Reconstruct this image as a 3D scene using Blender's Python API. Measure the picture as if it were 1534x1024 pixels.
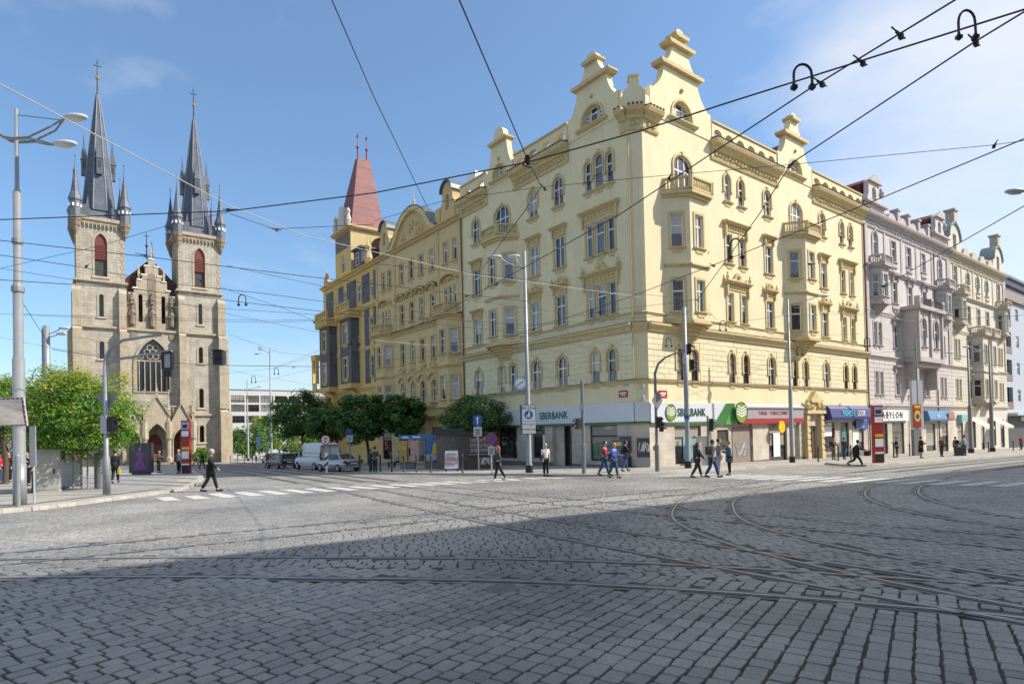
import bpy, bmesh, math, random
import numpy as np
from math import pi, sin, cos, radians, sqrt, atan2
from mathutils import Vector, Matrix
from mathutils.geometry import delaunay_2d_cdt
random.seed(7); RNG = np.random.default_rng(7)
S = bpy.context.scene
COL = S.collection
for o in list(bpy.data.objects): bpy.data.objects.remove(o)

# ------------------------------------------------------------------ camera
FPX, YAW, PITCH, ROLL = 908.0, radians(52.35), radians(.9), radians(1.28)
PPX, PPY = 767.0, 643 - 908*math.tan(radians(.9))          # principal point in photo pixels
EYE = Vector((0, 0, 1.68))
_f0 = Vector((cos(YAW), sin(YAW), 0)); _r0 = Vector((sin(YAW), -cos(YAW), 0)); _z = Vector((0, 0, 1))
FW = _f0*cos(PITCH) + _z*sin(PITCH); _u0 = _z*cos(PITCH) - _f0*sin(PITCH)
RT = _r0*cos(ROLL) - _u0*sin(ROLL); UP = _u0*cos(ROLL) + _r0*sin(ROLL)
cd = bpy.data.cameras.new('camera'); cam = bpy.data.objects.new('camera', cd); COL.objects.link(cam)
cd.sensor_fit = 'HORIZONTAL'; cd.sensor_width = 36; cd.lens = 36*FPX/1534
cd.shift_x = 0; cd.shift_y = (PPY - 512)/1534
cd.clip_start = .1; cd.clip_end = 6000
cam.matrix_world = Matrix(((RT.x, UP.x, -FW.x, EYE.x), (RT.y, UP.y, -FW.y, EYE.y), (RT.z, UP.z, -FW.z, EYE.z), (0, 0, 0, 1)))
S.camera = cam

# ------------------------------------------------------------------ sky, sun, exposure
SUN_AZ, SUN_EL = radians(52), radians(40)                  # azimuth from -Y towards +X
sundir = Vector((sin(SUN_AZ)*cos(SUN_EL), -cos(SUN_AZ)*cos(SUN_EL), sin(SUN_EL)))
W = bpy.data.worlds.new('World'); S.world = W; W.use_nodes = True
nt = W.node_tree; nt.nodes.clear()
def N(t, x, **k):
    n = t.nodes.new(x)
    for a, b in k.items(): setattr(n, a, b)
    return n
sky = N(nt, 'ShaderNodeTexSky', sky_type='NISHITA'); sky.sun_disc = False
sky.sun_elevation = SUN_EL; sky.sun_rotation = pi - SUN_AZ
sky.altitude = 200; sky.air_density = 1.0; sky.dust_density = 1.5; sky.ozone_density = 3.2
tc = N(nt, 'ShaderNodeTexCoord'); mp = N(nt, 'ShaderNodeMapping'); mp.inputs['Scale'].default_value = (.7, .7, 1.4)
mp.inputs['Location'].default_value = (2.1, 0, .977)
nz = N(nt, 'ShaderNodeTexNoise'); nz.inputs['Scale'].default_value = 1.15; nz.inputs['Detail'].default_value = 7; nz.inputs['Roughness'].default_value = .55; nz.inputs['Distortion'].default_value = .3
rmp = N(nt, 'ShaderNodeValToRGB'); rmp.color_ramp.elements[0].position = .468; rmp.color_ramp.elements[1].position = .61
rmp.color_ramp.elements[0].color = (.10, .10, .10, 1); rmp.color_ramp.elements[1].color = (.85, .85, .85, 1)
mx = N(nt, 'ShaderNodeMix', data_type='RGBA'); mx.inputs[7].default_value = (5.6, 5.75, 6.0, 1)
bg = N(nt, 'ShaderNodeBackground'); bg.inputs['Strength'].default_value = .13
hs_ = N(nt, 'ShaderNodeHueSaturation'); hs_.inputs['Saturation'].default_value = 1.2; hs_.inputs['Hue'].default_value = .496; hs_.inputs['Value'].default_value = 1.25
ow = N(nt, 'ShaderNodeOutputWorld')
L = nt.links.new
L(tc.outputs['Generated'], mp.inputs['Vector']); L(mp.outputs[0], nz.inputs['Vector']); L(nz.outputs['Fac'], rmp.inputs[0])
L(rmp.outputs[0], mx.inputs[0]); L(sky.outputs[0], hs_.inputs['Color']); L(hs_.outputs[0], mx.inputs[6]); L(mx.outputs[2], bg.inputs[0]); L(bg.outputs[0], ow.inputs[0])
sl = bpy.data.lights.new('sun', 'SUN'); sl.energy = 5.0; sl.angle = radians(.53); sl.color = (1, .94, .84)
so = bpy.data.objects.new('sun', sl); COL.objects.link(so); so.rotation_euler = sundir.to_track_quat('Z', 'Y').to_euler(); so.location = (0, 0, 60)
S.view_settings.view_transform = 'Standard'; S.view_settings.look = 'None'; S.view_settings.exposure = 0.34; S.view_settings.gamma = 1
S.render.engine = 'CYCLES'

# ------------------------------------------------------------------ photo pixel -> place
GX, GY = -.0209, -.0200                                      # the square falls gently away from the camera
def gz(x, y): 
    s = max(-60, min(260, x + y)); return -.02045*s - .00045*max(-60, min(200, x - y))*0
def ray(u, v): return FW + RT*((u - PPX)/FPX) - UP*((v - PPY)/FPX)
def G(u, v):
    d = ray(u, v); t = -EYE.z/(d.z + .02045*(d.x + d.y)); p = EYE + d*t; return Vector((p.x, p.y, gz(p.x, p.y)))
def atX(x0, u, v): d = ray(u, v); return EYE + d*(x0/d.x)
def atY(y0, u, v): d = ray(u, v); return EYE + d*(y0/d.y)
def atZ(z0, u, v): d = ray(u, v); return EYE + d*((z0 - EYE.z)/d.z)
def atD(dep, u, v): d = ray(u, v); return EYE + d*(dep/d.dot(FW))
def depth(p): return (Vector(p) - EYE).dot(FW)

# ------------------------------------------------------------------ materials
MT = {}
def mat(name, col, rough=.8, var=.12, scale=1.5, bump=0., bscale=30, metal=0., spec=.5, grime=0., rnd=0.):
    if name in MT: return MT[name]
    m = bpy.data.materials.new(name); m.use_nodes = True; t = m.node_tree; b = t.nodes['Principled BSDF']; l = t.links.new
    b.inputs['Roughness'].default_value = rough; b.inputs['Metallic'].default_value = metal
    b.inputs['Specular IOR Level'].default_value = spec
    c = N(t, 'ShaderNodeRGB'); c.outputs[0].default_value = (*col, 1); out = c.outputs[0]
    co = N(t, 'ShaderNodeTexCoord')
    if var > 0:
        n1 = N(t, 'ShaderNodeTexNoise'); n1.inputs['Scale'].default_value = scale; n1.inputs['Detail'].default_value = 6; n1.inputs['Roughness'].default_value = .65
        l(co.outputs['Object'], n1.inputs['Vector'])
        mr = N(t, 'ShaderNodeMapRange'); mr.inputs[1].default_value = .25; mr.inputs[2].default_value = .75; mr.inputs[3].default_value = 1 - var; mr.inputs[4].default_value = 1 + var
        l(n1.outputs['Fac'], mr.inputs[0])
        h = N(t, 'ShaderNodeHueSaturation'); l(out, h.inputs['Color']); l(mr.outputs[0], h.inputs['Value']); out = h.outputs[0]
    if rnd > 0:
        oi = N(t, 'ShaderNodeObjectInfo'); mr = N(t, 'ShaderNodeMapRange'); mr.inputs[3].default_value = 1 - rnd; mr.inputs[4].default_value = 1 + rnd
        l(oi.outputs['Random'], mr.inputs[0]); h = N(t, 'ShaderNodeHueSaturation'); l(out, h.inputs['Color']); l(mr.outputs[0], h.inputs['Value']); out = h.outputs[0]
    if grime > 0:
        mp_ = N(t, 'ShaderNodeMapping'); mp_.inputs['Scale'].default_value = (1.6, 1.6, .22)
        n2 = N(t, 'ShaderNodeTexNoise'); n2.inputs['Scale'].default_value = 1.3; n2.inputs['Detail'].default_value = 8; n2.inputs['Roughness'].default_value = .7
        l(co.outputs['Object'], mp_.inputs['Vector']); l(mp_.outputs[0], n2.inputs['Vector'])
        r = N(t, 'ShaderNodeMapRange'); r.inputs[1].default_value = .5; r.inputs[2].default_value = .78; r.inputs[4].default_value = grime
        l(n2.outputs['Fac'], r.inputs[0])
        mxx = N(t, 'ShaderNodeMix', data_type='RGBA'); l(r.outputs[0], mxx.inputs[0]); l(out, mxx.inputs[6]); mxx.inputs[7].default_value = (.10, .085, .065, 1); out = mxx.outputs[2]
    l(out, b.inputs['Base Color'])
    if bump > 0:
        n3 = N(t, 'ShaderNodeTexNoise'); n3.inputs['Scale'].default_value = bscale; n3.inputs['Detail'].default_value = 5
        l(co.outputs['Object'], n3.inputs['Vector']); bp = N(t, 'ShaderNodeBump'); bp.inputs['Strength'].default_value = bump; bp.inputs['Distance'].default_value = .05
        l(n3.outputs['Fac'], bp.inputs['Height']); l(bp.outputs[0], b.inputs['Normal'])
    MT[name] = m; return m

def mat_glass():
    m = bpy.data.materials.new('window_glass'); m.use_nodes = True; t = m.node_tree; b = t.nodes['Principled BSDF']; l = t.links.new
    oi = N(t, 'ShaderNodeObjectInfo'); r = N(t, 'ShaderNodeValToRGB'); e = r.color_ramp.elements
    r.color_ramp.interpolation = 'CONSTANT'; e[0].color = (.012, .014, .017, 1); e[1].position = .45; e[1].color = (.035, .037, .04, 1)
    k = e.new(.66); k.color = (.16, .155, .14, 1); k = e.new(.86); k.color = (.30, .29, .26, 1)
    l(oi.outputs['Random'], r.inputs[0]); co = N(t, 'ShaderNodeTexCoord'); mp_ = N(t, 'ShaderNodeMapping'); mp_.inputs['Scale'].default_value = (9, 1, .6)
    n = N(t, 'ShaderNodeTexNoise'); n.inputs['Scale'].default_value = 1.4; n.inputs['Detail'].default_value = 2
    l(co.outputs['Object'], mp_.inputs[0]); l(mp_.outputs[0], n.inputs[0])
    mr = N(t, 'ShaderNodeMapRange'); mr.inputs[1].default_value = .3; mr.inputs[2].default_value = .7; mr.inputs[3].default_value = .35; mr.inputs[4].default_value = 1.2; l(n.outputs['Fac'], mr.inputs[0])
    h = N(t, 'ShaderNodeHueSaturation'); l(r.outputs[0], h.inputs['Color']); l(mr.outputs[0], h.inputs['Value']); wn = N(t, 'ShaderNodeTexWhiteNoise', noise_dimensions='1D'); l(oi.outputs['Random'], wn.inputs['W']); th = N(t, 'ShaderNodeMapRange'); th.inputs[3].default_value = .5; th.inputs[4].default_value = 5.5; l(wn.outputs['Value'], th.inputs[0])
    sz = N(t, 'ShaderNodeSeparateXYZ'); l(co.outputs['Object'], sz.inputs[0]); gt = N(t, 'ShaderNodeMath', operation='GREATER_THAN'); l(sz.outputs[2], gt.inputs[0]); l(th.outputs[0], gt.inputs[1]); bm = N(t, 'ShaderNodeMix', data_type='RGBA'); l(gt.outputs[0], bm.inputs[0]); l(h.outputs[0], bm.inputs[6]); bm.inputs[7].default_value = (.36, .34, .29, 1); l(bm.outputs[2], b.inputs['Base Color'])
    n2 = N(t, 'ShaderNodeTexNoise'); n2.inputs['Scale'].default_value = 1.7; l(co.outputs['Object'], n2.inputs[0])
    bp = N(t, 'ShaderNodeBump'); bp.inputs['Strength'].default_value = .12; bp.inputs['Distance'].default_value = .05; l(n2.outputs['Fac'], bp.inputs['Height']); l(bp.outputs[0], b.inputs['Normal'])
    b.inputs['Roughness'].default_value = .04; b.inputs['Specular IOR Level'].default_value = .9; b.inputs['IOR'].default_value = 1.6
    MT['glass'] = m; return m
GLASS = mat_glass()

def mat_pattern(name, c1, c2, cm, scale, bw, bh, mortar=.02, rough=.8, bump=.4, offset=.5, axis='xy', spec=.4, grime=0.):
    """sets, tiles or blocks too small to build singly"""
    m = bpy.data.materials.new(name); m.use_nodes = True; t = m.node_tree; b = t.nodes['Principled BSDF']; l = t.links.new
    co = N(t, 'ShaderNodeTexCoord'); v = co.outputs['Object']
    if axis != 'xy':
        sp = N(t, 'ShaderNodeSeparateXYZ'); cb = N(t, 'ShaderNodeCombineXYZ'); l(v, sp.inputs[0]); l(sp.outputs[0 if axis[0] == 'x' else 1], cb.inputs[0]); l(sp.outputs[2], cb.inputs[1]); v = cb.outputs[0]
    br = N(t, 'ShaderNodeTexBrick'); br.offset = offset; l(v, br.inputs['Vector'])
    for k, x in (('Color1', c1), ('Color2', c2), ('Mortar', cm)): br.inputs[k].default_value = (*x, 1)
    br.inputs['Scale'].default_value = scale; br.inputs['Brick Width'].default_value = bw; br.inputs['Row Height'].default_value = bh; br.inputs['Mortar Size'].default_value = mortar; br.inputs['Mortar Smooth'].default_value = .3
    n = N(t, 'ShaderNodeTexNoise'); n.inputs['Scale'].default_value = .7; n.inputs['Detail'].default_value = 7; l(co.outputs['Object'], n.inputs[0])
    mr = N(t, 'ShaderNodeMapRange'); mr.inputs[1].default_value = .3; mr.inputs[2].default_value = .7; mr.inputs[3].default_value = .78; mr.inputs[4].default_value = 1.18; l(n.outputs['Fac'], mr.inputs[0])
    h = N(t, 'ShaderNodeHueSaturation'); l(br.outputs['Color'], h.inputs['Color']); l(mr.outputs[0], h.inputs['Value']); oc = h.outputs[0]
    if grime:
        mp_ = N(t, 'ShaderNodeMapping'); mp_.inputs['Scale'].default_value = (.9, .9, .12); n2 = N(t, 'ShaderNodeTexNoise'); n2.inputs['Scale'].default_value = 1.0; n2.inputs['Detail'].default_value = 9; n2.inputs['Roughness'].default_value = .7; l(co.outputs['Object'], mp_.inputs[0]); l(mp_.outputs[0], n2.inputs[0])
        r_ = N(t, 'ShaderNodeMapRange'); r_.inputs[1].default_value = .48; r_.inputs[2].default_value = .72; r_.inputs[4].default_value = grime; l(n2.outputs['Fac'], r_.inputs[0]); mg = N(t, 'ShaderNodeMix', data_type='RGBA'); l(r_.outputs[0], mg.inputs[0]); l(oc, mg.inputs[6]); mg.inputs[7].default_value = (.09, .075, .06, 1); oc = mg.outputs[2]
    l(oc, b.inputs['Base Color'])
    bp = N(t, 'ShaderNodeBump'); bp.inputs['Strength'].default_value = bump; bp.inputs['Distance'].default_value = .03; bp.invert = True; l(br.outputs['Fac'], bp.inputs['Height']); l(bp.outputs[0], b.inputs['Normal'])
    b.inputs['Roughness'].default_value = rough; b.inputs['Specular IOR Level'].default_value = spec
    MT[name] = m; return m

# ------------------------------------------------------------------ mesh helpers
class MB:
    def __init__(s): s.v = []; s.f = []; s.m = []
    def add(s, vs, fs, mi=0):
        k = len(s.v); s.v += [tuple(v) for v in vs]; s.f += [tuple(k + i for i in f) for f in fs]; s.m += [mi]*len(fs); return s
    def box(s, x0, x1, y0, y1, z0, z1, mi=0):
        return s.add([(x0, y0, z0), (x1, y0, z0), (x1, y1, z0), (x0, y1, z0), (x0, y0, z1), (x1, y0, z1), (x1, y1, z1), (x0, y1, z1)],
                     [(0, 3, 2, 1), (4, 5, 6, 7), (0, 1, 5, 4), (1, 2, 6, 5), (2, 3, 7, 6), (3, 0, 4, 7)], mi)
    def prism(s, pts, y0, y1, mi=0):           # polygon in x,z pushed along y
        n = len(pts); vs = [(x, y0, z) for x, z in pts] + [(x, y1, z) for x, z in pts]
        fs = [tuple(range(n)), tuple(reversed(range(n, 2*n)))] + [((i+1) % n, i, n+i, n+(i+1) % n) for i in range(n)]
        return s.add(vs, fs, mi)
    def slab(s, pts, z0, z1, mi=0):            # polygon in x,y pushed along z
        n = len(pts); vs = [(x, y, z0) for x, y in pts] + [(x, y, z1) for x, y in pts]
        fs = [tuple(reversed(range(n))), tuple(range(n, 2*n))] + [(i, (i+1) % n, n+(i+1) % n, n+i) for i in range(n)]
        return s.add(vs, fs, mi)
    def run(s, x0, x1, prof, mi=0):            # moulding: profile (out, z) pushed along x; out goes to -y
        n = len(prof); vs = [(x0, -o, z) for o, z in prof] + [(x1, -o, z) for o, z in prof]
        fs = [tuple(range(n)), tuple(reversed(range(n, 2*n)))] + [((i+1) % n, i, n+i, n+(i+1) % n) for i in range(n)]
        return s.add(vs, fs, mi)
    def tube(s, pts, r, n=6, mi=0, caps=True):
        pts = [Vector(p) for p in pts]; rr = r if isinstance(r, (list, tuple)) else [r]*len(pts); k = len(pts); vs = []; ref = None
        for i, p in enumerate(pts):
            d = (pts[min(i+1, k-1)] - pts[max(i-1, 0)]).normalized()
            if ref is None: ref = Vector((0, 0, 1)) if abs(d.z) < .9 else Vector((1, 0, 0))
            a = d.cross(ref).normalized(); b = d.cross(a).normalized(); ref = a.cross(d)
            vs += [p + (a*cos(2*pi*j/n) + b*sin(2*pi*j/n))*rr[i] for j in range(n)]
        fs = [(i*n+j, i*n+(j+1) % n, (i+1)*n+(j+1) % n, (i+1)*n+j) for i in range(k-1) for j in range(n)]
        if caps: fs += [tuple(range(n)), tuple(reversed(range((k-1)*n, k*n)))]
        return s.add(vs, fs, mi)
    def lathe(s, prof, n=12, cx=0, cy=0, mi=0, a0=0, sx=1, sy=1):
        vs = [(cx + r*cos(a0+2*pi*j/n)*sx, cy + r*sin(a0+2*pi*j/n)*sy, z) for r, z in prof for j in range(n)]; k = len(prof)
        fs = [(i*n+j, i*n+(j+1) % n, (i+1)*n+(j+1) % n, (i+1)*n+j) for i in range(k-1) for j in range(n)]
        fs += [tuple(reversed(range(n))), tuple(range((k-1)*n, k*n))]
        return s.add(vs, fs, mi)
    def ball(s, c, r, n=8, mi=0, sz=1): 
        p = [(max(.001, r*sin(pi*i/6)), c[2] - sz*r*cos(pi*i/6)) for i in range(7)]; return s.lathe(p, n, c[0], c[1], mi)
    def mesh(s, name, smooth=False):
        me = bpy.data.meshes.new(name); me.from_pydata(s.v, [], s.f)
        if any(s.m): me.polygons.foreach_set('material_index', s.m)
        if smooth: me.polygons.foreach_set('use_smooth', [True]*len(s.f))
        me.update(); return me

def obj(name, me, m=None, parent=None, loc=(0, 0, 0), rz=0, kind=None, label=None):
    if isinstance(me, MB): me = me.mesh(name)
    o = bpy.data.objects.new(name, me); COL.objects.link(o)
    if m is not None and len(me.materials) == 0:
        for q in (m if isinstance(m, (list, tuple)) else [m]): me.materials.append(q)
    o.parent = parent; o.location = loc; o.rotation_euler = (0, 0, rz)
    if kind: o['kind'] = kind
    if label: o['label'] = label
    return o
def tag(o, label, cat, group=None):
    o['label'] = label; o['category'] = cat
    if group: o['group'] = group
    return o
def thing(name, label, cat, loc=(0, 0, 0), rz=0, group=None):
    o = bpy.data.objects.new(name, None); COL.objects.link(o); o.location = loc; o.rotation_euler = (0, 0, rz); o.empty_display_size = .3
    return tag(o, label, cat, group)
def kids(o): return [c for c in bpy.data.objects if c.parent == o]
TREE = {}
def dup(root, loc, rz, label=None, children=None):
    r = root.copy(); COL.objects.link(r); r.location = loc; r.rotation_euler = (0, 0, rz)
    if label: r['label'] = label
    for ch in (children or kids(root)):
        c = ch.copy(); COL.objects.link(c); c.parent = r
        for g in TREE.get(ch.name) or kids(ch):
            d = g.copy(); COL.objects.link(d); d.parent = c
    return r

def inpoly(x, y, P):
    c = False; j = len(P) - 1
    for i in range(len(P)):
        if (P[i][1] > y) != (P[j][1] > y) and x < (P[j][0]-P[i][0])*(y-P[i][1])/(P[j][1]-P[i][1]) + P[i][0]: c = not c
        j = i
    return c
def wallmesh(name, outer, holes, depth=.22, through=None, m=None):
    """flat wall in x,z with real openings; reveals run inwards (+y); through = full thickness with a back face"""
    pts = []; edges = []
    for P in [outer] + holes:
        k = len(pts); pts += [Vector((p[0], p[1])) for p in P]; edges += [(k+i, k+(i+1) % len(P)) for i in range(len(P))]
    r = delaunay_2d_cdt(pts, edges, [], 0, 1e-5); V, Fc = r[0], r[2]; mb = MB(); keep = []
    for f in Fc:
        cx = sum(V[i].x for i in f)/len(f); cy = sum(V[i].y for i in f)/len(f)
        if inpoly(cx, cy, outer) and not any(inpoly(cx, cy, h) for h in holes):
            a, b, c = [V[i] for i in f[:3]]
            if (b-a).cross(c-a) < 0: f = tuple(reversed(f))
            keep.append(tuple(f))
    mb.add([(v.x, 0, v.y) for v in V], keep)
    d = through or depth
    if through: mb.add([(v.x, d, v.y) for v in V], [tuple(reversed(f)) for f in keep])
    for P in holes + ([outer] if through else []):
        n = len(P); mb.add([(p[0], 0, p[1]) for p in P] + [(p[0], d, p[1]) for p in P], [(i, (i+1) % n, n+(i+1) % n, n+i) for i in range(n)])
    return mb.mesh(name)
def outline(w, h, arch=0., x=0., z=0., n=8):
    """opening outline; arch = rise / half width (1 round), 'g' = pointed"""
    P = [(x-w/2, z), (x+w/2, z)]
    if arch == 'g':
        ri = w*.866; z0 = z+h-ri
        P += [(x-w/2+w*cos(a), z0+w*sin(a)) for a in [pi/3*i/5 for i in range(6)]] + [(x+w/2-w*cos(a), z0+w*sin(a)) for a in [pi/3*i/5 for i in range(4, -1, -1)]]
    elif arch:
        ri = arch*w/2; z0 = z+h-ri
        P += [(x+w/2*cos(pi*i/n), z0+ri*sin(pi*i/n)) for i in range(n+1)]
    else: P += [(x+w/2, z+h), (x-w/2, z+h)]
    return P
def ring(mb, O, I, y0, y1, mi=0):
    n = len(O); k = [(p[0], y, p[1]) for y in (y0, y1) for P in (O, I) for p in P]
    fs = []
    for i in range(n):
        j = (i+1) % n
        fs += [(i, j, n+j, n+i), (n+i, n+j, 3*n+j, 3*n+i), (j, i, 2*n+i, 2*n+j)]
    return mb.add(k, fs, mi)
def textmesh(s, size, depth=.01, bold=0., sx=1.):
    c = bpy.data.curves.new('t', 'FONT'); c.body = s; c.size = size; c.extrude = depth/2; c.offset = bold; c.align_x = 'CENTER'; c.align_y = 'CENTER'; c.resolution_u = 3; c.space_character = 1.08
    o = bpy.data.objects.new('t', c); COL.objects.link(o); dg = bpy.context.evaluated_depsgraph_get(); me = bpy.data.meshes.new_from_object(o.evaluated_get(dg))
    bpy.data.objects.remove(o); bpy.data.curves.remove(c)
    me.transform(Matrix.Rotation(pi/2, 4, 'X') @ Matrix.Scale(sx, 4, (1, 0, 0))); me.materials.clear(); return me
# ------------------------------------------------------------------ people: body shapes first (small scene = quick evaluation)
def skin(pts, edges, sub=1):
    names = list(pts); idx = {n: i for i, n in enumerate(names)}
    me = bpy.data.meshes.new('sk'); me.from_pydata([pts[n][0] for n in names], [(idx[a], idx[b]) for a, b in edges], [])
    o = bpy.data.objects.new('sk', me); COL.objects.link(o); o.modifiers.new('s', 'SKIN').use_smooth_shade = True
    if not me.skin_vertices: me.attributes
    for i, n in enumerate(names):
        d = me.skin_vertices[0].data[i]; r = pts[n][1]; d.radius = (r, r) if not isinstance(r, tuple) else r; d.use_root = (i == 0)
    if sub: m = o.modifiers.new('u', 'SUBSURF'); m.levels = sub; m.render_levels = sub
    dg = bpy.context.evaluated_depsgraph_get(); r = bpy.data.meshes.new_from_object(o.evaluated_get(dg)); bpy.data.objects.remove(o); bpy.data.meshes.remove(me)
    r.polygons.foreach_set('use_smooth', [True]*len(r.polygons)); return r
def merge(me, mb):
    bm = bmesh.new(); bm.from_mesh(me); t = mb.mesh('x', True); bm.from_mesh(t); bm.to_mesh(me); bm.free(); bpy.data.meshes.remove(t); me.polygons.foreach_set('use_smooth', [True]*len(me.polygons)); return me
POSES = {}
def make_pose(name, la, ra, lk, rk, aL, aR, eL, eR, lean=0., sit=False, sleeve=1., splay=.12):
    P = {}; V = Vector
    pel = V((0, 0, .93)); up = V((sin(lean), 0, cos(lean)))
    P['pel'] = (pel, .125); P['sp'] = (pel+up*.2, .115); P['ch'] = (pel+up*.40, .135); P['nb'] = (pel+up*.52, .07); P['nk'] = (pel+up*.57, .05); P['hd'] = (pel+up*.64+V((.015, 0, 0)), .055)
    E_ = [('pel', 'sp'), ('sp', 'ch'), ('ch', 'nb'), ('nb', 'nk'), ('nk', 'hd')]
    for s, a, k in (('L', la, lk), ('R', ra, rk)):
        y = .085 if s == 'L' else -.085; h = pel+V((0, y, -.06)); kn = h+V((sin(a), 0, -cos(a)))*.42; an = kn+V((sin(a-k), 0, -cos(a-k)))*.40
        fd = V((cos((a-k)*.6), 0, -max(0, -sin((a-k)*.6))*.8)).normalized() if not sit else V((1, 0, 0))
        P['h'+s] = (h, .096); P['k'+s] = (kn, .068); P['c'+s] = (kn*.68+an*.32+V((-.012, 0, 0)), .068); P['a'+s] = (an, .046); P['b'+s] = (an+fd*.08+V((0, 0, -.045)), .035); P['t'+s] = (an+fd*.19+V((0, 0, -.055)), .03)
        E_ += [('pel', 'h'+s), ('h'+s, 'k'+s), ('k'+s, 'c'+s), ('c'+s, 'a'+s), ('a'+s, 'b'+s), ('b'+s, 't'+s)]
    for s, a, e in (('L', aL, eL), ('R', aR, eR)):
        sg = 1 if s == 'L' else -1; sh = pel+up*.46+V((0, .165*sg, 0)); el = sh+V((sin(a), splay*sg, -cos(a))).normalized()*.28; f = V((sin(a+e), -.04*sg, -cos(a+e))).normalized(); wr = el+f*.24; pm = wr+f*.07
        P['s'+s] = (sh, .068); P['e'+s] = (el, .043); P['w'+s] = (wr, .03); P['p'+s] = (pm, (.032, .02)); E_ += [('ch', 's'+s), ('s'+s, 'e'+s), ('e'+s, 'w'+s), ('w'+s, 'p'+s)]
        sd = f.cross(V((0, 1, 0))).normalized()
        for i in range(4):
            q = pm+sd*(.027-.018*i)+f*(.05+.012*(1.5-abs(i-1.5))); P['f%d' % i+s] = (q, .008); P['g%d' % i+s] = (q+f*.02+V((0, -.012*sg, 0)), .007); E_ += [('p'+s, 'f%d' % i+s), ('f%d' % i+s, 'g%d' % i+s)]
        P['th'+s] = (wr+f*.05+sd*.045, .009); E_.append(('w'+s, 'th'+s))
    dz = min(P['tL'][0].z, P['tR'][0].z, P['bL'][0].z, P['bR'][0].z) - .035
    if sit: dz = P['pel'][0].z - .58
    for k in P: P[k] = (P[k][0]-V((0, 0, dz)), P[k][1])
    body = skin(P, E_); hd = P['hd'][0]+V((.01, 0, .075)); mb = MB()
    prof = [(.02, -.125), (.055, -.105), (.075, -.06), (.088, 0), (.09, .045), (.075, .09), (.04, .118), (.004, .125)]
    mb.lathe([(r, hd.z+z) for r, z in prof], 12, hd.x, hd.y, sx=1.12)
    mb.add([(hd.x+.09, .014, hd.z-.03), (hd.x+.09, -.014, hd.z-.03), (hd.x+.122, 0, hd.z-.03), (hd.x+.096, 0, hd.z+.02)], [(0, 1, 2), (0, 2, 3), (1, 3, 2)])
    for sg in (1, -1): mb.lathe([(.004, hd.z-.035), (.016, hd.z-.01), (.018, hd.z+.015), (.004, hd.z+.035)], 6, hd.x-.005, sg*.092, sy=.5)
    mb.add([(hd.x+.088, .028, hd.z-.066), (hd.x+.088, -.028, hd.z-.066), (hd.x+.094, -.02, hd.z-.075), (hd.x+.094, .02, hd.z-.075)], [(0, 1, 2, 3)])
    merge(body, mb)
    def grow(ns, g): return {n: (P[n][0], (P[n][1][0]+g if isinstance(P[n][1], tuple) else P[n][1]+g)) for n in ns}
    armj = ['eL', 'eR', 'wL', 'wR'] if sleeve == 1 else ['eL', 'eR']
    ns = ['sp', 'pel', 'ch', 'nb', 'sL', 'sR'] + armj; tp = grow(ns, .018); tp['pel'] = (tp['pel'][0], .142)
    top = skin(tp, [e for e in E_ if e[0] in ns and e[1] in ns])
    ns = ['pel'] + [c+s for s in 'LR' for c in 'hkca']; tr = grow(ns, .012); trousers = skin(tr, [e for e in E_ if e[0] in ns and e[1] in ns])
    sm = {'L': MB(), 'R': MB()}
    for s in 'LR':
        a, b, t = P['a'+s][0], P['b'+s][0], P['t'+s][0]; hl = a+V((-.05, 0, -.05)); sm[s].tube([hl+V((-.02, 0, 0)), hl, b, t, t+(t-b)*.2], [.012, .043, .047, .04, .012], 8)
    ey = MB()
    for sg in (1, -1): ey.ball((hd.x+.088, sg*.034, hd.z+.005), .011, 6)
    hs = MB(); hs.lathe([(.094, hd.z+.0), (.1, hd.z+.045), (.084, hd.z+.095), (.046, hd.z+.13), (.004, hd.z+.138)], 12, hd.x-.018, 0, sx=1.1)
    hs.lathe([(.03, hd.z-.085), (.07, hd.z-.05), (.088, hd.z+.01), (.09, hd.z+.05), (.03, hd.z+.1)], 10, hd.x-.04, 0, sx=.85)
    hl = MB(); hl.v, hl.f, hl.m = list(hs.v), list(hs.f), list(hs.m)
    hl.lathe([(.03, hd.z-.34), (.085, hd.z-.27), (.11, hd.z-.15), (.115, hd.z-.02), (.09, hd.z+.06), (.03, hd.z+.1)], 10, hd.x-.075, 0, sx=.62)
    sk = MB(); p = P['pel'][0]; sk.lathe([(.15, p.z+.12), (.165, p.z-.05), (.19, p.z-.28), (.215, p.z-.46)], 14, p.x, p.y, sy=1.05)
    ct = MB(); ct.lathe([(.155, p.z+.2), (.165, p.z), (.185, p.z-.26)], 14, p.x, p.y, sy=1.1)
    bk = MB(); c = P['ch'][0]; bk.box(c.x-.30, c.x-.14, -.13, .13, c.z-.26, c.z+.12); bk.tube([(c.x-.15, .09, c.z+.1), (c.x+.02, .12, c.z+.14), (c.x+.13, .11, c.z-.05), (c.x-.1, .13, c.z-.2)], .016, 5); bk.tube([(c.x-.15, -.09, c.z+.1), (c.x+.02, -.12, c.z+.14), (c.x+.13, -.11, c.z-.05), (c.x-.1, -.13, c.z-.2)], .016, 5)
    hb = MB(); q = P['pR'][0]; hb.box(q.x-.15, q.x+.15, q.y-.05, q.y+.05, q.z-.36, q.z-.08); hb.tube([(q.x-.1, q.y, q.z-.09), (q.x-.05, q.y, q.z+.0), (q.x+.05, q.y, q.z+.0), (q.x+.1, q.y, q.z-.09)], .012, 5)
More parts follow.
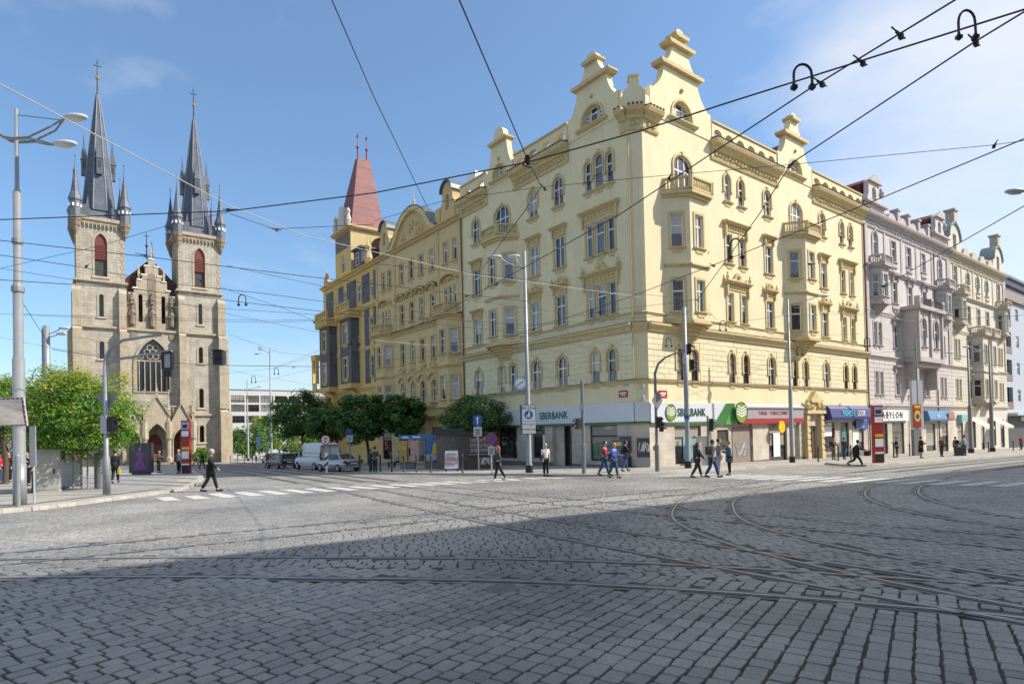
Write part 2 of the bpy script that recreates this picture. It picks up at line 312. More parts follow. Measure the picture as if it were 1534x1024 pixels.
    sb = MB(); sb.box(p.x-.16, p.x+.12, -.29, -.18, p.z-.1, p.z+.16); sb.tube([(p.x, -.2, p.z+.15), (c.x+.1, -.03, c.z), (c.x+.02, .12, c.z+.15), (c.x-.14, .0, c.z), (p.x-.1, -.2, p.z+.15)], .014, 5)
    POSES[name] = dict(body=body, top=top, trousers=trousers, shoeL=sm['L'].mesh('shoe', True), shoeR=sm['R'].mesh('shoe', True), eyes=ey.mesh('eyes'), short=hs.mesh('hair', True), long=hl.mesh('hair', True), skirt=sk.mesh('skirt', True), coat=ct.mesh('coat', True), backpack=bk.mesh('backpack'), handbag=hb.mesh('handbag'), shoulder_bag=sb.mesh('shoulder_bag'))
make_pose('walk', .34, -.27, .1, .3, -.35, .4, .3, .35, .05)
make_pose('walk2', -.22, .34, .38, .06, .3, -.28, .4, .3, .03)
make_pose('walks', .36, -.28, .1, .3, -.3, .3, .5, .45, .03, sleeve=0)
make_pose('stand', .03, -.04, .02, .03, .06, -.05, .15, .2)
make_pose('stands', .05, -.04, .05, .03, .1, .08, .25, .3, sleeve=0)
make_pose('phone', .04, -.03, .03, .02, .25, .3, 1.9, 1.7, .04)
make_pose('carry', .28, -.24, .1, .3, .45, .5, 1.1, 1.2, .06, sleeve=0)
make_pose('run', .75, -.5, .35, .75, -.7, .6, .7, .9, .2)
make_pose('sit', 1.45, 1.4, 1.4, 1.35, .5, .45, .9, .8, .1, sit=True)
# lettering meshes (plain built-in face)
TXT = {k: textmesh(*a) for k, a in dict(
    sber=('SBERBANK', .80, .03, .006, .82), tabak=('TABAK · TOBACCONIST', .44, .02, .002, .9), fashion=('FASHION', .78, .02, .004, .74), look=('LOOK', .78, .02, .004, .74), look2=('LOOK', .3, .01), fash2=('FASHION', .22, .01),
    babylon=('B·A·B·Y·L·O·N', 1.0, .02, .01, .95), pesi=('PĚŠÍ ZÓNA', .17, .008, .002), mhd=('MHD, JÍZD.', .13, .008), zas=('ZÁSOBOVÁNÍ', .13, .008), optika=('OPTIKA', .2, .006, .003), metro=('METRO', .3, .01), gril=('GRIL', .5, .01)).items()}
# ------------------------------------------------------------------ palette
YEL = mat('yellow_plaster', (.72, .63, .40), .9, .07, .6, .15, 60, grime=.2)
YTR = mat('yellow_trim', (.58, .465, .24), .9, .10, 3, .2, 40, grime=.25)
YBL = mat('yellow_blocks', (.72, .645, .425), .9, .06, 1.2, .15, 50, rnd=.05)
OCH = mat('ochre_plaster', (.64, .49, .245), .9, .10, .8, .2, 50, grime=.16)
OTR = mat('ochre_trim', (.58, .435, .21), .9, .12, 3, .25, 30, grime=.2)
TWY = mat('tower_yellow', (.66, .475, .18), .9, .10, .8, .2, 50, grime=.14)
CLK = mat_pattern('grey_clinker', (.115, .115, .135), (.15, .15, .17), (.08, .08, .09), 4, 1., .4, .03, axis='xz')
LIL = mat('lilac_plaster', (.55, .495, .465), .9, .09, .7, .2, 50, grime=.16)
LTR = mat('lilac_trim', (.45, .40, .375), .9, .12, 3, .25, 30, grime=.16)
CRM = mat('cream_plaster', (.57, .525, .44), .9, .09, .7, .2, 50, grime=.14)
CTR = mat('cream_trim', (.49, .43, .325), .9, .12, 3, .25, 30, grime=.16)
MOD = mat('blue_white_render', (.38, .42, .47), .8, .05, .7)
TRV = mat_pattern('travertine_cladding', (.50, .44, .36), (.56, .50, .42), (.34, .30, .25), 1, 1.1, .62, .008, .7, .1, axis='xz', grime=.25)
PLI = mat('dark_plinth', (.16, .15, .14), .8, .15, 2)
WHT = mat('white_paint', (.78, .78, .76), .5, .04)
WFR = mat('white_window_frame', (.74, .73, .69), .5, .05, rnd=.12)
DFR = mat('dark_frame', (.05, .045, .04), .5, .05)
BRF = mat('brown_frame', (.10, .065, .045), .5, .1)
TIL = mat_pattern('red_roof_tiles', (.36, .13, .075), (.28, .095, .06), (.10, .05, .04), 1, .25, .32, .03, .8, .9)
TIS = mat('tile_edge', (.10, .06, .045), .8, .25, 8, .5, 20)
RMT = mat_pattern('red_metal_sheets', (.175, .048, .045), (.195, .055, .05), (.11, .032, .032), 1, 1.3, .9, .015, .55, .3, axis='xz')
SLT = mat_pattern('slate', (.125, .14, .175), (.095, .11, .145), (.06, .07, .09), 1, .4, .3, .02, .5, .4, axis='xz')
SLD = mat('slate_plain', (.10, .115, .14), .45, .2, 3)
COP = mat('verdigris', (.24, .31, .28), .6, .2, 3)
CHS = mat_pattern('church_rubble', (.48, .435, .355), (.41, .37, .30), (.34, .30, .24), 1, .9, .42, .03, .95, .4, axis='xz', grime=.42)
CHT = mat('sandstone', (.42, .355, .255), .95, .22, 1.2, .4, 12, grime=.5)
CHD = mat('dark_sandstone', (.25, .20, .145), .95, .3, 1.5, .5, 10, grime=.4)
CHR = mat_pattern('church_red_tiles', (.17, .045, .035), (.13, .035, .03), (.07, .025, .02), 1, .3, .35, .03, .8, .7)
LOU = mat('red_louvre', (.16, .035, .03), .7, .15, 4)
LEA = mat('leaded_glass', (.02, .022, .026), .15, .1, 8, spec=.7)
BLK = mat('black_metal', (.012, .012, .013), .5, .1)
STL = mat('galvanised_steel', (.28, .29, .30), .5, .12, 2, .05, 40, metal=.35)
STD = mat('grey_painted_post', (.17, .18, .185), .55, .12, 2)
BOL = mat('dark_bollard', (.035, .037, .04), .5, .15, 5)
RED = mat('red_paint', (.34, .025, .025), .45, .06)
BLU = mat('blue_paint', (.02, .085, .32), .45, .06)
NAVY = mat('navy_awning', (.03, .035, .17), .55, .08)
GRN = mat('green_paint', (.04, .17, .04), .45, .06); GRD = mat('dark_green_letters', (.01, .10, .055), .45, .03)
LIME = mat('lime_paint', (.22, .30, .03), .4, .05); YPT = mat('yellow_sign', (.75, .48, .01), .4, .05)
GRS = mat('grey_panel', (.42, .43, .46), .5, .04); FASC = mat('white_fascia', (.60, .62, .66), .45, .03)
CYA = mat('cyan_letters', (.10, .60, .75), .4, 0); BLKL = mat('black_letters', (.015, .015, .02), .5, 0)
SKN = mat('skin', (.52, .32, .23), .6, .06, 8)
GOLD = mat('gilt', (.7, .42, .08), .25, .05, metal=.9)
BARK = mat('bark', (.085, .065, .045), .95, .3, 8, .8, 18)
RUST = mat('brown_pipe', (.16, .06, .045), .6, .1)
INT = mat('shop_interior', (.05, .05, .055), .7, .6, 1.2)
CLOTHS = {}
def cloth(c):
    k = 'cloth_%02d%02d%02d' % tuple(int(x*99) for x in c); return mat(k, c, .9, .12, 9)

# ------------------------------------------------------------------ façade frames
class Fac:
    """local x runs along the wall, -y is outwards, z is world height"""
    def __init__(s, parent, ox, oy, rz): s.p, s.o, s.rz = parent, Vector((ox, oy, 0)), rz; s.x = Vector((cos(rz), sin(rz), 0)); s.n = Vector((sin(rz), -cos(rz), 0))
    def put(s, name, me, m, u=0, z=0, n=0, **k):
        w = s.o + s.x*u + s.n*n + Vector((0, 0, z)) - s.p.location
        return obj(name, me, m, s.p, w, s.rz, **k)
CACHE = {}
def cached(key, fn):
    if key not in CACHE: CACHE[key] = fn()
    return CACHE[key]
def frame_mesh(w, h, arch, style, mi=None):
    def f():
        mb = MB(); t = .075; O = outline(w, h, arch); I = outline(w-2*t, h-2*t, arch, 0, t); ring(mb, O, I, .10, .17)
        H = h-.02
        if style == 'cross':
            nm = 1 if w < 1.7 else 2
            for i in range(nm):
                x = (i+1)*w/(nm+1)-w/2; top = h if not arch or arch == 'g' else h-(1-sqrt(max(0, 1-(2*x/w)**2)))*arch*w/2
                mb.box(x-.045, x+.045, .115, .165, t, top-t*.6)
            zt = h*(.66 if not arch else .60); mb.box(-w/2+t, w/2-t, .105, .168, zt-.05, zt+.05)
        elif style == 'narrow':
            zt = h*.64; mb.box(-w/2+t, w/2-t, .105, .168, zt-.05, zt+.05)
        elif style == 'shop':
            mb.box(-w/2+t, w/2-t, .105, .168, h*.7-.05, h*.7+.05)
        return mb.mesh('window')
    return cached(('fr', w, h, arch, style), f)
def pane_mesh(w, h, arch):
    def f():
        P = outline(w-.02, h-.02, arch, 0, .01); mb = MB(); mb.add([(p[0], .15, p[1]) for p in P], [tuple(range(len(P)))]); return mb.mesh('pane')
    return cached(('pa', w, h, arch), f)
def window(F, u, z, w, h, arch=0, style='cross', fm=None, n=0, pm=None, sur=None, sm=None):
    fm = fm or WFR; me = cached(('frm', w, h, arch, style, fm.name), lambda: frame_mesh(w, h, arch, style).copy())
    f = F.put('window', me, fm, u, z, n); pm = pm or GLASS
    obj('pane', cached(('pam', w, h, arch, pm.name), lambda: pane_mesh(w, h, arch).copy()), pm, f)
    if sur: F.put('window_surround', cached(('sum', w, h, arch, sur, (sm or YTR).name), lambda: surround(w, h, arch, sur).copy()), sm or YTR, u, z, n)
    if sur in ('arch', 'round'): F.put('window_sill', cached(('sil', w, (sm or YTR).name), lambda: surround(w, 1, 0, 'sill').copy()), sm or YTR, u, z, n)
def surround(w, h, arch, kind):
    def f():
        mb = MB(); t = .17
        if kind == 'sill': mb.run(-w/2-.16, w/2+.16, [(0, -.14), (.10, -.14), (.2, -.04), (.2, .0), (0, .0)]); mb.prism([(-w/2, -.14), (-w/2+.1, -.38), (w/2-.1, -.38), (w/2, -.14)], -.05, 0)
        if kind in ('arch', 'round'):
            O = outline(w+2*t, h+t, arch, 0, 0); I = outline(w, h, arch)
            lo = .38 if kind == 'arch' else 0.
            O = [(x, max(z, h*lo)) for x, z in O]; I = [(x, max(z, h*lo)) for x, z in I]
            ring(mb, O, I, -.09, .0); k = .1
            mb.prism([(-k, h-.03), (k, h-.03), (k*1.5, h+t+.1), (-k*1.5, h+t+.1)], -.14, 0)
            for s in (-1, 1): mb.box(s*(w/2+t/2)-t*.6, s*(w/2+t/2)+t*.6, -.13, 0, h*lo-.10, h*lo+.02)
        elif kind in ('hood', 'crest', 'plain', 'wide'):
            mb.box(-w/2-t, -w/2, -.06, 0, 0, h+t); mb.box(w/2, w/2+t, -.06, 0, 0, h+t); mb.box(-w/2, w/2, -.06, 0, h, h+t)
            mb.run(-w/2-.22, w/2+.22, [(0, -.13), (.08, -.13), (.17, -.05), (.17, 0), (0, 0)])
            if kind != 'plain':
                e = w/2+.34; zt = h+t+(.42 if kind == 'hood' else .5)
                mb.box(-w/2-t, w/2+t, -.07, 0, h+t+.005, zt)
                mb.run(-e, e, [(0, zt), (.16, zt), (.28, zt+.1), (.42, zt+.14), (.42, zt+.22), (0, zt+.3)])
                for s in (-1, 1): mb.prism([(s*(w/2+.1)-.09, zt), (s*(w/2+.1)-.06, zt-.55), (s*(w/2+.1)+.06, zt-.55), (s*(w/2+.1)+.09, zt)], -.2, 0)
                for i in range(5):    # relief under the hood
                    x = -w/2+w*(i+.5)/5; mb.ball((x, -.08, (h+t+zt)/2), .085, 6)
                if kind == 'crest':
                    z0 = zt+.2; pr = [(-.62, 0), (.62, 0), (.56, .16), (.36, .18), (.34, .36), (.18, .58), (0, .66), (-.18, .58), (-.34, .36), (-.36, .18), (-.56, .16)]
                    mb.prism([(x*max(1, w*.85), z0+z) for x, z in pr], -.2, -.02); mb.ball((0, -.2, z0+.33), .16, 8)
                    for s in (-1, 1):
                        mb.lathe([(.03, z0), (.10, z0+.08), (.13, z0+.26), (.05, z0+.36), (.07, z0+.48), (.005, z0+.56)], 8, s*(e-.12), -.2); mb.ball((s*.42*max(1, w*.85), -.18, z0+.12), .13, 6)
            mb.prism([(-w/2, -.14), (-w/2+.12, -.42), (-.15, -.36), (0, -.44), (.15, -.36), (w/2-.12, -.42), (w/2, -.14)], -.05, 0)
        return mb.mesh('window_surround')
    return cached(('su', w, h, arch, kind), f)
def bay_polys(c, hw, hf, p): return [(c-hw, 0), (c-hf, -p), (c+hf, -p), (c+hw, 0)]
def bay(F, c, z0, z1, hw, hf, p, wm, tm, floors, corb=1.1, balcony=True, arch=0, balc_h=.95, ww=.85, apron=True):
    """canted bay: three wall panels with real openings, corbel below, balcony above"""
    P = bay_polys(c, hw, hf, p); par = F.p
    for i in range(3):
        a, b = P[i], P[i+1]; ln = sqrt((b[0]-a[0])**2+(b[1]-a[1])**2); ang = atan2(b[1]-a[1], b[0]-a[0])
        wo = F.o + F.x*a[0] - F.n*a[1]; G2 = Fac(par, wo.x, wo.y, F.rz+ang)
        wl = min(ww, ln-.5) if i != 1 else min(ww+.1, ln-.55)
        G2.put('bay_wall', wallmesh('bay_wall', [(0, z0), (ln, z0), (ln, z1), (0, z1)], [outline(wl, h, arch, ln/2, z) for z, h in floors], .2), wm)
        for z, h in floors: window(G2, ln/2, z, wl, h, arch, 'narrow' if wl < .95 else 'cross', sur='plain', sm=tm)
    mb = MB(); q = lambda g: [(c-hw-g*.6, 0), (c-hf-g*.5, -p-g), (c+hf+g*.5, -p-g), (c+hw+g*.6, 0)]
    mb.slab(q(.08), z0-.16, z0-.002); mb.slab(q(.2), z0-.32, z0-.163)
    if len(floors) > 1:
        for i in range(len(floors)-1):
            zz = (floors[i][0]+floors[i][1]+floors[i+1][0])/2-.1; F.put('bay_band', MB().slab(q(.06), zz-.2, zz-.06).slab(q(.16), zz-.06, zz+.06), tm)
    for k in range(5):       # corbel steps down to the wall
        s = 1-(k+1)/6; g = -.06-.0*k; zz = z0-.325-corb*k/5
        mb.slab([(c-hw*(.35+.6*s), 0), (c-hf*(.3+.65*s), -p*s), (c+hf*(.3+.65*s), -p*s), (c+hw*(.35+.6*s), 0)], zz-corb/5+.003, zz)
    F.put('bay_moulding', mb, tm)
    mb = MB(); mb.slab(q(.22), z1, z1+.18); mb.slab(q(.4), z1+.183, z1+.4); F.put('bay_cornice', mb, tm)
    if balcony:
        zb = z1+.4; Q = [(c-hw+.12, 0), (c-hf-.2, -p-.26), (c+hf+.2, -p-.26), (c+hw-.12, 0)]; ft = F.put('balcony_floor', MB().slab(q(.3), zb+.002, zb+.06), tm)
        rail = MB()
        for i in range(3):
            a, b = Q[i], Q[i+1]; ln = sqrt((b[0]-a[0])**2+(b[1]-a[1])**2); dx, dy = (b[0]-a[0])/ln, (b[1]-a[1])/ln; nx, ny = dy, -dx
            def bx(s0, s1, t, za, zc): rail.slab([(a[0]+dx*s0+nx*t, a[1]+dy*s0+ny*t), (a[0]+dx*s1+nx*t, a[1]+dy*s1+ny*t), (a[0]+dx*s1-nx*t, a[1]+dy*s1-ny*t), (a[0]+dx*s0-nx*t, a[1]+dy*s0-ny*t)], za, zc)
            bx(-.05, ln+.05, .1, zb+.06, zb+.2); bx(-.08, ln+.08, .13, zb+balc_h-.13, zb+balc_h); k = max(2, int(ln/.2))
            for j in range(k):
                s = (j+.5)*ln/k; rail.lathe([(.035, zb+.2), (.075, zb+.36), (.04, zb+.6), (.06, zb+balc_h-.13)], 6, a[0]+dx*s, a[1]+dy*s)
            for s in (0, ln): bx(s-.13, s+.13, .135, zb+.062, zb+balc_h-.005)
        F.put('balustrade', rail, tm)
def cornice(F, u0, u1, prof, m, name='cornice'): return F.put(name, MB().run(u0, u1, prof), m)
BAND = lambda z, o=.2, h=.3: [(0, z-h), (o*.35, z-h), (o*.6, z-h*.5), (o, z-h*.28), (o, z), (0, z+.06)]
def dentils(F, u0, u1, z, m, step=.35, w=.14, h=.18, o=.16):
    mb = MB(); n = int((u1-u0)/step)
    for i in range(n): x = u0+(i+.5)*(u1-u0)/n; mb.box(x-w/2, x+w/2, -o, 0, z-h, z)
    return F.put('dentils', mb, m)
def gable(F, c, steps, z0, m, tm, cap, win=None, th=.55):
    """stepped scroll gable; steps = list of (half width bottom, half width top, z bottom, z top, ledge half width or 0)"""
    R_, Lf = [], []
    for (a, b, zb, zt, led) in steps:
        for i in range(7):
            t = i/6; R_.append((b+(a-b)*(1-t)**2.2 if a != b else a, zb+(zt-zb)*t))
    r, zc = cap
    for i in range(0, 7): R_.append((r*cos(pi/2*i/6), zc+r*sin(pi/2*i/6)*1.05))
    out = [(c+x, z) for x, z in R_] + [(c-x, z) for x, z in reversed(R_)]
    pts = []
    for p in out:
        if not pts or abs(p[0]-pts[-1][0])+abs(p[1]-pts[-1][1]) > 1e-3: pts.append(p)
    if abs(pts[0][0]-pts[-1][0])+abs(pts[0][1]-pts[-1][1]) < 1e-3: pts.pop()
    holes = []
    if win: holes = [outline(win[0], win[1], 1., c, win[2])]
    g = F.put('gable', wallmesh('gable', pts, holes, through=th), m, n=.06)
    mb = MB()
    for (a, b, zb, zt, led) in steps:
        if led: mb.prism([(c-led+.15, zt-.12), (c+led-.15, zt-.12), (c+led, zt+.04), (c+led, zt+.16), (c-led, zt+.16), (c-led, zt+.04)], -.35, th+.1)
    if win: ring(mb, outline(win[0]+.34, win[1]+.17, 1., c, win[2]), outline(win[0], win[1], 1., c, win[2]), -.14, -.06); mb.run(c-win[0]/2-.5, c+win[0]/2+.5, [(.06, win[2]-.2), (.2, win[2]-.2), (.34, win[2]-.08), (.34, win[2]), (.06, win[2])])
    for s in (-1, 1): mb.ball((c+s*.0, -.1, steps[0][3]+.7), .16, 6) if s > 0 else None
    F.put('gable_moulding', mb, tm)
    if win:
        for x, w in ((c, win[0]*.36), (c-win[0]*.33, win[0]*.2), (c+win[0]*.33, win[0]*.2)):
            hh = win[1]*(.93 if x == c else .62); window(F, x, win[2]+.05, w, hh, 0 if x == c else .0, 'narrow', n=-.1)
        mbp = MB(); P = outline(win[0], win[1], 1., c, win[2]); mbp.add([(p[0], .31, p[1]) for p in P], [tuple(range(len(P)))]); F.put('gable_infill', mbp, m)
    return g
def arcade(F, u0, u1, z0, z1, n, m, tm, rise=.75):
    """roof parapet pierced by flat arches"""
    w = (u1-u0)/n*.68; h = (z1-z0)*.62
    F.put('parapet', wallmesh('parapet', [(u0, z0), (u1, z0), (u1, z1), (u0, z1)], [outline(w, h, rise, u0+(u1-u0)*(i+.5)/n, z0+.12) for i in range(n)], through=.4), m)
    mb = MB(); mb.box(u0, u1, -.1, .5, z1+.002, z1+.14)
    F.put('parapet_coping', mb, tm)
def tile_edge(F, u0, u1, z, out):
    mb = MB(); n = max(1, int((u1-u0)/.28))
    for i in range(n): x = u0+(i+.5)*(u1-u0)/n; mb.tube([(x, -out-.06, z), (x, 0, z+.16)], .085, 6)
    F.put('tile_edge', mb, TIS)
MAINC = lambda z: [(0, z-1.45), (.1, z-1.45), (.16, z-1.3), (.1, z-1.25), (.1, z-.75), (.22, z-.7), (.3, z-.5), (.62, z-.32), (.72, z-.1), (.72, z), (0, z+.05)]
def frieze(F, u0, u1, z0, z1, m):
    mb = MB(); k = max(2, int((u1-u0)/.42))
    for i in range(k):
        x = u0+(i+.5)*(u1-u0)/k; r = random.uniform(.11, .17); mb.ball((x, -.11, (z0+z1)/2+random.uniform(-.08, .08)), r, 6)
        mb.tube([(x-.2, -.13, z0+.06), (x-.05, -.15, z1-.06), (x+.18, -.13, z0+.1)], .035, 4)
    F.put('frieze_relief', mb, m)
# ------------------------------------------------------------------ corner building
CX, CY = 31.8, 26.84
def rect(u0, u1, z0, z1): return [(u0, z0), (u1, z0), (u1, z1), (u0, z1)]
B1 = thing('corner_building', 'tall pale yellow corner building with scrolled gables and white bank fascia', 'building', (CX, CY, gz(CX, CY)))
FL = Fac(B1, CX, 0, -pi/2); FR = Fac(B1, 0, CY, 0); FC = Fac(B1, CX, CY+.66, -pi/4)
U0, U1 = -48.6, -(CY+.66); V0, V1 = CX+.66, 66.9
# openings of the upper floors: (u, z, w, h, arch, style, surround)
RW, LW = [], []
for u, s in ((42.5, 1), (44.45, 1), (62.0, 1), (63.9, 1)):
    RW += [(u, 4.88, .85, 2.35, 1., 'narrow', 'arch'), (u, 19.1, .85, 2.15, 1., 'narrow', 'arch')]
for u in (42.5, 44.45, 62.0, 63.9): RW += [(u, 9.68, .8, 2.25, 0, 'narrow', 'plain'), (u, 14.25, .8, 2.3, 0, 'narrow', 'plain')]
for u in (48.35, 58.0):
    RW += [(u, 4.88, 1.15, 2.4, 1., 'cross', 'arch'), (u, 9.68, 1.15, 2.25, 0, 'cross', 'crest'), (u, 14.25, 1.15, 2.35, 0, 'cross', 'hood'), (u, 19.1, 1.15, 2.2, .9, 'cross', 'arch')]
for u in (36.0, 37.7, 52.2, 54.1): RW.append((u, 4.88, .85, 2.35, 1., 'narrow', 'arch'))
for u in (36.85, 53.15): RW.append((u, 18.5, 2.1, 2.75, .75, 'cross', 'round'))
for y in (46.05, 37.78, 34.7):
    a = -y; LW += [(a, 4.9, 1.15, 2.35, 1., 'cross', 'arch'), (a, 9.65, 1.15, 2.3, 0, 'cross', 'crest' if y != 46.05 else 'hood'), (a, 14.15, 1.15, 2.4, 0, 'cross', 'hood'), (a, 18.95, 1.15, 2.25, .9, 'cross', 'arch')]
for y in (42.5, 40.9, 31.15, 29.5): LW.append((-y, 4.9, .85, 2.35, 1., 'narrow', 'arch'))
for y, w in ((31.42, .66), (30.35, .9), (29.28, .66)):
    LW += [(-y, 9.65, w, 2.3, 0, 'narrow', 'plain'), (-y, 14.15, w, 2.4, 0, 'narrow', 'plain'), (-y, 18.95, w, 2.2 if w < .8 else 2.5, .9, 'narrow', 'arch')]
LW.append((-42.0, 18.5, 2.1, 2.7, .75, 'cross', 'round'))
for F, ws, a, b in ((FL, LW, U0, U1), (FR, RW, V0, V1)):
    for z0, z1 in ((3.3, 8.6), (8.6, 23.4)):
        F.put('wall', wallmesh('wall', rect(a, b, z0, z1), [outline(w, h, ar, u, z) for (u, z, w, h, ar, st, su) in ws if z0 <= z < z1]), YEL)
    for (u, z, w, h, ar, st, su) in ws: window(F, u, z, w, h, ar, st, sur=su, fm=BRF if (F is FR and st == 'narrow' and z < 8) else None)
FC.put('wall', wallmesh('wall', rect(0, .933, 3.3, 23.4), []), YEL)
FC.put('corner_strip', MB().prism(outline(.5, 11.2, 1., .467, 9.6), -.05, -.001), YEL)
# shared hoods over the coupled and triple windows
for F, c, hw in ((FR, 43.48, 1.75), (FR, 62.95, 1.75), (FL, -30.35, 1.95)):
    for z, crest in ((12.2, 1), (16.85, 0)):
        mb = MB(); mb.box(c-hw+.2, c+hw-.2, -.07, 0, z, z+.45); mb.run(c-hw, c+hw, [(0, z+.45), (.16, z+.45), (.28, z+.55), (.42, z+.6), (.42, z+.68), (0, z+.76)])
        for s in (-1, 1): mb.prism([(c+s*(hw-.28)-.1, z+.45), (c+s*(hw-.28)-.06, z-.5), (c+s*(hw-.28)+.06, z-.5), (c+s*(hw-.28)+.1, z+.45)], -.2, 0)
        for i in range(9): mb.ball((c-hw+.4+(2*hw-.8)*i/8, -.08, z+.22), .1, 6)
        if crest:
            z0 = z+.7; mb.prism([(c+x, z0+q) for x, q in [(-.9, 0), (.9, 0), (.8, .16), (.5, .2), (.42, .42), (.2, .66), (0, .74), (-.2, .66), (-.42, .42), (-.5, .2), (-.8, .16)]], -.2, -.02); mb.ball((c, -.2, z0+.36), .18, 8)
            for s in (-1, 1): mb.lathe([(.03, z0), (.11, z0+.1), (.14, z0+.3), (.05, z0+.42), (.08, z0+.55), (.005, z0+.66)], 8, c+s*(hw-.2), -.2)
        F.put('window_hood', mb, YTR)
# rusticated blocks of the first floor, one by one
MASK = {FL: [(u-w/2-.22, u+w/2+.22, z-.4, z+h+.3) for (u, z, w, h, *_) in LW if z < 8], FR: [(u-w/2-.22, u+w/2+.22, z-.4, z+h+.3) for (u, z, w, h, *_) in RW if z < 8]}
nb = 0; extra = {FL: MB(), FR: MB()}
for F, a, b in ((FR, V0, V1), (FL, U0, U1)):
    for k in range(8):
        z = 4.92+k*.4; u = a+(0 if k % 2 else -.55)
        while u < b:
            e = min(u+1.14, b); segs = [(max(u, a), e)]
            for m0, m1, q0, q1 in MASK[F]:
                if z+.4 > q0 and z < q1-.05: segs = [x for s in segs for x in ((s[0], min(s[1], m0)), (max(s[0], m1), s[1])) if x[1]-x[0] > .12]
            for s in segs:
                w = round(s[1]-s[0], 2); me = cached(('blk', w), lambda: MB().prism([(.018, .018), (w-.018, .018), (w-.018, .382), (.018, .382)], -.028, 0).mesh('block'))
                if nb < 296: F.put('block', me, YBL, s[0], z, 0); nb += 1
                else: extra[F].box(s[0]+.018, s[1]-.018, -.028, 0, z+.018, z+.382)
            u += 1.14
for F in (FL, FR):
    if extra[F].v: F.put('block_courses', extra[F], YBL, kind='stuff')
# string courses and cornices
for F, a, b in ((FL, U0, U1), (FC, -.02, .953), (FR, V0, V1)):
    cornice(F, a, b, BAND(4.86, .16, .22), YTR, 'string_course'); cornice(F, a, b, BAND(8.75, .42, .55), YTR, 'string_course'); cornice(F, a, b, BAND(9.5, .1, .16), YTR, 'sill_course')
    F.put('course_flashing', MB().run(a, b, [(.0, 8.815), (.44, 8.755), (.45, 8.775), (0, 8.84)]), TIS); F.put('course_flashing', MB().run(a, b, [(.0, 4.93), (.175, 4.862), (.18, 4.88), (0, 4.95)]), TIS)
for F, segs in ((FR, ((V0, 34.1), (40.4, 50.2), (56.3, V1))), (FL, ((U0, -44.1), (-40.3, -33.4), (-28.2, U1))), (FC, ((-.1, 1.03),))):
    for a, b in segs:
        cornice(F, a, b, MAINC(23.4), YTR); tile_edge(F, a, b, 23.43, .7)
        if b-a > 1: frieze(F, a+.3, b-.3, 22.15, 22.65, YTR)
for a, b, n in ((40.7, 50.1, 6), (56.4, V1, 6)): arcade(FR, a, b, 23.5, 24.9, n, YEL, YTR)
for a, b, n in ((U0, -44.2, 2), (-40.2, -33.5, 4)): arcade(FL, a, b, 23.5, 24.9, n, YEL, YTR)
gable(FR, 36.9, [(3.55, 3.55, 23.3, 25.3, 0), (3.2, 1.95, 25.3, 27.4, 2.5), (1.8, .95, 27.56, 29.15, 1.5), (.75, .6, 29.3, 29.85, .8)], 23.3, YEL, YTR, (.55, 29.95), (2.3, 1.45, 23.75))
gable(FR, 53.2, [(2.95, 2.95, 23.3, 25.2, 0), (2.4, 1.55, 25.2, 27.1, 2.1), (1.3, .6, 27.3, 28.7, .75)], 23.3, YEL, YTR, (.55, 28.75), (2.1, 1.35, 23.75))
gable(FL, -30.8, [(2.55, 2.55, 23.3, 25.1, 0), (2.2, 1.5, 25.1, 26.9, 1.95), (1.35, .65, 27.1, 28.3, .8)], 23.3, YEL, YTR, (.6, 28.4), (2.1, 1.35, 23.75))
gable(FL, -42.2, [(1.95, 1.95, 23.3, 24.7, 0), (1.7, 1.15, 24.7, 26.9, 1.35), (.8, .75, 27.08, 27.4, 0)], 23.3, YEL, YTR, (.75, 27.4), (1.7, 1.2, 23.7))
for F, c in ((FC, .467),): F.put('corner_pier', MB().prism([(c-.75, 23.4), (c+.75, 23.4), (c+.75, 24.6), (c+.35, 25.0), (c+.3, 25.6), (c-.3, 25.6), (c-.35, 25.0), (c-.75, 24.6)], -.05, .7).box(c-.4, c+.4, -.12, .78, 25.602, 25.75), YEL)
for F, a, b in ((FR, V0, 33.4), (FL, -28.3, U1)): F.put('corner_parapet', MB().box(a, b, -.03, .5, 23.45, 24.5), YEL)
# bays
bay(FR, 36.85, 9.15, 17.7, 2.35, 1.0, 1.25, YEL, YTR, [(9.68, 2.25), (14.2, 2.35)])
bay(FR, 53.15, 9.15, 17.7, 2.35, 1.0, 1.25, YEL, YTR, [(9.68, 2.25), (14.2, 2.35)])
bay(FL, -42.0, 9.15, 17.7, 2.2, .95, 1.2, YEL, YTR, [(9.68, 2.25), (14.2, 2.35)])
# roof
mb = MB(); ix = lambda d: (CX+d, CY+d)
for d0, z0, d1, z1 in ((.5, 23.4, 4.2, 26.2), (4.2, 26.2, 9, 26.6)):
    a, b = ix(d0), ix(d1); mb.add([(a[0], 48.6, z0), (a[0], a[1], z0), (b[0], b[1], z1), (b[0], 48.6, z1)], [(0, 1, 2, 3)]); mb.add([(a[0], a[1], z0), (66.9, a[1], z0), (66.9, b[1], z1), (b[0], b[1], z1)], [(0, 1, 2, 3)])
for c, h in ((36.9, 27.2), (53.2, 27)): mb.add([(c-2.6, CY+.5, 23.4), (c+2.6, CY+.5, 23.4), (c, CY+.5, h), (c-2.6, CY+7, 23.4), (c+2.6, CY+7, 23.4), (c, CY+7, h)], [(0, 2, 5, 3), (1, 4, 5, 2), (0, 1, 2)])
for c, h in ((30.8, 26.8), (42.2, 26.6)): mb.add([(CX+.5, c-2.2, 23.4), (CX+.5, c+2.2, 23.4), (CX+.5, c, h), (CX+7, c-2.2, 23.4), (CX+7, c+2.2, 23.4), (CX+7, c, h)], [(0, 3, 5, 2), (1, 2, 5, 4), (0, 2, 1)])
B1L = -B1.location
rf = obj('roof', mb, TIL, B1, B1L)
mb = MB()
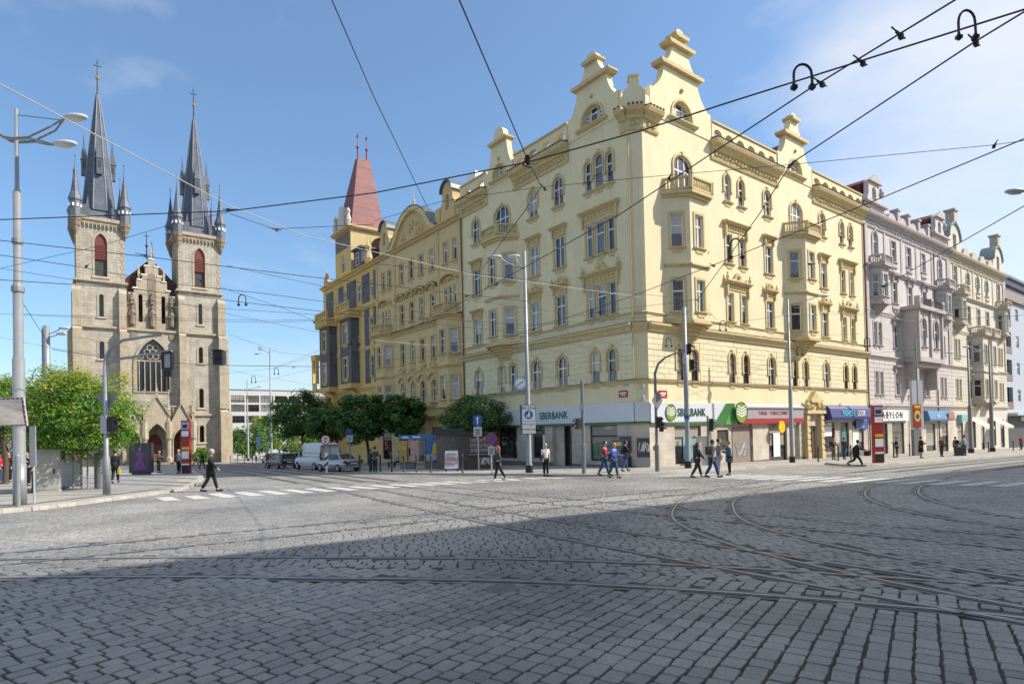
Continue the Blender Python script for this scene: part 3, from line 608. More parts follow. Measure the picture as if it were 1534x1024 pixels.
for x, y in ((60.5, 33.5), (61.0, 33.5), (61.5, 33.5), (65.5, 33), (40, 44)): mb.box(x-.2, x+.2, y-.25, y+.25, 25.5, 28.2)
obj('chimney', mb, CTR, rf); obj('aerial', MB().tube([(59, 32, 25.5), (59, 32, 29.3)], .03, 4).tube([(58.6, 32, 28.8), (59.4, 32, 28.8)], .02, 4).tube([(58.7, 32, 28.3), (59.3, 32, 28.3)], .02, 4), BLK, rf)
obj('satellite_dish', MB().lathe([(.02, 0), (.3, .06), (.55, .22), (.57, .24), (.3, .1), (.02, .05)], 12).mesh('satellite_dish'), WHT, rf, (CX+1.6, 36.5, 25.2))
# ground floor: cladding with shop openings
SHR = [(36.7, -1.05, 3.1, 2.7, 'shop'), (43.65, -1.55, 2.9, 3.3, None), (41.0, -.3, 1.5, 1.6, None), (49.0, -1.6, 2.8, 3.45, 'shop'), (52.2, -1.55, .7, 3.3, None), (54.95, -1.8, 1.5, 3.2, None), (58.2, -1.1, 2.3, 2.8, 'shop'), (61.4, -1.75, 1.6, 3.4, 'shop'), (64.3, -1.2, 2.6, 2.9, 'shop')]
SHL = [(-30.5, -.75, 2.7, 2.6, 'shop'), (-34.9, -1.25, 2.1, 3.15, None), (-37.7, -.7, 1.5, 2.6, 'shop'), (-41.9, -.8, 2.6, 2.7, 'shop'), (-46, -.8, 2.6, 2.7, 'shop')]
for F, sh, a, b in ((FL, SHL, U0, U1), (FR, SHR, V0, V1)):
    F.put('ground_floor_wall', wallmesh('ground_floor_wall', rect(a, b, -2.6, 3.3), [outline(w, h, 0, u, z) for u, z, w, h, s in sh], .3), TRV)
    F.put('plinth', wallmesh('plinth', rect(a, b, -2.6, -1.0 if F is FL else -1.25), [outline(w+.01, 3, 0, u, z) for u, z, w, h, s in sh if z < -1.2], .1), PLI, n=.04)
    for u, z, w, h, s in sh:
        if s: window(F, u, z, w, h, 0, 'shop', fm=DFR)
FC.put('ground_floor_wall', wallmesh('ground_floor_wall', rect(0, .933, -2.6, 3.3), []), TRV)
# bank entrance, shutter, cash machine, tobacconist's door
FL.put('entrance_back', MB().box(-35.95, -33.85, .9, 1.0, -1.25, 1.9), INT); FL.put('entrance_side', MB().box(-35.95, -34.95, .25, .32, -1.25, 1.9), TRV); window(FL, -34.4, -1.2, .95, 3.0, 0, 'narrow', fm=DFR, n=-.5); FL.put('step', MB().box(-36, -33.8, -.35, .9, -1.6, -1.22), PLI)
mb = MB()
for i in range(22): mb.box(42.2, 45.1, .12, .15 + .012*(i % 2), -1.55+i*.15, -1.55+(i+1)*.15-.01)
FR.put('roller_shutter', mb, mat('brown_shutter', (.27, .21, .18), .7, .12, 2))
FR.put('cash_machine', MB().box(40.25, 41.75, .1, .2, -.3, 1.3).box(40.5, 41.5, .02, .1, .1, .62), DFR); FR.put('cash_screen', MB().box(40.7, 41.3, .0, .018, .2, .5), BRF)
FR.put('shop_poster', MB().box(48.35, 49.4, .04, .06, -1.1, .9), WHT)
FR.put('shop_poster', MB().box(36.2, 37.3, .08, .1, -.7, .9), mat('teal_poster', (.18, .36, .38), .5, .4, 3)); FR.put('shop_poster', MB().box(57.4, 58.9, .08, .1, .4, 1.3), WHT); FR.put('shop_poster', MB().box(63.3, 64.6, .08, .1, -1.0, 1.3), WHT)
FR.put('shop_poster', MB().box(60.9, 61.9, .08, .1, -1.2, 1.3), mat('teal_shop_film', (.06, .22, .2), .4, .7, 2.5))
FL.put('shop_poster', MB().box(-37.3, -36.9, .08, .1, -.4, 1.2), WHT); FL.put('shop_poster', MB().box(-31.7, -29.3, .12, .14, -.6, .6), mat('window_display', (.14, .2, .13), .3, .9, 1.6))
# fascia
FL.put('fascia', MB().box(-43.6, U1, -.16, .0, 2.05, 3.36), FASC); FC.put('fascia', MB().box(-.02, .953, -.165, 0, 2.05, 3.36), FASC); FR.put('fascia', MB().box(V0, 42.3, -.163, 0, 1.95, 3.3), FASC)
FL.put('fascia_edge', MB().box(-43.6, U1, -.15, -.0, 1.9, 2.047), GRN); FC.put('fascia_edge', MB().box(-.02, .953, -.15, 0, 1.9, 2.047), GRN); FR.put('fascia_edge', MB().box(V0, 39.8, -.15, 0, 1.8, 1.947), GRN)
FL.put('lettering', TXT['sber'], GRD, -35.7, 2.68, .18); FR.put('lettering', TXT['sber'].copy(), GRD, 36.95, 2.6, .185)
FR.put('fascia_wedge', MB().prism([(39.6, 1.7), (41.0, 1.7), (42.35, 3.32), (41.3, 3.32)], -.19, -.164), GRN); FR.put('fascia_wedge', MB().prism([(41.05, 1.7), (42.4, 1.7), (42.4, 3.32)], -.2, -.164), mat('mid_green', (.08, .33, .07), .45, .05))
def disc(r, n=24, d=.05): return [(r*cos(2*pi*i/n), r*sin(2*pi*i/n)) for i in range(n)]
for u, z, r, n_ in ((34.55, 2.62, .55, .19), (42.9, 2.6, .78, .45)):
    o = FR.put('logo', MB().prism(disc(r), 0, .05), LIME, u, z, n_)
    mb = MB()
    for k in range(4): 
        zz = r*(.62-.27*k); hw = sqrt(max(.01, r*r-zz*zz))*.9; mb.prism([(-hw, zz+.03), (0, zz-.28*r), (hw, zz+.03), (hw, zz+.15*r), (0, zz-.14*r), (-hw, zz+.15*r)], -.02, -.001)
    obj('logo_stripe', mb, WHT, o); obj('logo_rim', ring(MB(), disc(r*1.06), disc(r), -.03, .06), GRD, o)
# tobacconist sign, yellow disc, doorway, fashion awning
FR.put('shop_sign', MB().box(43.0, 52.9, -.3, 0, 2.12, 2.95), mat('tabak_grey', (.34, .30, .33), .5, .05)); FR.put('shop_sign_edge', MB().box(43.0, 52.9, -.32, 0, 1.72, 2.117), RED); FR.put('shop_sign_top', MB().run(43.0, 52.9, [(0, 2.953), (.4, 2.953), (.42, 3.05), (0, 3.3)]), GRS)
FR.put('lettering', TXT['tabak'], mat('dark_red_letters', (.30, .02, .03), .5, 0), 47.9, 2.55, .31)
FR.put('disc_sign', MB().tube([(48.2, -.06, 1.45), (48.2, -1.0, 1.45)], .03, 5).lathe([(.01, 0)], 3) if 0 else MB().tube([(48.2, .0, 1.45), (48.2, -.55, 1.45)], .03, 5), STD)
FR.put('disc_sign_face', MB().prism([(48.5+x, 1.4+z) for x, z in disc(.5)], -.68, -.56), YPT)
mb = MB(); c = 54.95
mb.prism([(c-1.7, 2.5), (c+1.7, 2.5), (c+1.7, 2.8), (c-1.7, 2.8)], -.5, -.01); mb.prism([(c-.9, 3.7), (c+.9, 3.7), (c, 4.5)], -.45, -.01); mb.prism([(c-1.0, 3.5), (c+1.0, 3.5), (c+1.0, 3.7), (c-1.0, 3.7)], -.55, -.01)
mb.prism([(c-.7, 2.8), (c+.7, 2.8), (c+.7, 3.5), (c-.7, 3.5)], -.3, -.01)
for s in (-1, 1):
    mb.box(c+s*1.3-.3, c+s*1.3+.3, -.4, -.01, -2.0, -.9); mb.box(c+s*1.3-.22, c+s*1.3+.22, -.32, -.01, -.9, 2.5)
    for k in range(6): mb.box(c+s*1.3-.27, c+s*1.3+.27, -.37, -.01, -.8+k*.55, -.45+k*.55)
    mb.lathe([(.1, 2.8), (.3, 2.95), (.32, 3.3), (.12, 3.5), (.16, 3.7), (.01, 3.85)], 8, c+s*1.35, -.3); mb.ball((c+s*.6, -.3, 3.1), .28, 8)
FR.put('doorway_surround', mb, YTR); FR.put('door', MB().box(c-.75, c+.75, .12, .2, -1.8, 1.4).box(c-.55, c-.08, .08, .12, -1.5, .9).box(c+.08, c+.55, .08, .12, -1.5, .9), BRF)
FR.put('awning_sign', MB().run(57.1, 65.6, [(0, 1.9), (.75, 1.9), (.8, 2.15), (.62, 2.95), (.45, 3.15), (0, 3.25)]), NAVY)
FR.put('lettering', TXT['fashion'], CYA, 60.55, 2.5, .8); FR.put('lettering', TXT['look'], WHT, 63.3, 2.5, .8)
o = FR.put('hanging_sign', MB().box(63.6, 66.2, -.14, -.02, .95, 1.85), BLU); obj('lettering', TXT['look2'], WHT, o, (65.0, -.15, 1.2)); obj('lettering', TXT['fash2'], CYA, o, (64.9, -.15, 1.58))
# graffiti panels, street plates, small plates
FL.put('vent_panel', MB().box(-29.0, -27.9, -.06, 0, -1.2, 1.05), mat('blue_grey_door', (.10, .11, .15), .6, .1)); FC.put('graffiti_panel', MB().box(.05, .9, -.1, 0, -.4, .9), mat('dark_blue_panel', (.06, .065, .09), .6, .1)); FC.put('panel_base', MB().box(.05, .9, -.1, 0, -1.25, -.405), mat('grey_concrete', (.33, .33, .31), .9, .1))
mb = MB(); random.seed(3)
def scrawl(mb, u, z, w, h, n=4, y=-.11, r=.014):
    for k in range(n):
        p = []; x0 = u-w/2+w*random.random()*.6
        for i in range(9): a = i*1.1+random.random(); p.append((x0+w*.06*i+w*.16*cos(a), y, z+h*.38*sin(a*1.3+k)))
        mb.tube(p, r, 4)
scrawl(mb, .45, .3, .75, .9, 3, -.11, .02); FC.put('graffiti', mb, WHT)
mb = MB(); scrawl(mb, 43.4, -.3, 2.2, 1.6, 7, .105, .018); FR.put('graffiti', mb, WHT)
FL.put('street_plate', MB().box(-28.9, -28.1, -.04, 0, 3.75, 4.2), RED); FR.put('street_plate', MB().box(33.5, 34.4, -.04, 0, 3.65, 4.15), RED); FL.put('street_plate', MB().box(-28.5, -28.0, -.03, 0, 4.5, 4.68), mat('pale_blue_plate', (.2, .38, .55), .5, 0))
for F, u, z in ((FL, -28.5, 3.98), (FR, 33.95, 3.9)): F.put('plate_marks', MB().box(u-.3, u+.3, -.045, -.041, z-.0, z+.1).box(u-.2, u+.2, -.045, -.041, z-.13, z-.07), WHT)
FR.put('drainpipe', MB().tube([(66.75, -.12, -1.9), (66.75, -.12, 22)], .07, 6), RUST); FL.put('drainpipe', MB().tube([(-48.4, -.12, -1.6), (-48.4, -.12, 22)], .07, 6), RUST); FL.put('drainpipe', MB().tube([(U1+.05, -.1, 5), (U1+.05, -.1, 22)], .05, 6), YTR)
for z in (3.6, 4.4): FC.put('wall_lamp', MB().lathe([(.06, z-.2), (.1, z-.1), (.1, z+.15), (.05, z+.2)], 8, .55, -.15), GRS)

# ------------------------------------------------------------------ ochre house with curved pediment
B2 = thing('ochre_house', 'ochre stucco house with big curved pediment and two balconied bays', 'building', (CX, 58, gz(CX, 58)))
F2 = Fac(B2, CX+.02, 0, -pi/2); a, b = -67.6, -48.62; w2 = []
for y in (61.0, 58.7, 56.5, 54.2): w2 += [(-y, 4.7, .9, 2.35, 1., 'narrow', 'arch'), (-y, 9.2, .9, 2.3, 0, 'narrow', 'plain'), (-y, 13.7, .9, 2.15, 0, 'narrow', 'plain'), (-y, 18.35, .9, 2.1, 0, 'narrow', 'plain')]
for y in (65.55, 63.95, 51.5, 49.75): w2.append((-y, 18.35, .8, 2.1, 0, 'narrow', 'plain'))
for c in (65, 50.8):
    for d in (-1, 0, 1): w2.append((-c+d*.85, 13.85, .55, 2.1, 0, 'narrow', None))
SH2 = [(-65.3, -1.5, 2.4, 3.6), (-61.2, -1.5, 2.2, 3.6), (-57.6, -1.5, 2.6, 3.6), (-53.8, -1.5, 2.2, 3.6), (-50.4, -1.5, 2.2, 3.6)]
F2.put('wall', wallmesh('wall', rect(a, b, 3.2, 22.4), [outline(w, h, ar, u, z) for u, z, w, h, ar, *_ in w2]), OCH); F2.put('ground_floor_wall', wallmesh('ground_floor_wall', rect(a, b, -2.8, 3.2), [outline(w, h, 0, u, z) for u, z, w, h in SH2], .3), OCH)
for u, z, w, h, ar, st, su in w2: window(F2, u, z, w, h, ar, st, sur=su, sm=OTR)
for u, z, w, h in SH2: window(F2, u, z, w, h, 0, 'shop', fm=DFR)
for z, o in ((3.3, .3), (4.4, .12), (8.3, .12), (12.9, .3), (22.4, .55)): cornice(F2, a, b, BAND(z, o, .4), OTR, 'string_course')
cornice(F2, a, b, [(0, 13.0), (.36, 12.93), (.38, 13.0), (0, 13.08)], TIS, 'course_flashing')
for y in (61.0, 58.7, 56.5, 54.2):     # wavy hoods over the third floor, relief below the second
    c = -y; mb = MB(); O = [(c+1.1*cos(pi*i/10), 16.4+.62*sin(pi*i/10)) for i in range(11)]; I = [(c+.95*cos(pi*i/10), 16.4+.45*sin(pi*i/10)) for i in range(11)]; mb.prism(O+I[::-1], -.34, 0); F2.put('wave_hood', mb, OTR)
    mb = MB(); mb.prism([(c+1.12*cos(pi*i/10), 16.43+.66*sin(pi*i/10)) for i in range(11)]+[(c+1.09*cos(pi*i/10), 16.41+.62*sin(pi*i/10)) for i in reversed(range(11))], -.36, 0); F2.put('hood_flashing', mb, TIS)
    ob = MB(); O = [(c+1.05*cos(pi*i/10), 7.15+.75*sin(pi*i/10)) for i in range(11)]; I = [(c+.85*cos(pi*i/10), 7.15+.55*sin(pi*i/10)) for i in range(11)]; F2.put('window_arch', ob.prism(O+I[::-1], -.2, 0), OTR); mb = MB(); m2 = MB()
    for i in range(9): mb.ball((c-.6+.15*i, -.06, 8.5+random.uniform(-.2, .2)), random.uniform(.13, .22), 6); m2.ball((c+random.uniform(-.45, .45), -.06, 16.5+random.uniform(-.15, .25)), .13, 6)
    F2.put('relief', mb, OTR); F2.put('relief', m2, OTR)
for c in (-65, -50.8):
    mb = MB(); mb.prism([(c+1.6*cos(pi*i/12), 16.5+.75*sin(pi*i/12)) for i in range(13)]+[(c+1.4*cos(pi*i/12), 16.5+.55*sin(pi*i/12)) for i in reversed(range(13))], -.4, 0)
    for i in range(9): mb.ball((c+random.uniform(-.9, .9), -.06, 16.7+random.uniform(-.2, .25)), .16, 6)
    F2.put('wave_hood', mb, OTR)
    bay(F2, c, 4.3, 12.75, 1.75, .95, 1.0, OCH, OTR, [(4.75, 2.3), (9.25, 2.3)], corb=.8, ww=.8)
for i, y in enumerate((67.2, 62.6, 53.0, 48.9)): F2.put('pilaster', MB().box(-y-.25, -y+.25, -.08, 0, 13.1, 22), OTR)
P = [(-63.2, 22.4), (-62.4, 22.9), (-61.8, 23.6), (-61.2, 24.4), (-60.2, 25.2), (-59.2, 25.65), (-58.1, 25.8), (-57.0, 25.65), (-56.0, 25.2), (-55.0, 24.4), (-54.4, 23.6), (-53.8, 22.9), (-53.0, 22.4)]
F2.put('pediment', MB().prism(P, -.1, .5), OTR); F2.put('pediment_moulding', MB().prism([(x*1.0+(.18 if x > -58 else -.18), z+.16) for x, z in P]+[(-58.1+(x+58.1)*.88, 22.45+(z-22.4)*.88) for x, z in reversed(P)], -.42, -.101), OCH); F2.put('pediment_cap', MB().prism([(-58.1+(x+58.1)*1.04, z+.3) for x, z in P]+[(-58.1+(x+58.1)*1.035, z+.17) for x, z in reversed(P)], -.45, .9), SLD)
mb = MB()
for i in range(26): x = random.uniform(-2.6, 2.6); mb.ball((-58.1+x, -.1, 22.8+random.uniform(0, 2.2)*(1-abs(x)/3.2)), random.uniform(.15, .3), 6)
F2.put('pediment_relief', mb, OTR)
for c in (-65.0, -50.9):
    F2.put('dormer', wallmesh('dormer', [(c-1.3, 22.4), (c+1.3, 22.4), (c+1.3, 24.2), (c+.95, 24.6)]+[(c+.95*cos(pi*i/8), 25.4+.95*sin(pi*i/8)) for i in range(9)]+[(c-.95, 24.6), (c-1.3, 24.2)], [outline(.6, 1.5, 1., c, 23.6)], through=2.2), OTR, n=.05); F2.put('dormer_cap', MB().prism([(c+1.15*cos(pi*i/8), 25.4+1.15*sin(pi*i/8)) for i in range(9)]+[(c+1.02*cos(pi*i/8), 25.4+1.0*sin(pi*i/8)) for i in reversed(range(9))], -.3, 2.6), SLD); window(F2, c, 23.6, .6, 1.5, 1., 'narrow', n=-.1)
F2.put('attic_parapet', MB().box(-63.5, -62.9, -.05, .4, 22.4, 24).box(-53.3, -52.4, -.05, .4, 22.4, 24.2).box(-49.4, -48.65, -.05, .4, 22.4, 24.1), OTR)
F2.put('roof', MB().add([(a, .4, 22.4), (b, .4, 22.4), (b, 5, 26.4), (a, 5, 26.4)], [(0, 1, 2, 3)]), TIL); F2.put('chimney', MB().box(-52.2, -50.6, 3.2, 4.2, 25, 28.2), WHT)
F2.put('finial', MB().lathe([(.02, 26.1), (.25, 26.2), (.1, 26.5), (.16, 26.7), (.03, 27), (.02, 28.2)], 8, -58.1, .2), OTR)

# ------------------------------------------------------------------ yellow and grey clinker house with red tower roof
B3 = thing('tower_house', 'yellow and grey clinker house with steep red tower roof', 'building', (CX, 76, gz(CX, 76)))
F3 = Fac(B3, CX+.05, 0, -pi/2); a, b = -85., -67.62; w3 = []
for y in (80.2, 77.0, 72.5, 68.75): w3.append((-y, 18.3, 1.2 if y in (80.2, 72.5) else .9, 2.1, 0, 'cross', None))
for y in (77.1, 69.0): w3 += [(-y, 13.4, .95, 2.3, 0, 'narrow', 'plain'), (-y, 8.6, .95, 2.5, 0, 'narrow', 'plain')]
for y in (84, 77.1, 69): w3.append((-y, 4.2, 1.1, 2.2, 1., 'cross', 'arch'))
F3.put('wall', wallmesh('wall', rect(a, b, -3, 22.5), [outline(w, h, ar, u, z) for u, z, w, h, ar, *_ in w3]), TWY)
for u, z, w, h, ar, st, su in w3: window(F3, u, z, w, h, ar, st, sur=su, sm=OTR)
for x0, x1 in ((-83.8, -81.2), (-79.3, -77.6), (-76.4, -73.4), (-71.6, -69.4), (-68.2, -67.7)): F3.put('clinker_panel', MB().box(x0, x1, -.05, 0, 17.9, 21.4), CLK)
F3.put('clinker_panel', MB().box(-71, -69.6, -.05, 0, 7.8, 17), CLK); F3.put('clinker_panel', MB().box(-68.4, -67.7, -.05, 0, 7.8, 17), CLK)
for c in (-82, -74.6):
    for z, zt in ((8.0, 12.4), (12.4, 16.7)):
        F3.put('bay_wall', wallmesh('bay_wall', rect(c-1.8, c+1.8, z, zt), [outline(1.5, 2.6, 0, c, z+.7)]), CLK, n=1.1); window(F3, c, z+.7, 1.5, 2.6, 0, 'cross', n=1.1, sur='plain', sm=TWY)
    [F3.put('bay_side', MB().box(x, x+.2, -1.098, 0, 8, 16.7), CLK) for x in (c-1.8, c+1.6)]
    mb = MB(); mb.box(c-2.2, c+2.2, -1.55, 0, 16.702, 17.0); mb.box(c-2.3, c+2.3, -1.65, 0, 17.15, 17.35); mb.box(c-1.95, c+1.95, -1.3, 0, 7.4, 7.998)
    for i in range(7): mb.box(c-2.1+i*.66, c-1.85+i*.66, -1.6, 0, 16.3, 17.15)
    for i in range(6): mb.box(c-2.2+i*.82, c-1.9+i*.82, -1.6, -1.4, 17.35, 18.2)
    mb.box(c-2.25, c+2.25, -1.62, -1.38, 18.2, 18.35); F3.put('balcony', mb, TWY)
    F3.put('bay_arch', MB().prism([(c+1.9*cos(pi*i/12), 5.4+1.9*sin(pi*i/12)) for i in range(13)]+[(c+1.35*cos(pi*i/12), 5.4+1.35*sin(pi*i/12)) for i in reversed(range(13))], -.5, 0), TWY)
for z, o in ((3.3, .2), (7.4, .25), (12.4, .15), (17.4, .3), (22.4, .6)): cornice(F3, a, b, BAND(z, o, .4), TWY, 'string_course')
# corner loggia at the far end
mb = MB(); mb.box(-86.8, -85.02, -1.3, 1.0, 12.2, 12.9); mb.box(-86.8, -86.4, -1.2, -.8, 8.8, 12.2); mb.box(-85.4, -85.02, -1.2, -.8, 8.8, 12.2); mb.box(-86.8, -85.02, -1.3, 1.0, 7.6, 8.0); mb.box(-86.7, -85.1, -1.2, -1.1, 8.0, 8.9); F3.put('loggia', mb, TWY)
# tower
TA, TB = -80.2, -74.9
F3.put('tower_wall', wallmesh('tower_wall', rect(TA, TB, 22.4, 28.4), [outline(1.2, 2.3, 1., -77.5, 23.2)]), TWY); window(F3, -77.5, 23.2, 1.2, 2.3, 1., 'cross'); F3.put('timber_panel', MB().box(TA+.3, TB-.3, -.06, 0, 26.2, 28.2), mat('grey_timber', (.18, .16, .15), .9, .35, 6))
mb = MB(); mb.box(TB+.001, TB+.001+.01, 0, 4.4, 22.4, 28.4); F3.put('tower_side', MB().add([(TB, 0, 22.4), (TB, 4.4, 22.4), (TB, 4.4, 28.4), (TB, 0, 28.4), (TA, 0, 22.4), (TA, 4.4, 22.4), (TA, 4.4, 28.4), (TA, 0, 28.4)], [(0, 1, 2, 3), (4, 7, 6, 5), (1, 5, 6, 2)]), OTR)
F3.put('tower_cornice', MB().box(TA-.3, TB+.3, -.35, 4.7, 28.4, 28.6).box(TA-.45, TB+.45, -.5, 4.85, 28.602, 28.9), OTR)
F3.put('tower_roof', MB().add([(TA+.3, .1, 28.9), (TB+.1, .1, 28.9), (TB+.1, 4.8, 28.9), (TA+.3, 4.8, 28.9), (-77.8, 2.1, 39.0), (-77.0, 2.1, 39.0), (-77.0, 3.9, 39.0), (-77.8, 3.9, 39.0)], [(0, 1, 5, 4), (1, 2, 6, 5), (2, 3, 7, 6), (3, 0, 4, 7), (4, 5, 6, 7)]), RMT)
for y in (2.3, 3.6): F3.put('roof_finial', MB().lathe([(.12, 39), (.12, 40.4), (.22, 40.6), (.05, 40.9), (.03, 42.8)], 8, -77.4, y).box(-77.7, -77.1, y-.02, y+.02, 42.0, 42.3), mat('red_finial', (.25, .05, .05), .5, .1))
F3.put('tower_gablet', MB().prism([(-78.6, 28.9), (-76.4, 28.9), (-76.4, 30.6), (-76.9, 31.0), (-77.1, 31.7), (-77.5, 32.0), (-77.9, 31.7), (-78.1, 31.0), (-78.6, 30.6)], -.3, .8).lathe([(.3, 28.9), (.42, 29.6), (.2, 30.4), (.3, 30.8), (.02, 31.3)], 8, -75.3, -.1).lathe([(.3, 28.9), (.42, 29.6), (.2, 30.4), (.3, 30.8), (.02, 31.3)], 8, -79.7, -.1), CRM)
F3.put('roof', MB().add([(TB, .6, 22.4), (b, .6, 22.4), (b, 3.4, 26.6), (TB, 3.4, 27.6), (a, .6, 22.4), (TA, .6, 22.4), (TA, 3.4, 26.6), (a, 3.4, 26)], [(0, 1, 2, 3), (4, 5, 6, 7)]), CHR); F3.put('attic_dormer', MB().box(-73.9, -71.5, -.05, 3, 22.42, 25).box(-74.2, -71.2, -.3, 3.2, 25.002, 25.25), CLK); window(F3, -72.7, 23.0, .9, 1.6, 0, 'narrow', n=.2)
F3.put('attic_ornament', MB().lathe([(.4, 22.45), (.6, 23.3), (.3, 24.2), (.45, 24.8), (.05, 25.4)], 8, -70, .2), OTR); F3.put('attic_ornament', MB().lathe([(.4, 22.45), (.5, 23.2), (.3, 24), (.05, 24.8)], 8, -84, .2), OTR)

# ------------------------------------------------------------------ lilac house and cream house along the right-hand street
def side_house(B, a, b, wm, tm, bays, cols, cornz, arch4, gables, center=None, shop=None):
    F = Fac(B, 0, CY-.02, 0); ws = []
    for u in cols: ws += [(u, 4.5, 1.3, 2.4, 0 if not arch4 else .5, 'cross', 'hood'), (u, 9.7, 1.3, 2.4, 0, 'cross', 'hood'), (u, 14.6, 1.3, 2.35, 0, 'cross', 'hood' if not arch4 else 'plain'), (u, 19.2, 1.3, 2.3, 1. if arch4 else 0, 'cross', 'plain' if not arch4 else 'arch')]
    for u in bays: ws += [(u-.6, 4.5, .75, 2.4, 0, 'narrow', 'plain'), (u+.6, 4.5, .75, 2.4, 0, 'narrow', 'plain'), (u, 19.2, 1.3, 2.5, 1. if not arch4 else .3, 'cross', 'round'), (u-.6, 9.7, .75, 2.4, 0, 'narrow', 'plain'), (u+.6, 9.7, .75, 2.4, 0, 'narrow', 'plain'), (u, 14.6, 1.1, 2.4, 0, 'cross', None)]
    F.put('wall', wallmesh('wall', rect(a, b, 2.9, cornz), [outline(w, h, ar, u, z) for u, z, w, h, ar, *_ in ws]), wm)
    sh = shop; F.put('ground_floor_wall', wallmesh('ground_floor_wall', rect(a, b, -3.4, 2.9), [outline(w, h, 0, u, z) for u, z, w, h in sh], .35), TRV if not arch4 else wm)
    for u, z, w, h, ar, st, su in ws: window(F, u, z, w, h, ar, st, sur=su, sm=tm)
    for u, z, w, h in sh: window(F, u, z, w, h, 0, 'shop', fm=DFR)
    for z, o in ((3.4, .25), (8.6, .28), (13.3, .15), (18.0, .35)): cornice(F, a, b, BAND(z, o, .4), tm, 'string_course')
    cornice(F, a, b, MAINC(cornz), tm); frieze(F, a+.4, b-.4, cornz-1.2, cornz-.75, tm); dentils(F, a, b, cornz-.3, tm, .5, .22, .2, .5)
    rc = MB(); k = 0
    for i in range(10):
        z = 3.5+i*.47; segs = [(a, b)]
        for (u, zz, w, h, *_) in ws:
            if z+.47 > zz-.3 and z < zz+h+.2: segs = [x for s in segs for x in ((s[0], min(s[1], u-w/2-.2)), (max(s[0], u+w/2+.2), s[1])) if x[1]-x[0] > .1]
        for s in segs:
            n = max(1, int((s[1]-s[0])/1.3))
            for j in range(n): rc.box(s[0]+(s[1]-s[0])*j/n+.02, s[0]+(s[1]-s[0])*(j+1)/n-.02, -.035, 0, z+.025, z+.445)
    F.put('rusticated_courses', rc, wm, kind='stuff')
    for u in cols:
        for z in (13.75, 18.35):
            mb = MB(); mb.prism([(u-.75, z+.5), (u-.62, z-.0), (u, z-.22), (u+.62, z-.0), (u+.75, z+.5)], -.08, 0)
            for j in range(5): mb.ball((u-.5+j*.25, -.1, z+.2), .12, 6)
            F.put('apron_relief', mb, tm)
    for q0, q1 in zip(sorted(cols+bays), sorted(cols+bays)[1:]): F.put('pilaster', MB().box((q0+q1)/2-.22, (q0+q1)/2+.22, -.07, 0, 18.1, cornz-1.46), tm)
    for u in (a+.35, b-.35): F.put('pilaster', MB().box(u-.3, u+.3, -.12, 0, 8.7, cornz-1.4), tm)
    for u in bays:
        bay(F, u, 14.2, 17.6, 1.5, .8, .9, wm, tm, [(14.65, 2.35)], corb=1.0, ww=.9)
    F.put('roof', MB().add([(a, .5, cornz), (b, .5, cornz), (b, 2.6, cornz+3.0), (a, 2.6, cornz+3.0)], [(0, 1, 2, 3)]), CHR)
    return F
B4 = thing('lilac_house', 'pale lilac stucco house with arched central oriel and small dormers', 'building', (79, CY, gz(79, CY)))
F4 = side_house(B4, 66.92, 91.5, LIL, LTR, [69.6, 88.6], [74.4, 78.7, 83.1], 23.4, False, None, shop=[(70.2, -1.8, 2.4, 3.3), (74.2, -2.1, 3.2, 3.6), (79.2, -2.2, 1.6, 3.9), (83.8, -2.0, 3.0, 3.3), (88.6, -2.3, 2.2, 3.6)])
mb = MB(); c = 79.9
F4.put('oriel_wall', wallmesh('oriel_wall', rect(c-3.6, c+3.6, 8.7, 14.0), [outline(1.5, 3.2, 1., c-1.9, 9.9), outline(1.5, 3.2, 1., c+1.9, 9.9)]), LIL, n=1.5)
for s in (-1, 1): window(F4, c+s*1.9, 9.9, 1.5, 3.2, 1., 'cross', n=1.5, sur='arch', sm=LTR)
[F4.put('oriel_side', MB().box(x, x+.25, -1.498, 0, 8.7, 14), LIL) for x in (c-3.6, c+3.35)]
mb.box(c-4, c+4, -1.95, 0, 14.002, 14.4); mb.box(c-3.8, c+3.8, -1.75, 0, 8.2, 8.698); mb.box(c-3.4, c+3.4, -1.4, 0, 7.7, 8.2)
for s in (-1, 0, 1): mb.box(c+s*3.5-.35, c+s*3.5+.35, -1.85, -1.3, 14.4, 15.4); mb.box(c+s*3.55-.2, c+s*3.55+.2, -1.7, -1.502, 8.7, 14)
for s in (-3, 3): mb.prism([(c+s-.3, 7.7), (c+s-.2, 5.2), (c+s+.2, 5.2), (c+s+.3, 7.7)], -1.2, 0)
F4.put('oriel_moulding', mb, LTR); mb = MB()
for i in range(30): mb.tube([(c-3.5+i*.24, -1.8, 14.4), (c-3.5+i*.24, -1.95, 14.9), (c-3.5+i*.24, -1.75, 15.3)], .02, 4)
F4.put('balcony_railing', mb, BLK)
for u in (69.6, 88.7):
    F4.put('dormer', wallmesh('dormer', [(u-2.4, 23.5), (u+2.4, 23.5), (u+2.4, 24.6), (u+1.7, 24.9), (u+1.35, 25.6), (u+1.3, 26.9), (u, 27.6), (u-1.3, 26.9), (u-1.35, 25.6), (u-1.7, 24.9), (u-2.4, 24.6)], [outline(1.0, 1.7, 1., u, 24.7)], through=.5), LIL, n=.1); window(F4, u, 24.7, 1.0, 1.7, 1., 'cross', n=-.1)
    F4.put('dormer_moulding', MB().prism([(u-1.6, 26.8), (u+1.6, 26.8), (u, 27.7)], -.35, -.101).box(u-2.7, u+2.7, -.5, .6, 24.45, 24.65).lathe([(.2, 25.6), (.35, 26.1), (.1, 26.6)], 8, u+1.7, -.1), LTR); F4.put('dormer_roof', MB().prism([(u-1.5, 24.5), (u+1.5, 24.5), (u+1.5, 26.7), (u, 27.5), (u-1.5, 26.7)], .6, 5), CHR)
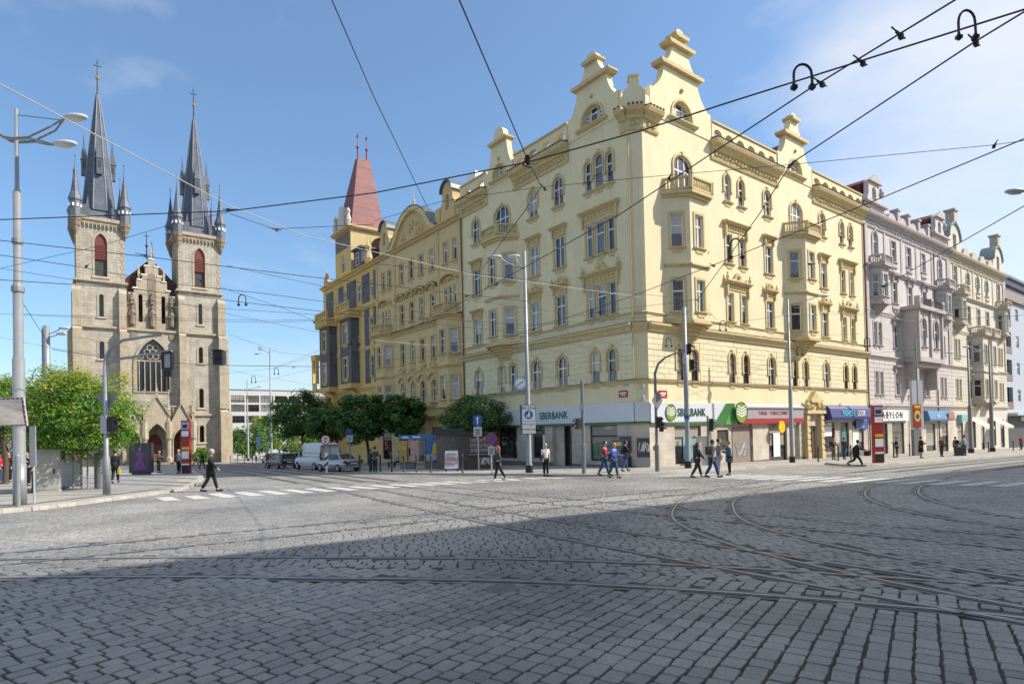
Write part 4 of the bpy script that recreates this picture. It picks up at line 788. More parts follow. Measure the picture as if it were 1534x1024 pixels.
for u in (74, 77, 80, 83): F4.put('parapet_shell', MB().prism([(u+1.1*cos(pi*i/10), 23.5+1.0*sin(pi*i/10)) for i in range(11)], -.15, .3).box(u+1.15, u+1.75, -.3, .4, 23.5, 25.0).box(u+1.05, u+1.85, -.4, .5, 25.0, 25.2), LTR)
F4.put('shop_sign', MB().box(66.98, 76.5, -.25, 0, 1.7, 2.85), WHT); F4.put('lettering', TXT['babylon'], BLKL, 71.7, 2.28, .27)
F4.put('shop_sign', MB().run(81.5, 90, [(0, 1.6), (.7, 1.6), (.75, 1.8), (.5, 2.75), (0, 2.85)]), mat('sky_blue_sign', (.08, .2, .36), .5, .1)); F4.put('shop_sign_end', MB().box(87.4, 89.4, -.82, -.76, 1.75, 2.6), mat('orange_sign', (.42, .15, .07), .5, .1)); F4.put('lettering', TXT['gril'], WHT, 84.2, 2.15, .78)
F4.put('drainpipe', MB().tube([(86.2, -.14, -2.4), (86.2, -.14, 22)], .07, 6), RUST)
B5 = thing('cream_house', 'cream stucco house with rounded copper gables and shop awnings', 'building', (103, CY, gz(103, CY)))
F5 = side_house(B5, 91.52, 115.5, CRM, CTR, [94.1, 112.8], [99.1, 103.2, 107.2], 23.3, True, None, shop=[(94.2, -2.4, 2.2, 3.6), (98.8, -2.2, 3.2, 3.6), (103.4, -2.6, 1.6, 4.0), (107.8, -2.2, 3.2, 3.6), (112.6, -2.6, 2.0, 4.1)])
for u in (94.1, 112.8):
    P = [(u-2.5, 23.4), (u+2.5, 23.4), (u+2.4, 25.0)]+[(u+2.1*cos(pi*i/10), 25.2+2.0*sin(pi*i/10)) for i in range(11)]+[(u-2.4, 25.0)]
    F5.put('gable', wallmesh('gable', P, [outline(1.3, 2.1, 0, u, 23.7)], through=.5), CRM, n=.1); window(F5, u, 23.7, 1.3, 2.1, 0, 'cross', n=-.1)
    F5.put('gable_cap', MB().prism([(u+2.3*cos(pi*i/10), 25.2+2.2*sin(pi*i/10)) for i in range(11)]+[(u+2.08*cos(pi*i/10), 25.2+1.98*sin(pi*i/10)) for i in reversed(range(11))], -.3, 1.6), COP); F5.put('gable_pier', MB().box(u-.55, u+.55, -.3, .7, 27.25, 28.8).box(u-.75, u+.75, -.45, .85, 28.8, 29.05), CTR)
for u in (98.5, 102, 105.5, 109): F5.put('parapet_shell', MB().prism([(u+1.3*cos(pi*i/10), 23.4+1.3*sin(pi*i/10)) for i in range(11)], -.15, .5), CTR)
for u in (101.2, 105.2): bay(F5, u, 4.2, 12.8, 1.9, 1.1, 1.2, CRM, CTR, [(4.7, 2.3), (9.3, 2.4)], corb=.9, balcony=True)
for u in (98.8, 107.8):
    F5.put('awning', MB().add([(u-2, 0, 1.9), (u+2, 0, 1.9), (u+2, -2.0, .6), (u-2, -2.0, .6), (u+2, -2.0, .3), (u-2, -2.0, .3)], [(0, 1, 2, 3), (3, 2, 4, 5)]), mat('cream_awning', (.52, .48, .40), .8, .05))
F5.put('shop_sign', MB().box(93.2, 95.4, -.5, 0, 1.4, 2.3), mat('teal_sign', (.2, .42, .42), .5, .1))
B6 = thing('modern_block', 'blue white modern block with deep loggias beside cream house', 'building', (130, CY, gz(130, CY)))
F6 = Fac(B6, 0, CY+.3, 0); a, b = 115.6, 150; w6 = [(u, z, 1.9, 1.9) for z in (4.3, 8.6, 12.9, 17.2) for u in (123.5, 129, 134.5, 140, 146)] + [(118.3, z, 3.6, 3.3) for z in (3.2, 7.5, 11.8, 16.1)]
F6.put('wall', wallmesh('wall', rect(a, b, -4, 23.4), [outline(w, h, 0, u, z) for u, z, w, h in w6] + [outline(30, 1.9, 0, 133, 20.8)], .6), MOD)
for u, z, w, h in w6: window(F6, u, z, w, h, 0, 'cross' if w < 3 else 'shop', fm=WFR if w < 3 else DFR, n=0 if w < 3 else -.4)
window(F6, 133, 20.8, 30, 1.9, 0, 'shop', fm=DFR, n=-.4); F6.put('terrace_parapet', MB().box(a, b, -.4, 0, 20.0, 21.4), mat('brick_red_band', (.27, .21, .19), .8, .1)); F6.put('roof', MB().box(a, b, -.5, 8, 23.4, 23.8), SLD)
for z in (3.2, 7.5, 11.8, 16.1): F6.put('loggia_rail', MB().box(116.5, 120.1, -.06, .02, z-.05, z+1.0), mat('brown_rail', (.2, .13, .11), .7, .1))
F6.put('shop_canopy', MB().box(a, b, -1.5, 0, 2.1, 2.5), GRS); F6.put('shopfront', MB().box(117, 149, -.05, 0, -3, 2.0), INT); F6.put('shop_sign', MB().box(123, 128, -.3, -.051, 1.2, 1.9), GRS)

# ------------------------------------------------------------------ office slab beyond the church, houses behind the photographer (they cast the foreground shadow)
BG = thing('office_slab', 'low white office slab with ribbon windows beyond the street trees', 'building', (50, 190, -4))
FB = Fac(BG, 0, 190, 0); rows = [(5.4, 2.1), (8.7, 2.1), (11.4, 2.1)]; cw = [43.0+i*4.15 for i in range(-4, 9)]
FB.put('wall', wallmesh('wall', rect(24, 82, -6, 14.9), [outline(3.7, h, 0, u+2, z) for z, h in rows[:1]+rows[1:] for u in cw], .4), mat('white_concrete', (.50, .49, .47), .8, .08))
for z, h in rows:
    for u in cw: window(FB, u+2, z, 3.7, h, 0, 'cross', fm=DFR)
FB.put('roof', MB().box(24, 82, .01, 14, 14.9, 15.3), SLD)
for nm, lab, x0, x1, h, c in (('street_house', 'plain plastered house opposite the bank, roofline casting the long shadow', -6, 46, 22.4, CRM), ('street_house', 'greyish plastered house further along opposite the bank corner', 46.01, 120, 22.4, LIL)):
    B = thing(nm, lab, 'building', ((x0+x1)/2, -6, gz((x0+x1)/2, -6))); F = Fac(B, 0, -6, pi); ws = [(-x, z, 1.2, 2.2) for x in np.arange(x0+2.2, x1-1.5, 3.4) for z in (4.6, 8.6, 12.6, 16.6)]
    g1 = -.02045*(x1-6); g0 = -.02045*(x0-6)
    F.put('wall', wallmesh('wall', [(-x1, -4), (-x0, -4), (-x0, h+g0-.3), (-x1, h+g1-.3)], [outline(w, hh, 0, u, z) for u, z, w, hh in ws]), c)
    for u, z, w, hh in ws: window(F, u, z, w, hh, 0, 'cross')
    F.put('roof', MB().add([(-x1, -.5, h+g1-.3), (-x0, -.5, h+g0-.3), (-x0, 6, h+g0+2), (-x1, 6, h+g1+2), (-x0, 12, -3), (-x1, 12, -3)], [(0, 1, 2, 3), (3, 2, 4, 5)]), CHR)
# ------------------------------------------------------------------ church with two spires
KY = 105.0
CH = thing('church', 'twin spired sandstone church with stepped gable and gothic porch', 'church', (13.2, KY, gz(13, KY)))
FK = Fac(CH, 0, KY, 0); K0 = -4.0
def pinnacle(mb, x, y, z, h, r=.16):
    mb.lathe([(r, z), (r, z+h*.35), (r*1.5, z+h*.37), (r*1.1, z+h*.42), (.01, z+h)], 4, x, y, a0=pi/4)
    for k in range(3): mb.ball((x, y, z+h*(.5+.15*k)), r*(.9-.22*k), 5)
    mb.ball((x, y, z+h), r*.5, 5)
for tx0, tx1 in ((3.75, 9.55), (16.55, 22.55)):
    c = (tx0+tx1)/2; d = tx1-tx0
    ho = [outline(1.5, 6.2, 'g', c, 25.1), outline(.55, 3.2, 1., c, 19.3), outline(.6, 2.5, 1., c, 13.2), outline(.65, 3.0, 1., c, 6.2), outline(.65, 2.6, 1., c, .8)]
    FK.put('tower_wall', wallmesh('tower_wall', rect(tx0, tx1, K0, 33.0), ho, .5), CHS)
    for i, (w, h, z, ar) in enumerate(((1.5, 6.2, 25.1, 'g'), (.55, 3.2, 19.3, 1.), (.6, 2.5, 13.2, 1.), (.65, 3., 6.2, 1.), (.65, 2.6, .8, 1.))):
        mb = MB(); ring(mb, outline(w+.55, h+.3, ar, c, z-.02), outline(w, h, ar, c, z), -.06, -.0); mb.run(c-w/2-.35, c+w/2+.35, [(0, z-.35), (.16, z-.28), (.05, z-.02), (0, z-.02)]); FK.put('window_surround', mb, CHT)
        if i: FK.put('window', MB().prism(outline(w, h, ar, c, z), .35, .4), LEA)
        else:
            mb = MB(); P = outline(w, h, ar, c, z); mb.prism([(x, max(zz, z+2.4)) for x, zz in P], .15, .25); 
            for k in range(12): mb.box(c-w/2+.03, c+w/2-.03, .08, .149, z+2.45+k*.24, z+2.6+k*.24) if k < 9 else None
            FK.put('louvre', mb, LOU); FK.put('belfry_opening', MB().box(c-w/2, c+w/2, .3, .36, z, z+2.4), DFR)
    # other sides of the tower
    FK.put('tower_sides', MB().add([(tx0, 0, K0), (tx0, d, K0), (tx1, d, K0), (tx1, 0, K0), (tx0, 0, 33), (tx0, d, 33), (tx1, d, 33), (tx1, 0, 33)], [(0, 4, 5, 1), (1, 5, 6, 2), (2, 6, 7, 3)]), CHS)
    for z, o in ((24.5, .35), (17.9, .35), (5.2, .25), (-.6, .4)):
        FK.put('string_course', MB().box(tx0-o, tx1+o, -o, d+o, z-.3, z), CHT)
    # quoins at the belfry
    mb = MB()
    for k in range(13):
        w = .55 if k % 2 else .35
        for x0, x1 in ((tx0-.02, tx0+w), (tx1-w, tx1+.02)): FK.put('quoin', cached(('quoin', k % 2), lambda: MB().box(0, x1-x0, -.04, .0, 0, .55).mesh('quoin')), CHT, x0, 24.6+k*.62)
    # stepped buttresses on the outer corners and beside the nave
    for x, w in ((tx0, 1.15), (tx1, 1.15)):
        s = -1 if x == tx0 else 1; mb = MB(); y0 = -1.0
        for zb, zt, o in ((K0, 6, 1.5), (6, 17.7, 1.1), (17.7, 23.3, .6)):
            xa, xb = (x-.55, x+.55) if (tx0 < 9) == (s < 0) else ((x-.8, x+.12) if s > 0 else (x-.12, x+.8)); P = [(0, zb), (-o, zb), (-o, zt-.5), (0, zt+.3)]
            mb.add([(xa, p[0], p[1]) for p in P]+[(xb, p[0], p[1]) for p in P], [(0, 1, 2, 3), (7, 6, 5, 4), (0, 4, 5, 1), (1, 5, 6, 2), (2, 6, 7, 3)])
            if (tx0 < 9 and s < 0) or (tx0 > 9 and s > 0):
                X0_, X1_ = x, x+s*o; mb.prism([(X0_, zb), (X1_, zb), (X1_, zt-.8), (X0_, zt+.6)][::s], .1, 1.3)
        FK.put('buttress', mb, CHT)
    # corbel table and gallery
    mb = MB(); mb.box(tx0-.25, tx1+.25, -.25, d+.25, 32.6, 33.0); mb.box(tx0-.45, tx1+.45, -.45, d+.45, 33.002, 33.5)
    for k in range(11): x = tx0+.5+(d-1)*k/10; mb.prism([(x-.1, 32.6), (x-.05, 32.0), (x+.05, 32.0), (x+.1, 32.6)], -.25, 0); mb.prism([(x+.1, 32.6), (x+.28, 32.35), (x+.46, 32.6)] if k < 10 else [(x-.1, 32.5), (x, 32.4), (x+.1, 32.5)], -.2, 0)
    FK.put('corbel_table', mb, CHT)
    # roof: skirt, spire, spirelets, corner turrets
    cy = d/2; FK.put('roof_skirt', MB().lathe([(d*.72, 33.5), (d*.52, 34.3), (2.4, 35.3), (2.0, 37)], 4, c, cy, a0=pi/4).mesh('roof_skirt'), SLD)
    sp = FK.put('spire', MB().lathe([(2.2, 35.0), (2.0, 37.2), (1.5, 42.0), (.76, 48.3), (.2, 52.8), (.1, 53.6)], 8, c, cy, a0=pi/8), SLT)
    obj('spire_ridge', (lambda mb: [mb.tube([(c+r*cos(pi/8+pi/4*k), cy+r*sin(pi/8+pi/4*k), z) for r, z in ((2.22, 35), (2.02, 37.2), (1.52, 42), (.78, 48.3), (.22, 52.8))], .07, 4) for k in range(8)] and mb)(MB()), mat('grey_lead', (.28, .29, .31), .45, .1), sp)
    obj('spire_cross', MB().tube([(c, cy, 53.4), (c, cy, 58.2)], [.12, .04], 6).box(c-.5, c+.5, cy-.04, cy+.04, 57.1, 57.2).box(c-.12, c+.12, cy-.04, cy+.04, 57.6, 57.7), BLK, sp); obj('gilt_ball', MB().ball((c, cy, 55.4), .28, 10), GOLD, sp)
    for k in range(4):
        a = -pi/2+pi/2*k; x, y = c+1.75*cos(a), cy+1.75*sin(a); mb = MB(); mb.box(x-.35, x+.35, y-.35, y+.35, 40.3, 42.6); mb.lathe([(.62, 42.6), (.2, 44.6), (.03, 46.6)], 4, x, y, a0=pi/4); obj('spirelet', mb, SLD, sp)
        obj('spirelet_opening', MB().box(x-.2, x+.2, y-.36, y+.36, 41.2, 42.3), DFR, sp)
    for sx in (tx0-.05, tx1+.05):
        for sy in (-.05, d+.05):
            mb = MB(); mb.lathe([(.06, 30.7), (.25, 31.2), (.3, 31.25), (.45, 31.9), (.52, 31.95), (.68, 32.6), (.76, 32.65), (.8, 33.2)], 8, sx, sy); FK.put('turret_corbel', mb, CHD)
            t = FK.put('turret', MB().lathe([(.74, 33.2), (.74, 35.4), (.86, 35.5), (.86, 35.7)], 8, sx, sy), SLD); obj('turret_roof', MB().lathe([(.86, 35.7), (.52, 36.7), (.28, 38.6), (.05, 40.6), (.025, 42.2)], 8, sx, sy), SLT, t); obj('turret_ball', MB().ball((sx, sy, 41.9), .13, 6), GOLD, t)
            mb = MB()
            for k in range(8):
                a = pi/8+pi/4*k; mb.box(sx+.68*cos(a)-.12, sx+.68*cos(a)+.12, sy+.68*sin(a)-.12, sy+.68*sin(a)+.12, 34.5, 34.95)
            obj('turret_window', mb, WHT, t)
        FK.put('gallery_wall', MB().box(min(sx, c+ (sx-c)*.45), max(sx, c+(sx-c)*.45), -.1, .6, 33.5, 35.2), SLD)
# front between the towers
st = [(3.52, 17.9), (3.52, 21.6), (3.1, 21.6), (3.1, 23.1), (2.35, 23.1), (2.35, 24.0), (2.0, 24.0), (2.0, 25.3), (1.25, 25.3), (1.25, 26.1), (.86, 26.1), (.86, 27.5), (.45, 27.5), (.45, 28.6)]; cx = 13.05
P = [(cx+x, z) for x, z in st]+[(cx-x, z) for x, z in reversed(st)]
holes = [outline(.55, 4.2, 1., cx-1.5, 19), outline(.55, 4.2, 1., cx+1.5, 19)]
FK.put('stepped_gable', wallmesh('stepped_gable', P, holes, .3, through=.7), CHT, n=-.4); 
mb = MB()
for x, z in ((3.3, 21.6), (2.7, 23.1), (2.17, 24), (1.6, 25.3), (1.05, 26.1), (.65, 27.5), (0, 28.6)):
    for s in ((-1, 1) if x else (1,)): mb.box(cx+s*x-.34, cx+s*x+.34, .3, 1.2, z, z+.18)
FK.put('gable_coping', mb, WHT)
for x, z, h in ((3.3, 21.8, 2.6), (1.65, 25.4, 2.4), (0, 28.7, 2.6)):
    for s in ((-1, 1) if x else (1,)): mb = MB(); pinnacle(mb, cx+s*x, .75, z, h, .2); FK.put('pinnacle', mb, CHT)
for x, z, h, w in ((-2.6, 18.2, 4.2, .95), (0, 18.0, 8.6, 1.1), (2.6, 18.2, 4.2, .95)):
    FK.put('niche', MB().prism(outline(w, h, 'g', cx+x, z), .36, .399), CHD)
    zs = z+.3; mb = MB(); hh = 2.8 if x else 3.2
    mb.lathe([(.3, zs), (.36, zs+.2), (.34, zs+hh*.45), (.4, zs+hh*.68), (.28, zs+hh*.78), (.12, zs+hh*.82), (.18, zs+hh*.88), (.19, zs+hh*.95), (.02, zs+hh)], 8, cx+x, .15)
    mb.tube([(cx+x-.36, .1, zs+hh*.7), (cx+x-.42, -.05, zs+hh*.5), (cx+x-.1, -.2, zs+hh*.52)], .09, 5); mb.tube([(cx+x+.36, .1, zs+hh*.7), (cx+x+.42, -.05, zs+hh*.52), (cx+x+.15, -.2, zs+hh*.6)], .09, 5)
    FK.put('statue', mb, CHD); mb = MB(); pinnacle(mb, cx+x, .15, zs+hh+.3, 1.6, .3); FK.put('canopy', mb, CHD)
FK.put('front_wall', wallmesh('front_wall', rect(9.55, 16.55, K0, 17.9), [outline(4.2, 7.9, 'g', cx, 8.6)], .6), CHS); FK.put('string_course', MB().box(9.57, 16.53, -.3, 0, 17.6, 17.9), CHT)
mb = MB(); ring(mb, outline(5.2, 8.5, 'g', cx, 8.4), outline(4.2, 7.9, 'g', cx, 8.6), -.15, 0); FK.put('window_surround', mb, CHT)
w = FK.put('rose_window', MB().prism(outline(4.2, 7.9, 'g', cx, 8.6), .45, .5), LEA); mb = MB()
for k in range(6): mb.box(cx-1.8+k*.72-.06, cx-1.8+k*.72+.06, .3, .449, 8.7, 13.2)
mb.box(cx-2.1, cx+2.1, .28, .449, 13.1, 13.35)
for k in range(7):
    a = pi/3*k; r = 0 if k == 6 else .78; mb.add([], []); ring(mb, [(cx+r*cos(a)+.42*cos(2*pi*i/14), 14.55+r*sin(a)+.42*sin(2*pi*i/14)) for i in range(14)], [(cx+r*cos(a)+.32*cos(2*pi*i/14), 14.55+r*sin(a)+.32*sin(2*pi*i/14)) for i in range(14)], .3, .449)
for s in (-1, 1): ring(mb, [(cx+s*1.55+.36*cos(2*pi*i/12), 13.8+.36*sin(2*pi*i/12)) for i in range(12)], [(cx+s*1.55+.26*cos(2*pi*i/12), 13.8+.26*sin(2*pi*i/12)) for i in range(12)], .3, .449)
obj('tracery', mb, CHT, w)
for x in (10.6, 15.6): FK.put('shield', MB().prism([(x-.4, 17.3), (x-.4, 16.7), (x, 16.2), (x+.4, 16.7), (x+.4, 17.3)], -.12, 0), CHD)
FK.put('nave_roof', MB().add([(6, 1.4, 21.6), (20.1, 1.4, 21.6), (13.05, 1.4, 29.0), (6, 45, 21.6), (20.1, 45, 21.6), (13.05, 45, 29.0), (5.0, 6, 17.2), (21.1, 6, 17.2), (5.0, 45, 17.2), (21.1, 45, 17.2)], [(0, 2, 5, 3), (1, 4, 5, 2), (0, 1, 2), (6, 0, 3, 8), (7, 9, 4, 1)]), CHR)
FK.put('nave_wall', MB().box(5, 21.2, 6.2, 46, K0, 17.2), CHS); mb = MB(); mb.tube([(12.6, 2, 29), (12.6, 2, 33.2)], [.12, .03], 6).box(12.25, 12.95, 1.97, 2.03, 32.5, 32.6).ball((12.6, 2, 31), .2, 6); mb.tube([(13.4, 3, 29), (13.4, 3, 32.2)], [.3, .02], 6); FK.put('ridge_finial', mb, BLK)
# porch: three gabled arches on piers, pinnacles and balustrade
for x, w, h in ((13.1, 2.7, 5.6), (9.9, 2.2, 4.9), (16.3, 2.2, 4.9)):
    gz_ = 7.3 if w > 2.5 else 6.2; FK.put('porch_arch', wallmesh('porch_arch', [(x-w/2-.3, K0+2.0), (x+w/2+.3, K0+2.0), (x+w/2+.3, gz_-2.6), (x, gz_+.4), (x-w/2-.3, gz_-2.6)], [[(x-w/2, K0+2.05), (x+w/2, K0+2.05)]+outline(w, h, 'g', x, K0+2.05)[2:]], through=.4), CHT, n=2.6)
    mb = MB(); ring(mb, outline(w+.3, h+.2, 'g', x, K0+2.1), outline(w, h, 'g', x, K0+2.1), -2.78, -2.61); mb.prism([(x-w/2-.4, gz_-2.7), (x, gz_+.35), (x+w/2+.4, gz_-2.7), (x+w/2+.4, gz_-2.45), (x, gz_+.62), (x-w/2-.4, gz_-2.45)], -2.8, -2.2); pinnacle(mb, x, -2.5, gz_+.5, 1.7, .2); FK.put('porch_gable', mb, CHT)
mb = MB()
for x in (8.3, 11.55, 14.65, 17.9):
    mb.lathe([(.5, K0+1.4), (.5, K0+2.6), (.34, K0+2.8), (.34, K0+5.2), (.5, K0+5.5), (.42, K0+8)], 8, x, -2.5); pinnacle(mb, x, -2.5, K0+8, 4.6 if 9 < x < 17 else 3.8, .26)
for x in (8.3, 17.9): pinnacle(mb, x, -.6, K0+8, 3.6, .24)
FK.put('porch_piers', mb, CHT); FK.put('porch_roof', MB().box(8.0, 18.2, -2.2, 0, 4.6, 4.9), CHD); mb = MB(); mb.box(8.1, 18.1, -2.3, -2.1, 6.2, 6.4)
for k in range(26): mb.box(8.2+k*.39, 8.32+k*.39, -2.27, -2.13, 4.9, 6.2)
FK.put('porch_balustrade', mb, CHT)
for x, w in ((13.1, 1.9), (9.9, 1.3), (16.3, 1.3)): 
    FK.put('door', MB().prism(outline(w, 4.2, 'g', x, K0+2.1), -.12, -.02), LOU); mb = MB()
    for k in range(-6, 7): mb.tube([(x+k*.3-.7, -.14, K0+2.2), (x+k*.3+.7, -.14, K0+4.6)], .025, 4) if abs(k*.3)+.7 < w*.75 else None
    if mb.v: FK.put('door_grille', mb, CHT)
for i in range(4): FK.put('step', MB().box(8-.4*i, 18.2+.4*i, -4.2-.45*i, -.02, K0+.5, K0+2.0-.36*i-.002*i), CHD)
# ------------------------------------------------------------------ ground, road, pavements, rails
def sheet(name, xs, ys, dz, m, kind='structure'):
    nx, ny = len(xs), len(ys); v = [(x, y, gz(x, y)+dz) for y in ys for x in xs]
    me = bpy.data.meshes.new(name); me.from_pydata(v, [], [(j*nx+i, j*nx+i+1, (j+1)*nx+i+1, (j+1)*nx+i) for j in range(ny-1) for i in range(nx-1)])
    return obj(name, me, m, kind=kind)
COB = mat_pattern('cobble_field', (.31, .295, .27), (.24, .23, .21), (.13, .12, .105), 1, .22, .17, .014, .75, .6)
sheet('ground', [-3000, -400, -60, -30, 0, 60, 130, 200, 320, 600, 3000], [-3000, -400, -60, -30, 0, 60, 130, 200, 320, 600, 3000], -.05, mat('ground_earth', (.10, .09, .075), .95, .2, .2))
road = sheet('road', [-45, 0, 60, 130, 170], [-5.5, 0, 60, 130, 170], .0, COB)
def flat(name, poly, dz, m, h=None, parent=None, kind=None):
    """pavement or marking that follows the slope; h gives it a real step"""
    P = [Vector((x, y)) for x, y in poly]; n = len(P)
    vs = [(p.x, p.y, gz(p.x, p.y)+dz) for p in P]; fs = [tuple(range(n))]
    if h: vs += [(p.x, p.y, gz(p.x, p.y)+dz-h) for p in P]; fs += [(i, n+i, n+(i+1) % n, (i+1) % n) for i in range(n)]
    me = bpy.data.meshes.new(name); me.from_pydata(vs, [], fs); return obj(name, me, m, parent, kind=kind)
def smooth(P, k=5):
    out = []; n = len(P)
    for i in range(n-1):
        p0, p1, p2, p3 = [Vector(P[max(0, min(n-1, j))]) for j in (i-1, i, i+1, i+2)]
        for t in range(k): 
            t /= k; out.append(.5*((2*p1)+(p2-p0)*t+(2*p0-5*p1+4*p2-p3)*t*t+(3*p1-p0-3*p2+p3)*t**3))
    out.append(Vector(P[-1])); return out
PAV = mat_pattern('mosaic_pavement', (.40, .375, .33), (.33, .31, .275), (.22, .20, .17), 1, .09, .09, .008, .85, .3)
PAVD = mat_pattern('slab_pavement', (.31, .30, .285), (.26, .255, .245), (.16, .155, .15), 1, .6, .3, .012, .85, .3)
KRB = mat('kerb_granite', (.40, .375, .33), .85, .2, 3, .3, 30, rnd=.12)
KL = [(-6, 19.5), (-3, 21.6), (-1.0, 23.0), (.3, 23.9), (1.9, 26.0), (3.4, 27.8), (4.9, 30.5), (5.9, 33.8), (7.2, 39), (8.4, 45), (9.6, 54), (10.8, 62), (12.2, 75), (13.5, 92), (14.5, 98)]
KR = [(24, 140), (23.0, 100), (22.4, 62), (22.2, 44), (21.2, 42.2), (18.6, 41.4), (17.6, 40.2), (18.2, 37.2), (19.2, 33.8), (20.4, 30.6), (21.6, 27.4), (22.4, 24.6), (23.6, 22.6), (26, 21.6), (30, 21.3), (36, 21.1), (44.2, 20.7)]
KR2 = [(44.2, 20.6), (42, 18.8), (41.2, 17.5), (42.2, 16.9), (46, 16.6), (60, 16.4), (90, 16.2), (165, 16)]
kl = smooth(KL, 6); kr = smooth(KR, 5)+smooth(KR2, 4)[1:]
pl = flat('pavement', [tuple(p) for p in kl]+[(14.5, 102), (-40, 102), (-40, 19)], .13, PAV, .16, kind='structure')
pr = flat('pavement', [tuple(p) for p in kr]+[(165, 27.2), (33, 27.2), (32.2, 28), (32.2, 140)], .13, PAV, .16, kind='structure')
flat('pavement', [(14.5, 102.02), (60, 102.5), (80, 180), (-40, 180), (-40, 102.02)], .12, PAVD, .15, kind='structure')
flat('paved_platform', [(3.0, 29.6), (4.7, 32.5), (5.8, 38), (7.4, 50), (8.2, 56), (1, 56), (-1, 33.5)], .137, PAVD, kind='structure')
for c, par in ((kl, pl), (kr, pr)):
    L_ = 0; pts = [c[0]]
    for a, b in zip(c, c[1:]):
        n = max(1, int(round((b-a).length/1.0)))
        for i in range(n): pts.append(a+(b-a)*((i+1)/n))
    cnt = 0
    for a, b in zip(pts, pts[1:]):
        d = (b-a); ln = d.length
        if ln < .15 or depth((a.x, a.y, 0)) > 62: continue
        nrm = Vector((-d.y, d.x)).normalized()*(.26 if par is pl else -.26) if False else Vector((-d.y, d.x)).normalized()*.26
        mid = (a+b)/2; w = round(ln, 1); me = cached(('kerb', w), lambda: MB().add([(-w/2+.008, -.02, -.06), (w/2-.008, -.02, -.06), (w/2-.008, .28, -.06), (-w/2+.008, .28, -.06), (-w/2+.008, .0, .145), (w/2-.008, .0, .145), (w/2-.008, .28, .145), (-w/2+.008, .28, .145)], [(0, 1, 5, 4), (4, 5, 6, 7), (1, 2, 6, 5), (3, 0, 4, 7), (2, 3, 7, 6)]).mesh('kerb_stone'))
        k = obj('kerb_stone', me, KRB, par, (mid.x, mid.y, gz(mid.x, mid.y)), atan2(d.y, d.x)); cnt += 1
        k.rotation_euler[1] = math.asin(max(-1, min(1, -(gz(b.x, b.y)-gz(a.x, a.y))/ln)))
# dark bands laid over the left pavement
for x0, y0, x1, y1 in ((1.2, 52, 6.2, 33), (.2, 44, 5.2, 31.8), (2.5, 56, 7, 40)): flat('pavement_band', [(x0, y0), (x0+.45, y0), (x1+.45, y1), (x1, y1)], .1415, mat('dark_band', (.12, .12, .125), .85, .15), kind='structure')
flat('pavement_band', [(-1.2, 23.9), (-1.4, 24.2), (3.9, 30.5), (4.2, 30.3)], .136, mat('dark_band', (.12, .12, .125), .85, .15), kind='structure')
# rails
RAIL = mat('rail_steel', (.31, .31, .32), .42, .25, 6, metal=.3, spec=.6); GRV = mat('rail_groove', (.025, .022, .02), .9, .2)
TR = {'tram track running straight from the bank corner into the church street': [(7.55, -3), (7.65, 2), (7.8, 5), (8.05, 8.5), (8.5, 12), (9.1, 16.5), (9.9, 22), (11, 30), (12.5, 45), (14.5, 70), (17, 110)],
      'second tram track into the church street, beside the bank crossing': [(12.2, -3), (12.15, 3), (12.1, 8), (12.15, 12.5), (12.4, 17), (13.0, 23), (14.1, 31), (15.6, 46), (17.6, 70), (20, 110)],
      'tram track curving from the foreground towards the fashion shop': [(7.9, -3), (8.1, .5), (8.6, 3.2), (9.6, 5.6), (11.2, 7.7), (13.4, 9.4), (16, 10.9), (19.5, 12.1), (25, 13.1), (40, 13.8), (80, 13.9), (160, 13.9)],
      'outer tram track curving along the kerb of the shaded crossing': [(13.6, -3), (14, 1), (14.9, 3.3), (16.4, 5.2), (18.9, 6.9), (22, 8.2), (26, 9.2), (34, 10.2), (50, 10.7), (90, 10.8), (160, 10.8)],
      'tram track sweeping diagonally across the shaded foreground cobbles': [(8.1, -2.5), (7.9, 1.2), (7.2, 3.1), (6.2, 4.9), (4.95, 6.6), (3.4, 8.2), (1.7, 9.9), (-1.5, 12.6), (-6, 15.5), (-14, 19)],
      'sunlit tram track leading past the mirror mast': [(26, 13.2), (16, 13.0), (9, 12.85), (4, 12.8), (0, 12.85), (-6, 13.0), (-40, 14)]}
RAILPTS = []
for lab, P in TR.items():
    c = smooth(P, 8); t = thing('tram_track', lab, 'tram track', (c[0].x, c[0].y, gz(c[0].x, c[0].y)))
    for s in (-1, 1):
        q = []
        for i, p in enumerate(c): d = (c[min(i+1, len(c)-1)]-c[max(0, i-1)]).normalized(); q.append(p+Vector((-d.y, d.x))*s*.7175)
        RAILPTS += [((a+b)/2*1.0, (b-a).length) for a, b in zip(q, q[1:])]
        def strip(off0, off1, dz):
            vs = []; 
            for i, p in enumerate(q):
                d = (q[min(i+1, len(q)-1)]-q[max(0, i-1)]).normalized(); nn = Vector((-d.y, d.x))
                for o in (off0, off1): w = p+nn*o; vs.append((w.x, w.y, gz(w.x, w.y)+dz))
            return vs, [(2*i, 2*i+2, 2*i+3, 2*i+1) for i in range(len(q)-1)]
        mb = MB(); mb.add(*strip(-.035, .022, .034)); mb.add(*strip(.055, .072, .033)); obj('rail_bed', MB().add(*strip(-.16, .17, .024)), mat('rail_bed_concrete', (.14, .137, .13), .85, .3, 6), t, (-t.location.x, -t.location.y, -t.location.z)); r = obj('rail', mb, RAIL, t, (-t.location.x, -t.location.y, -t.location.z)); obj('groove', MB().add(*strip(.02, .057, .029)), GRV, r)
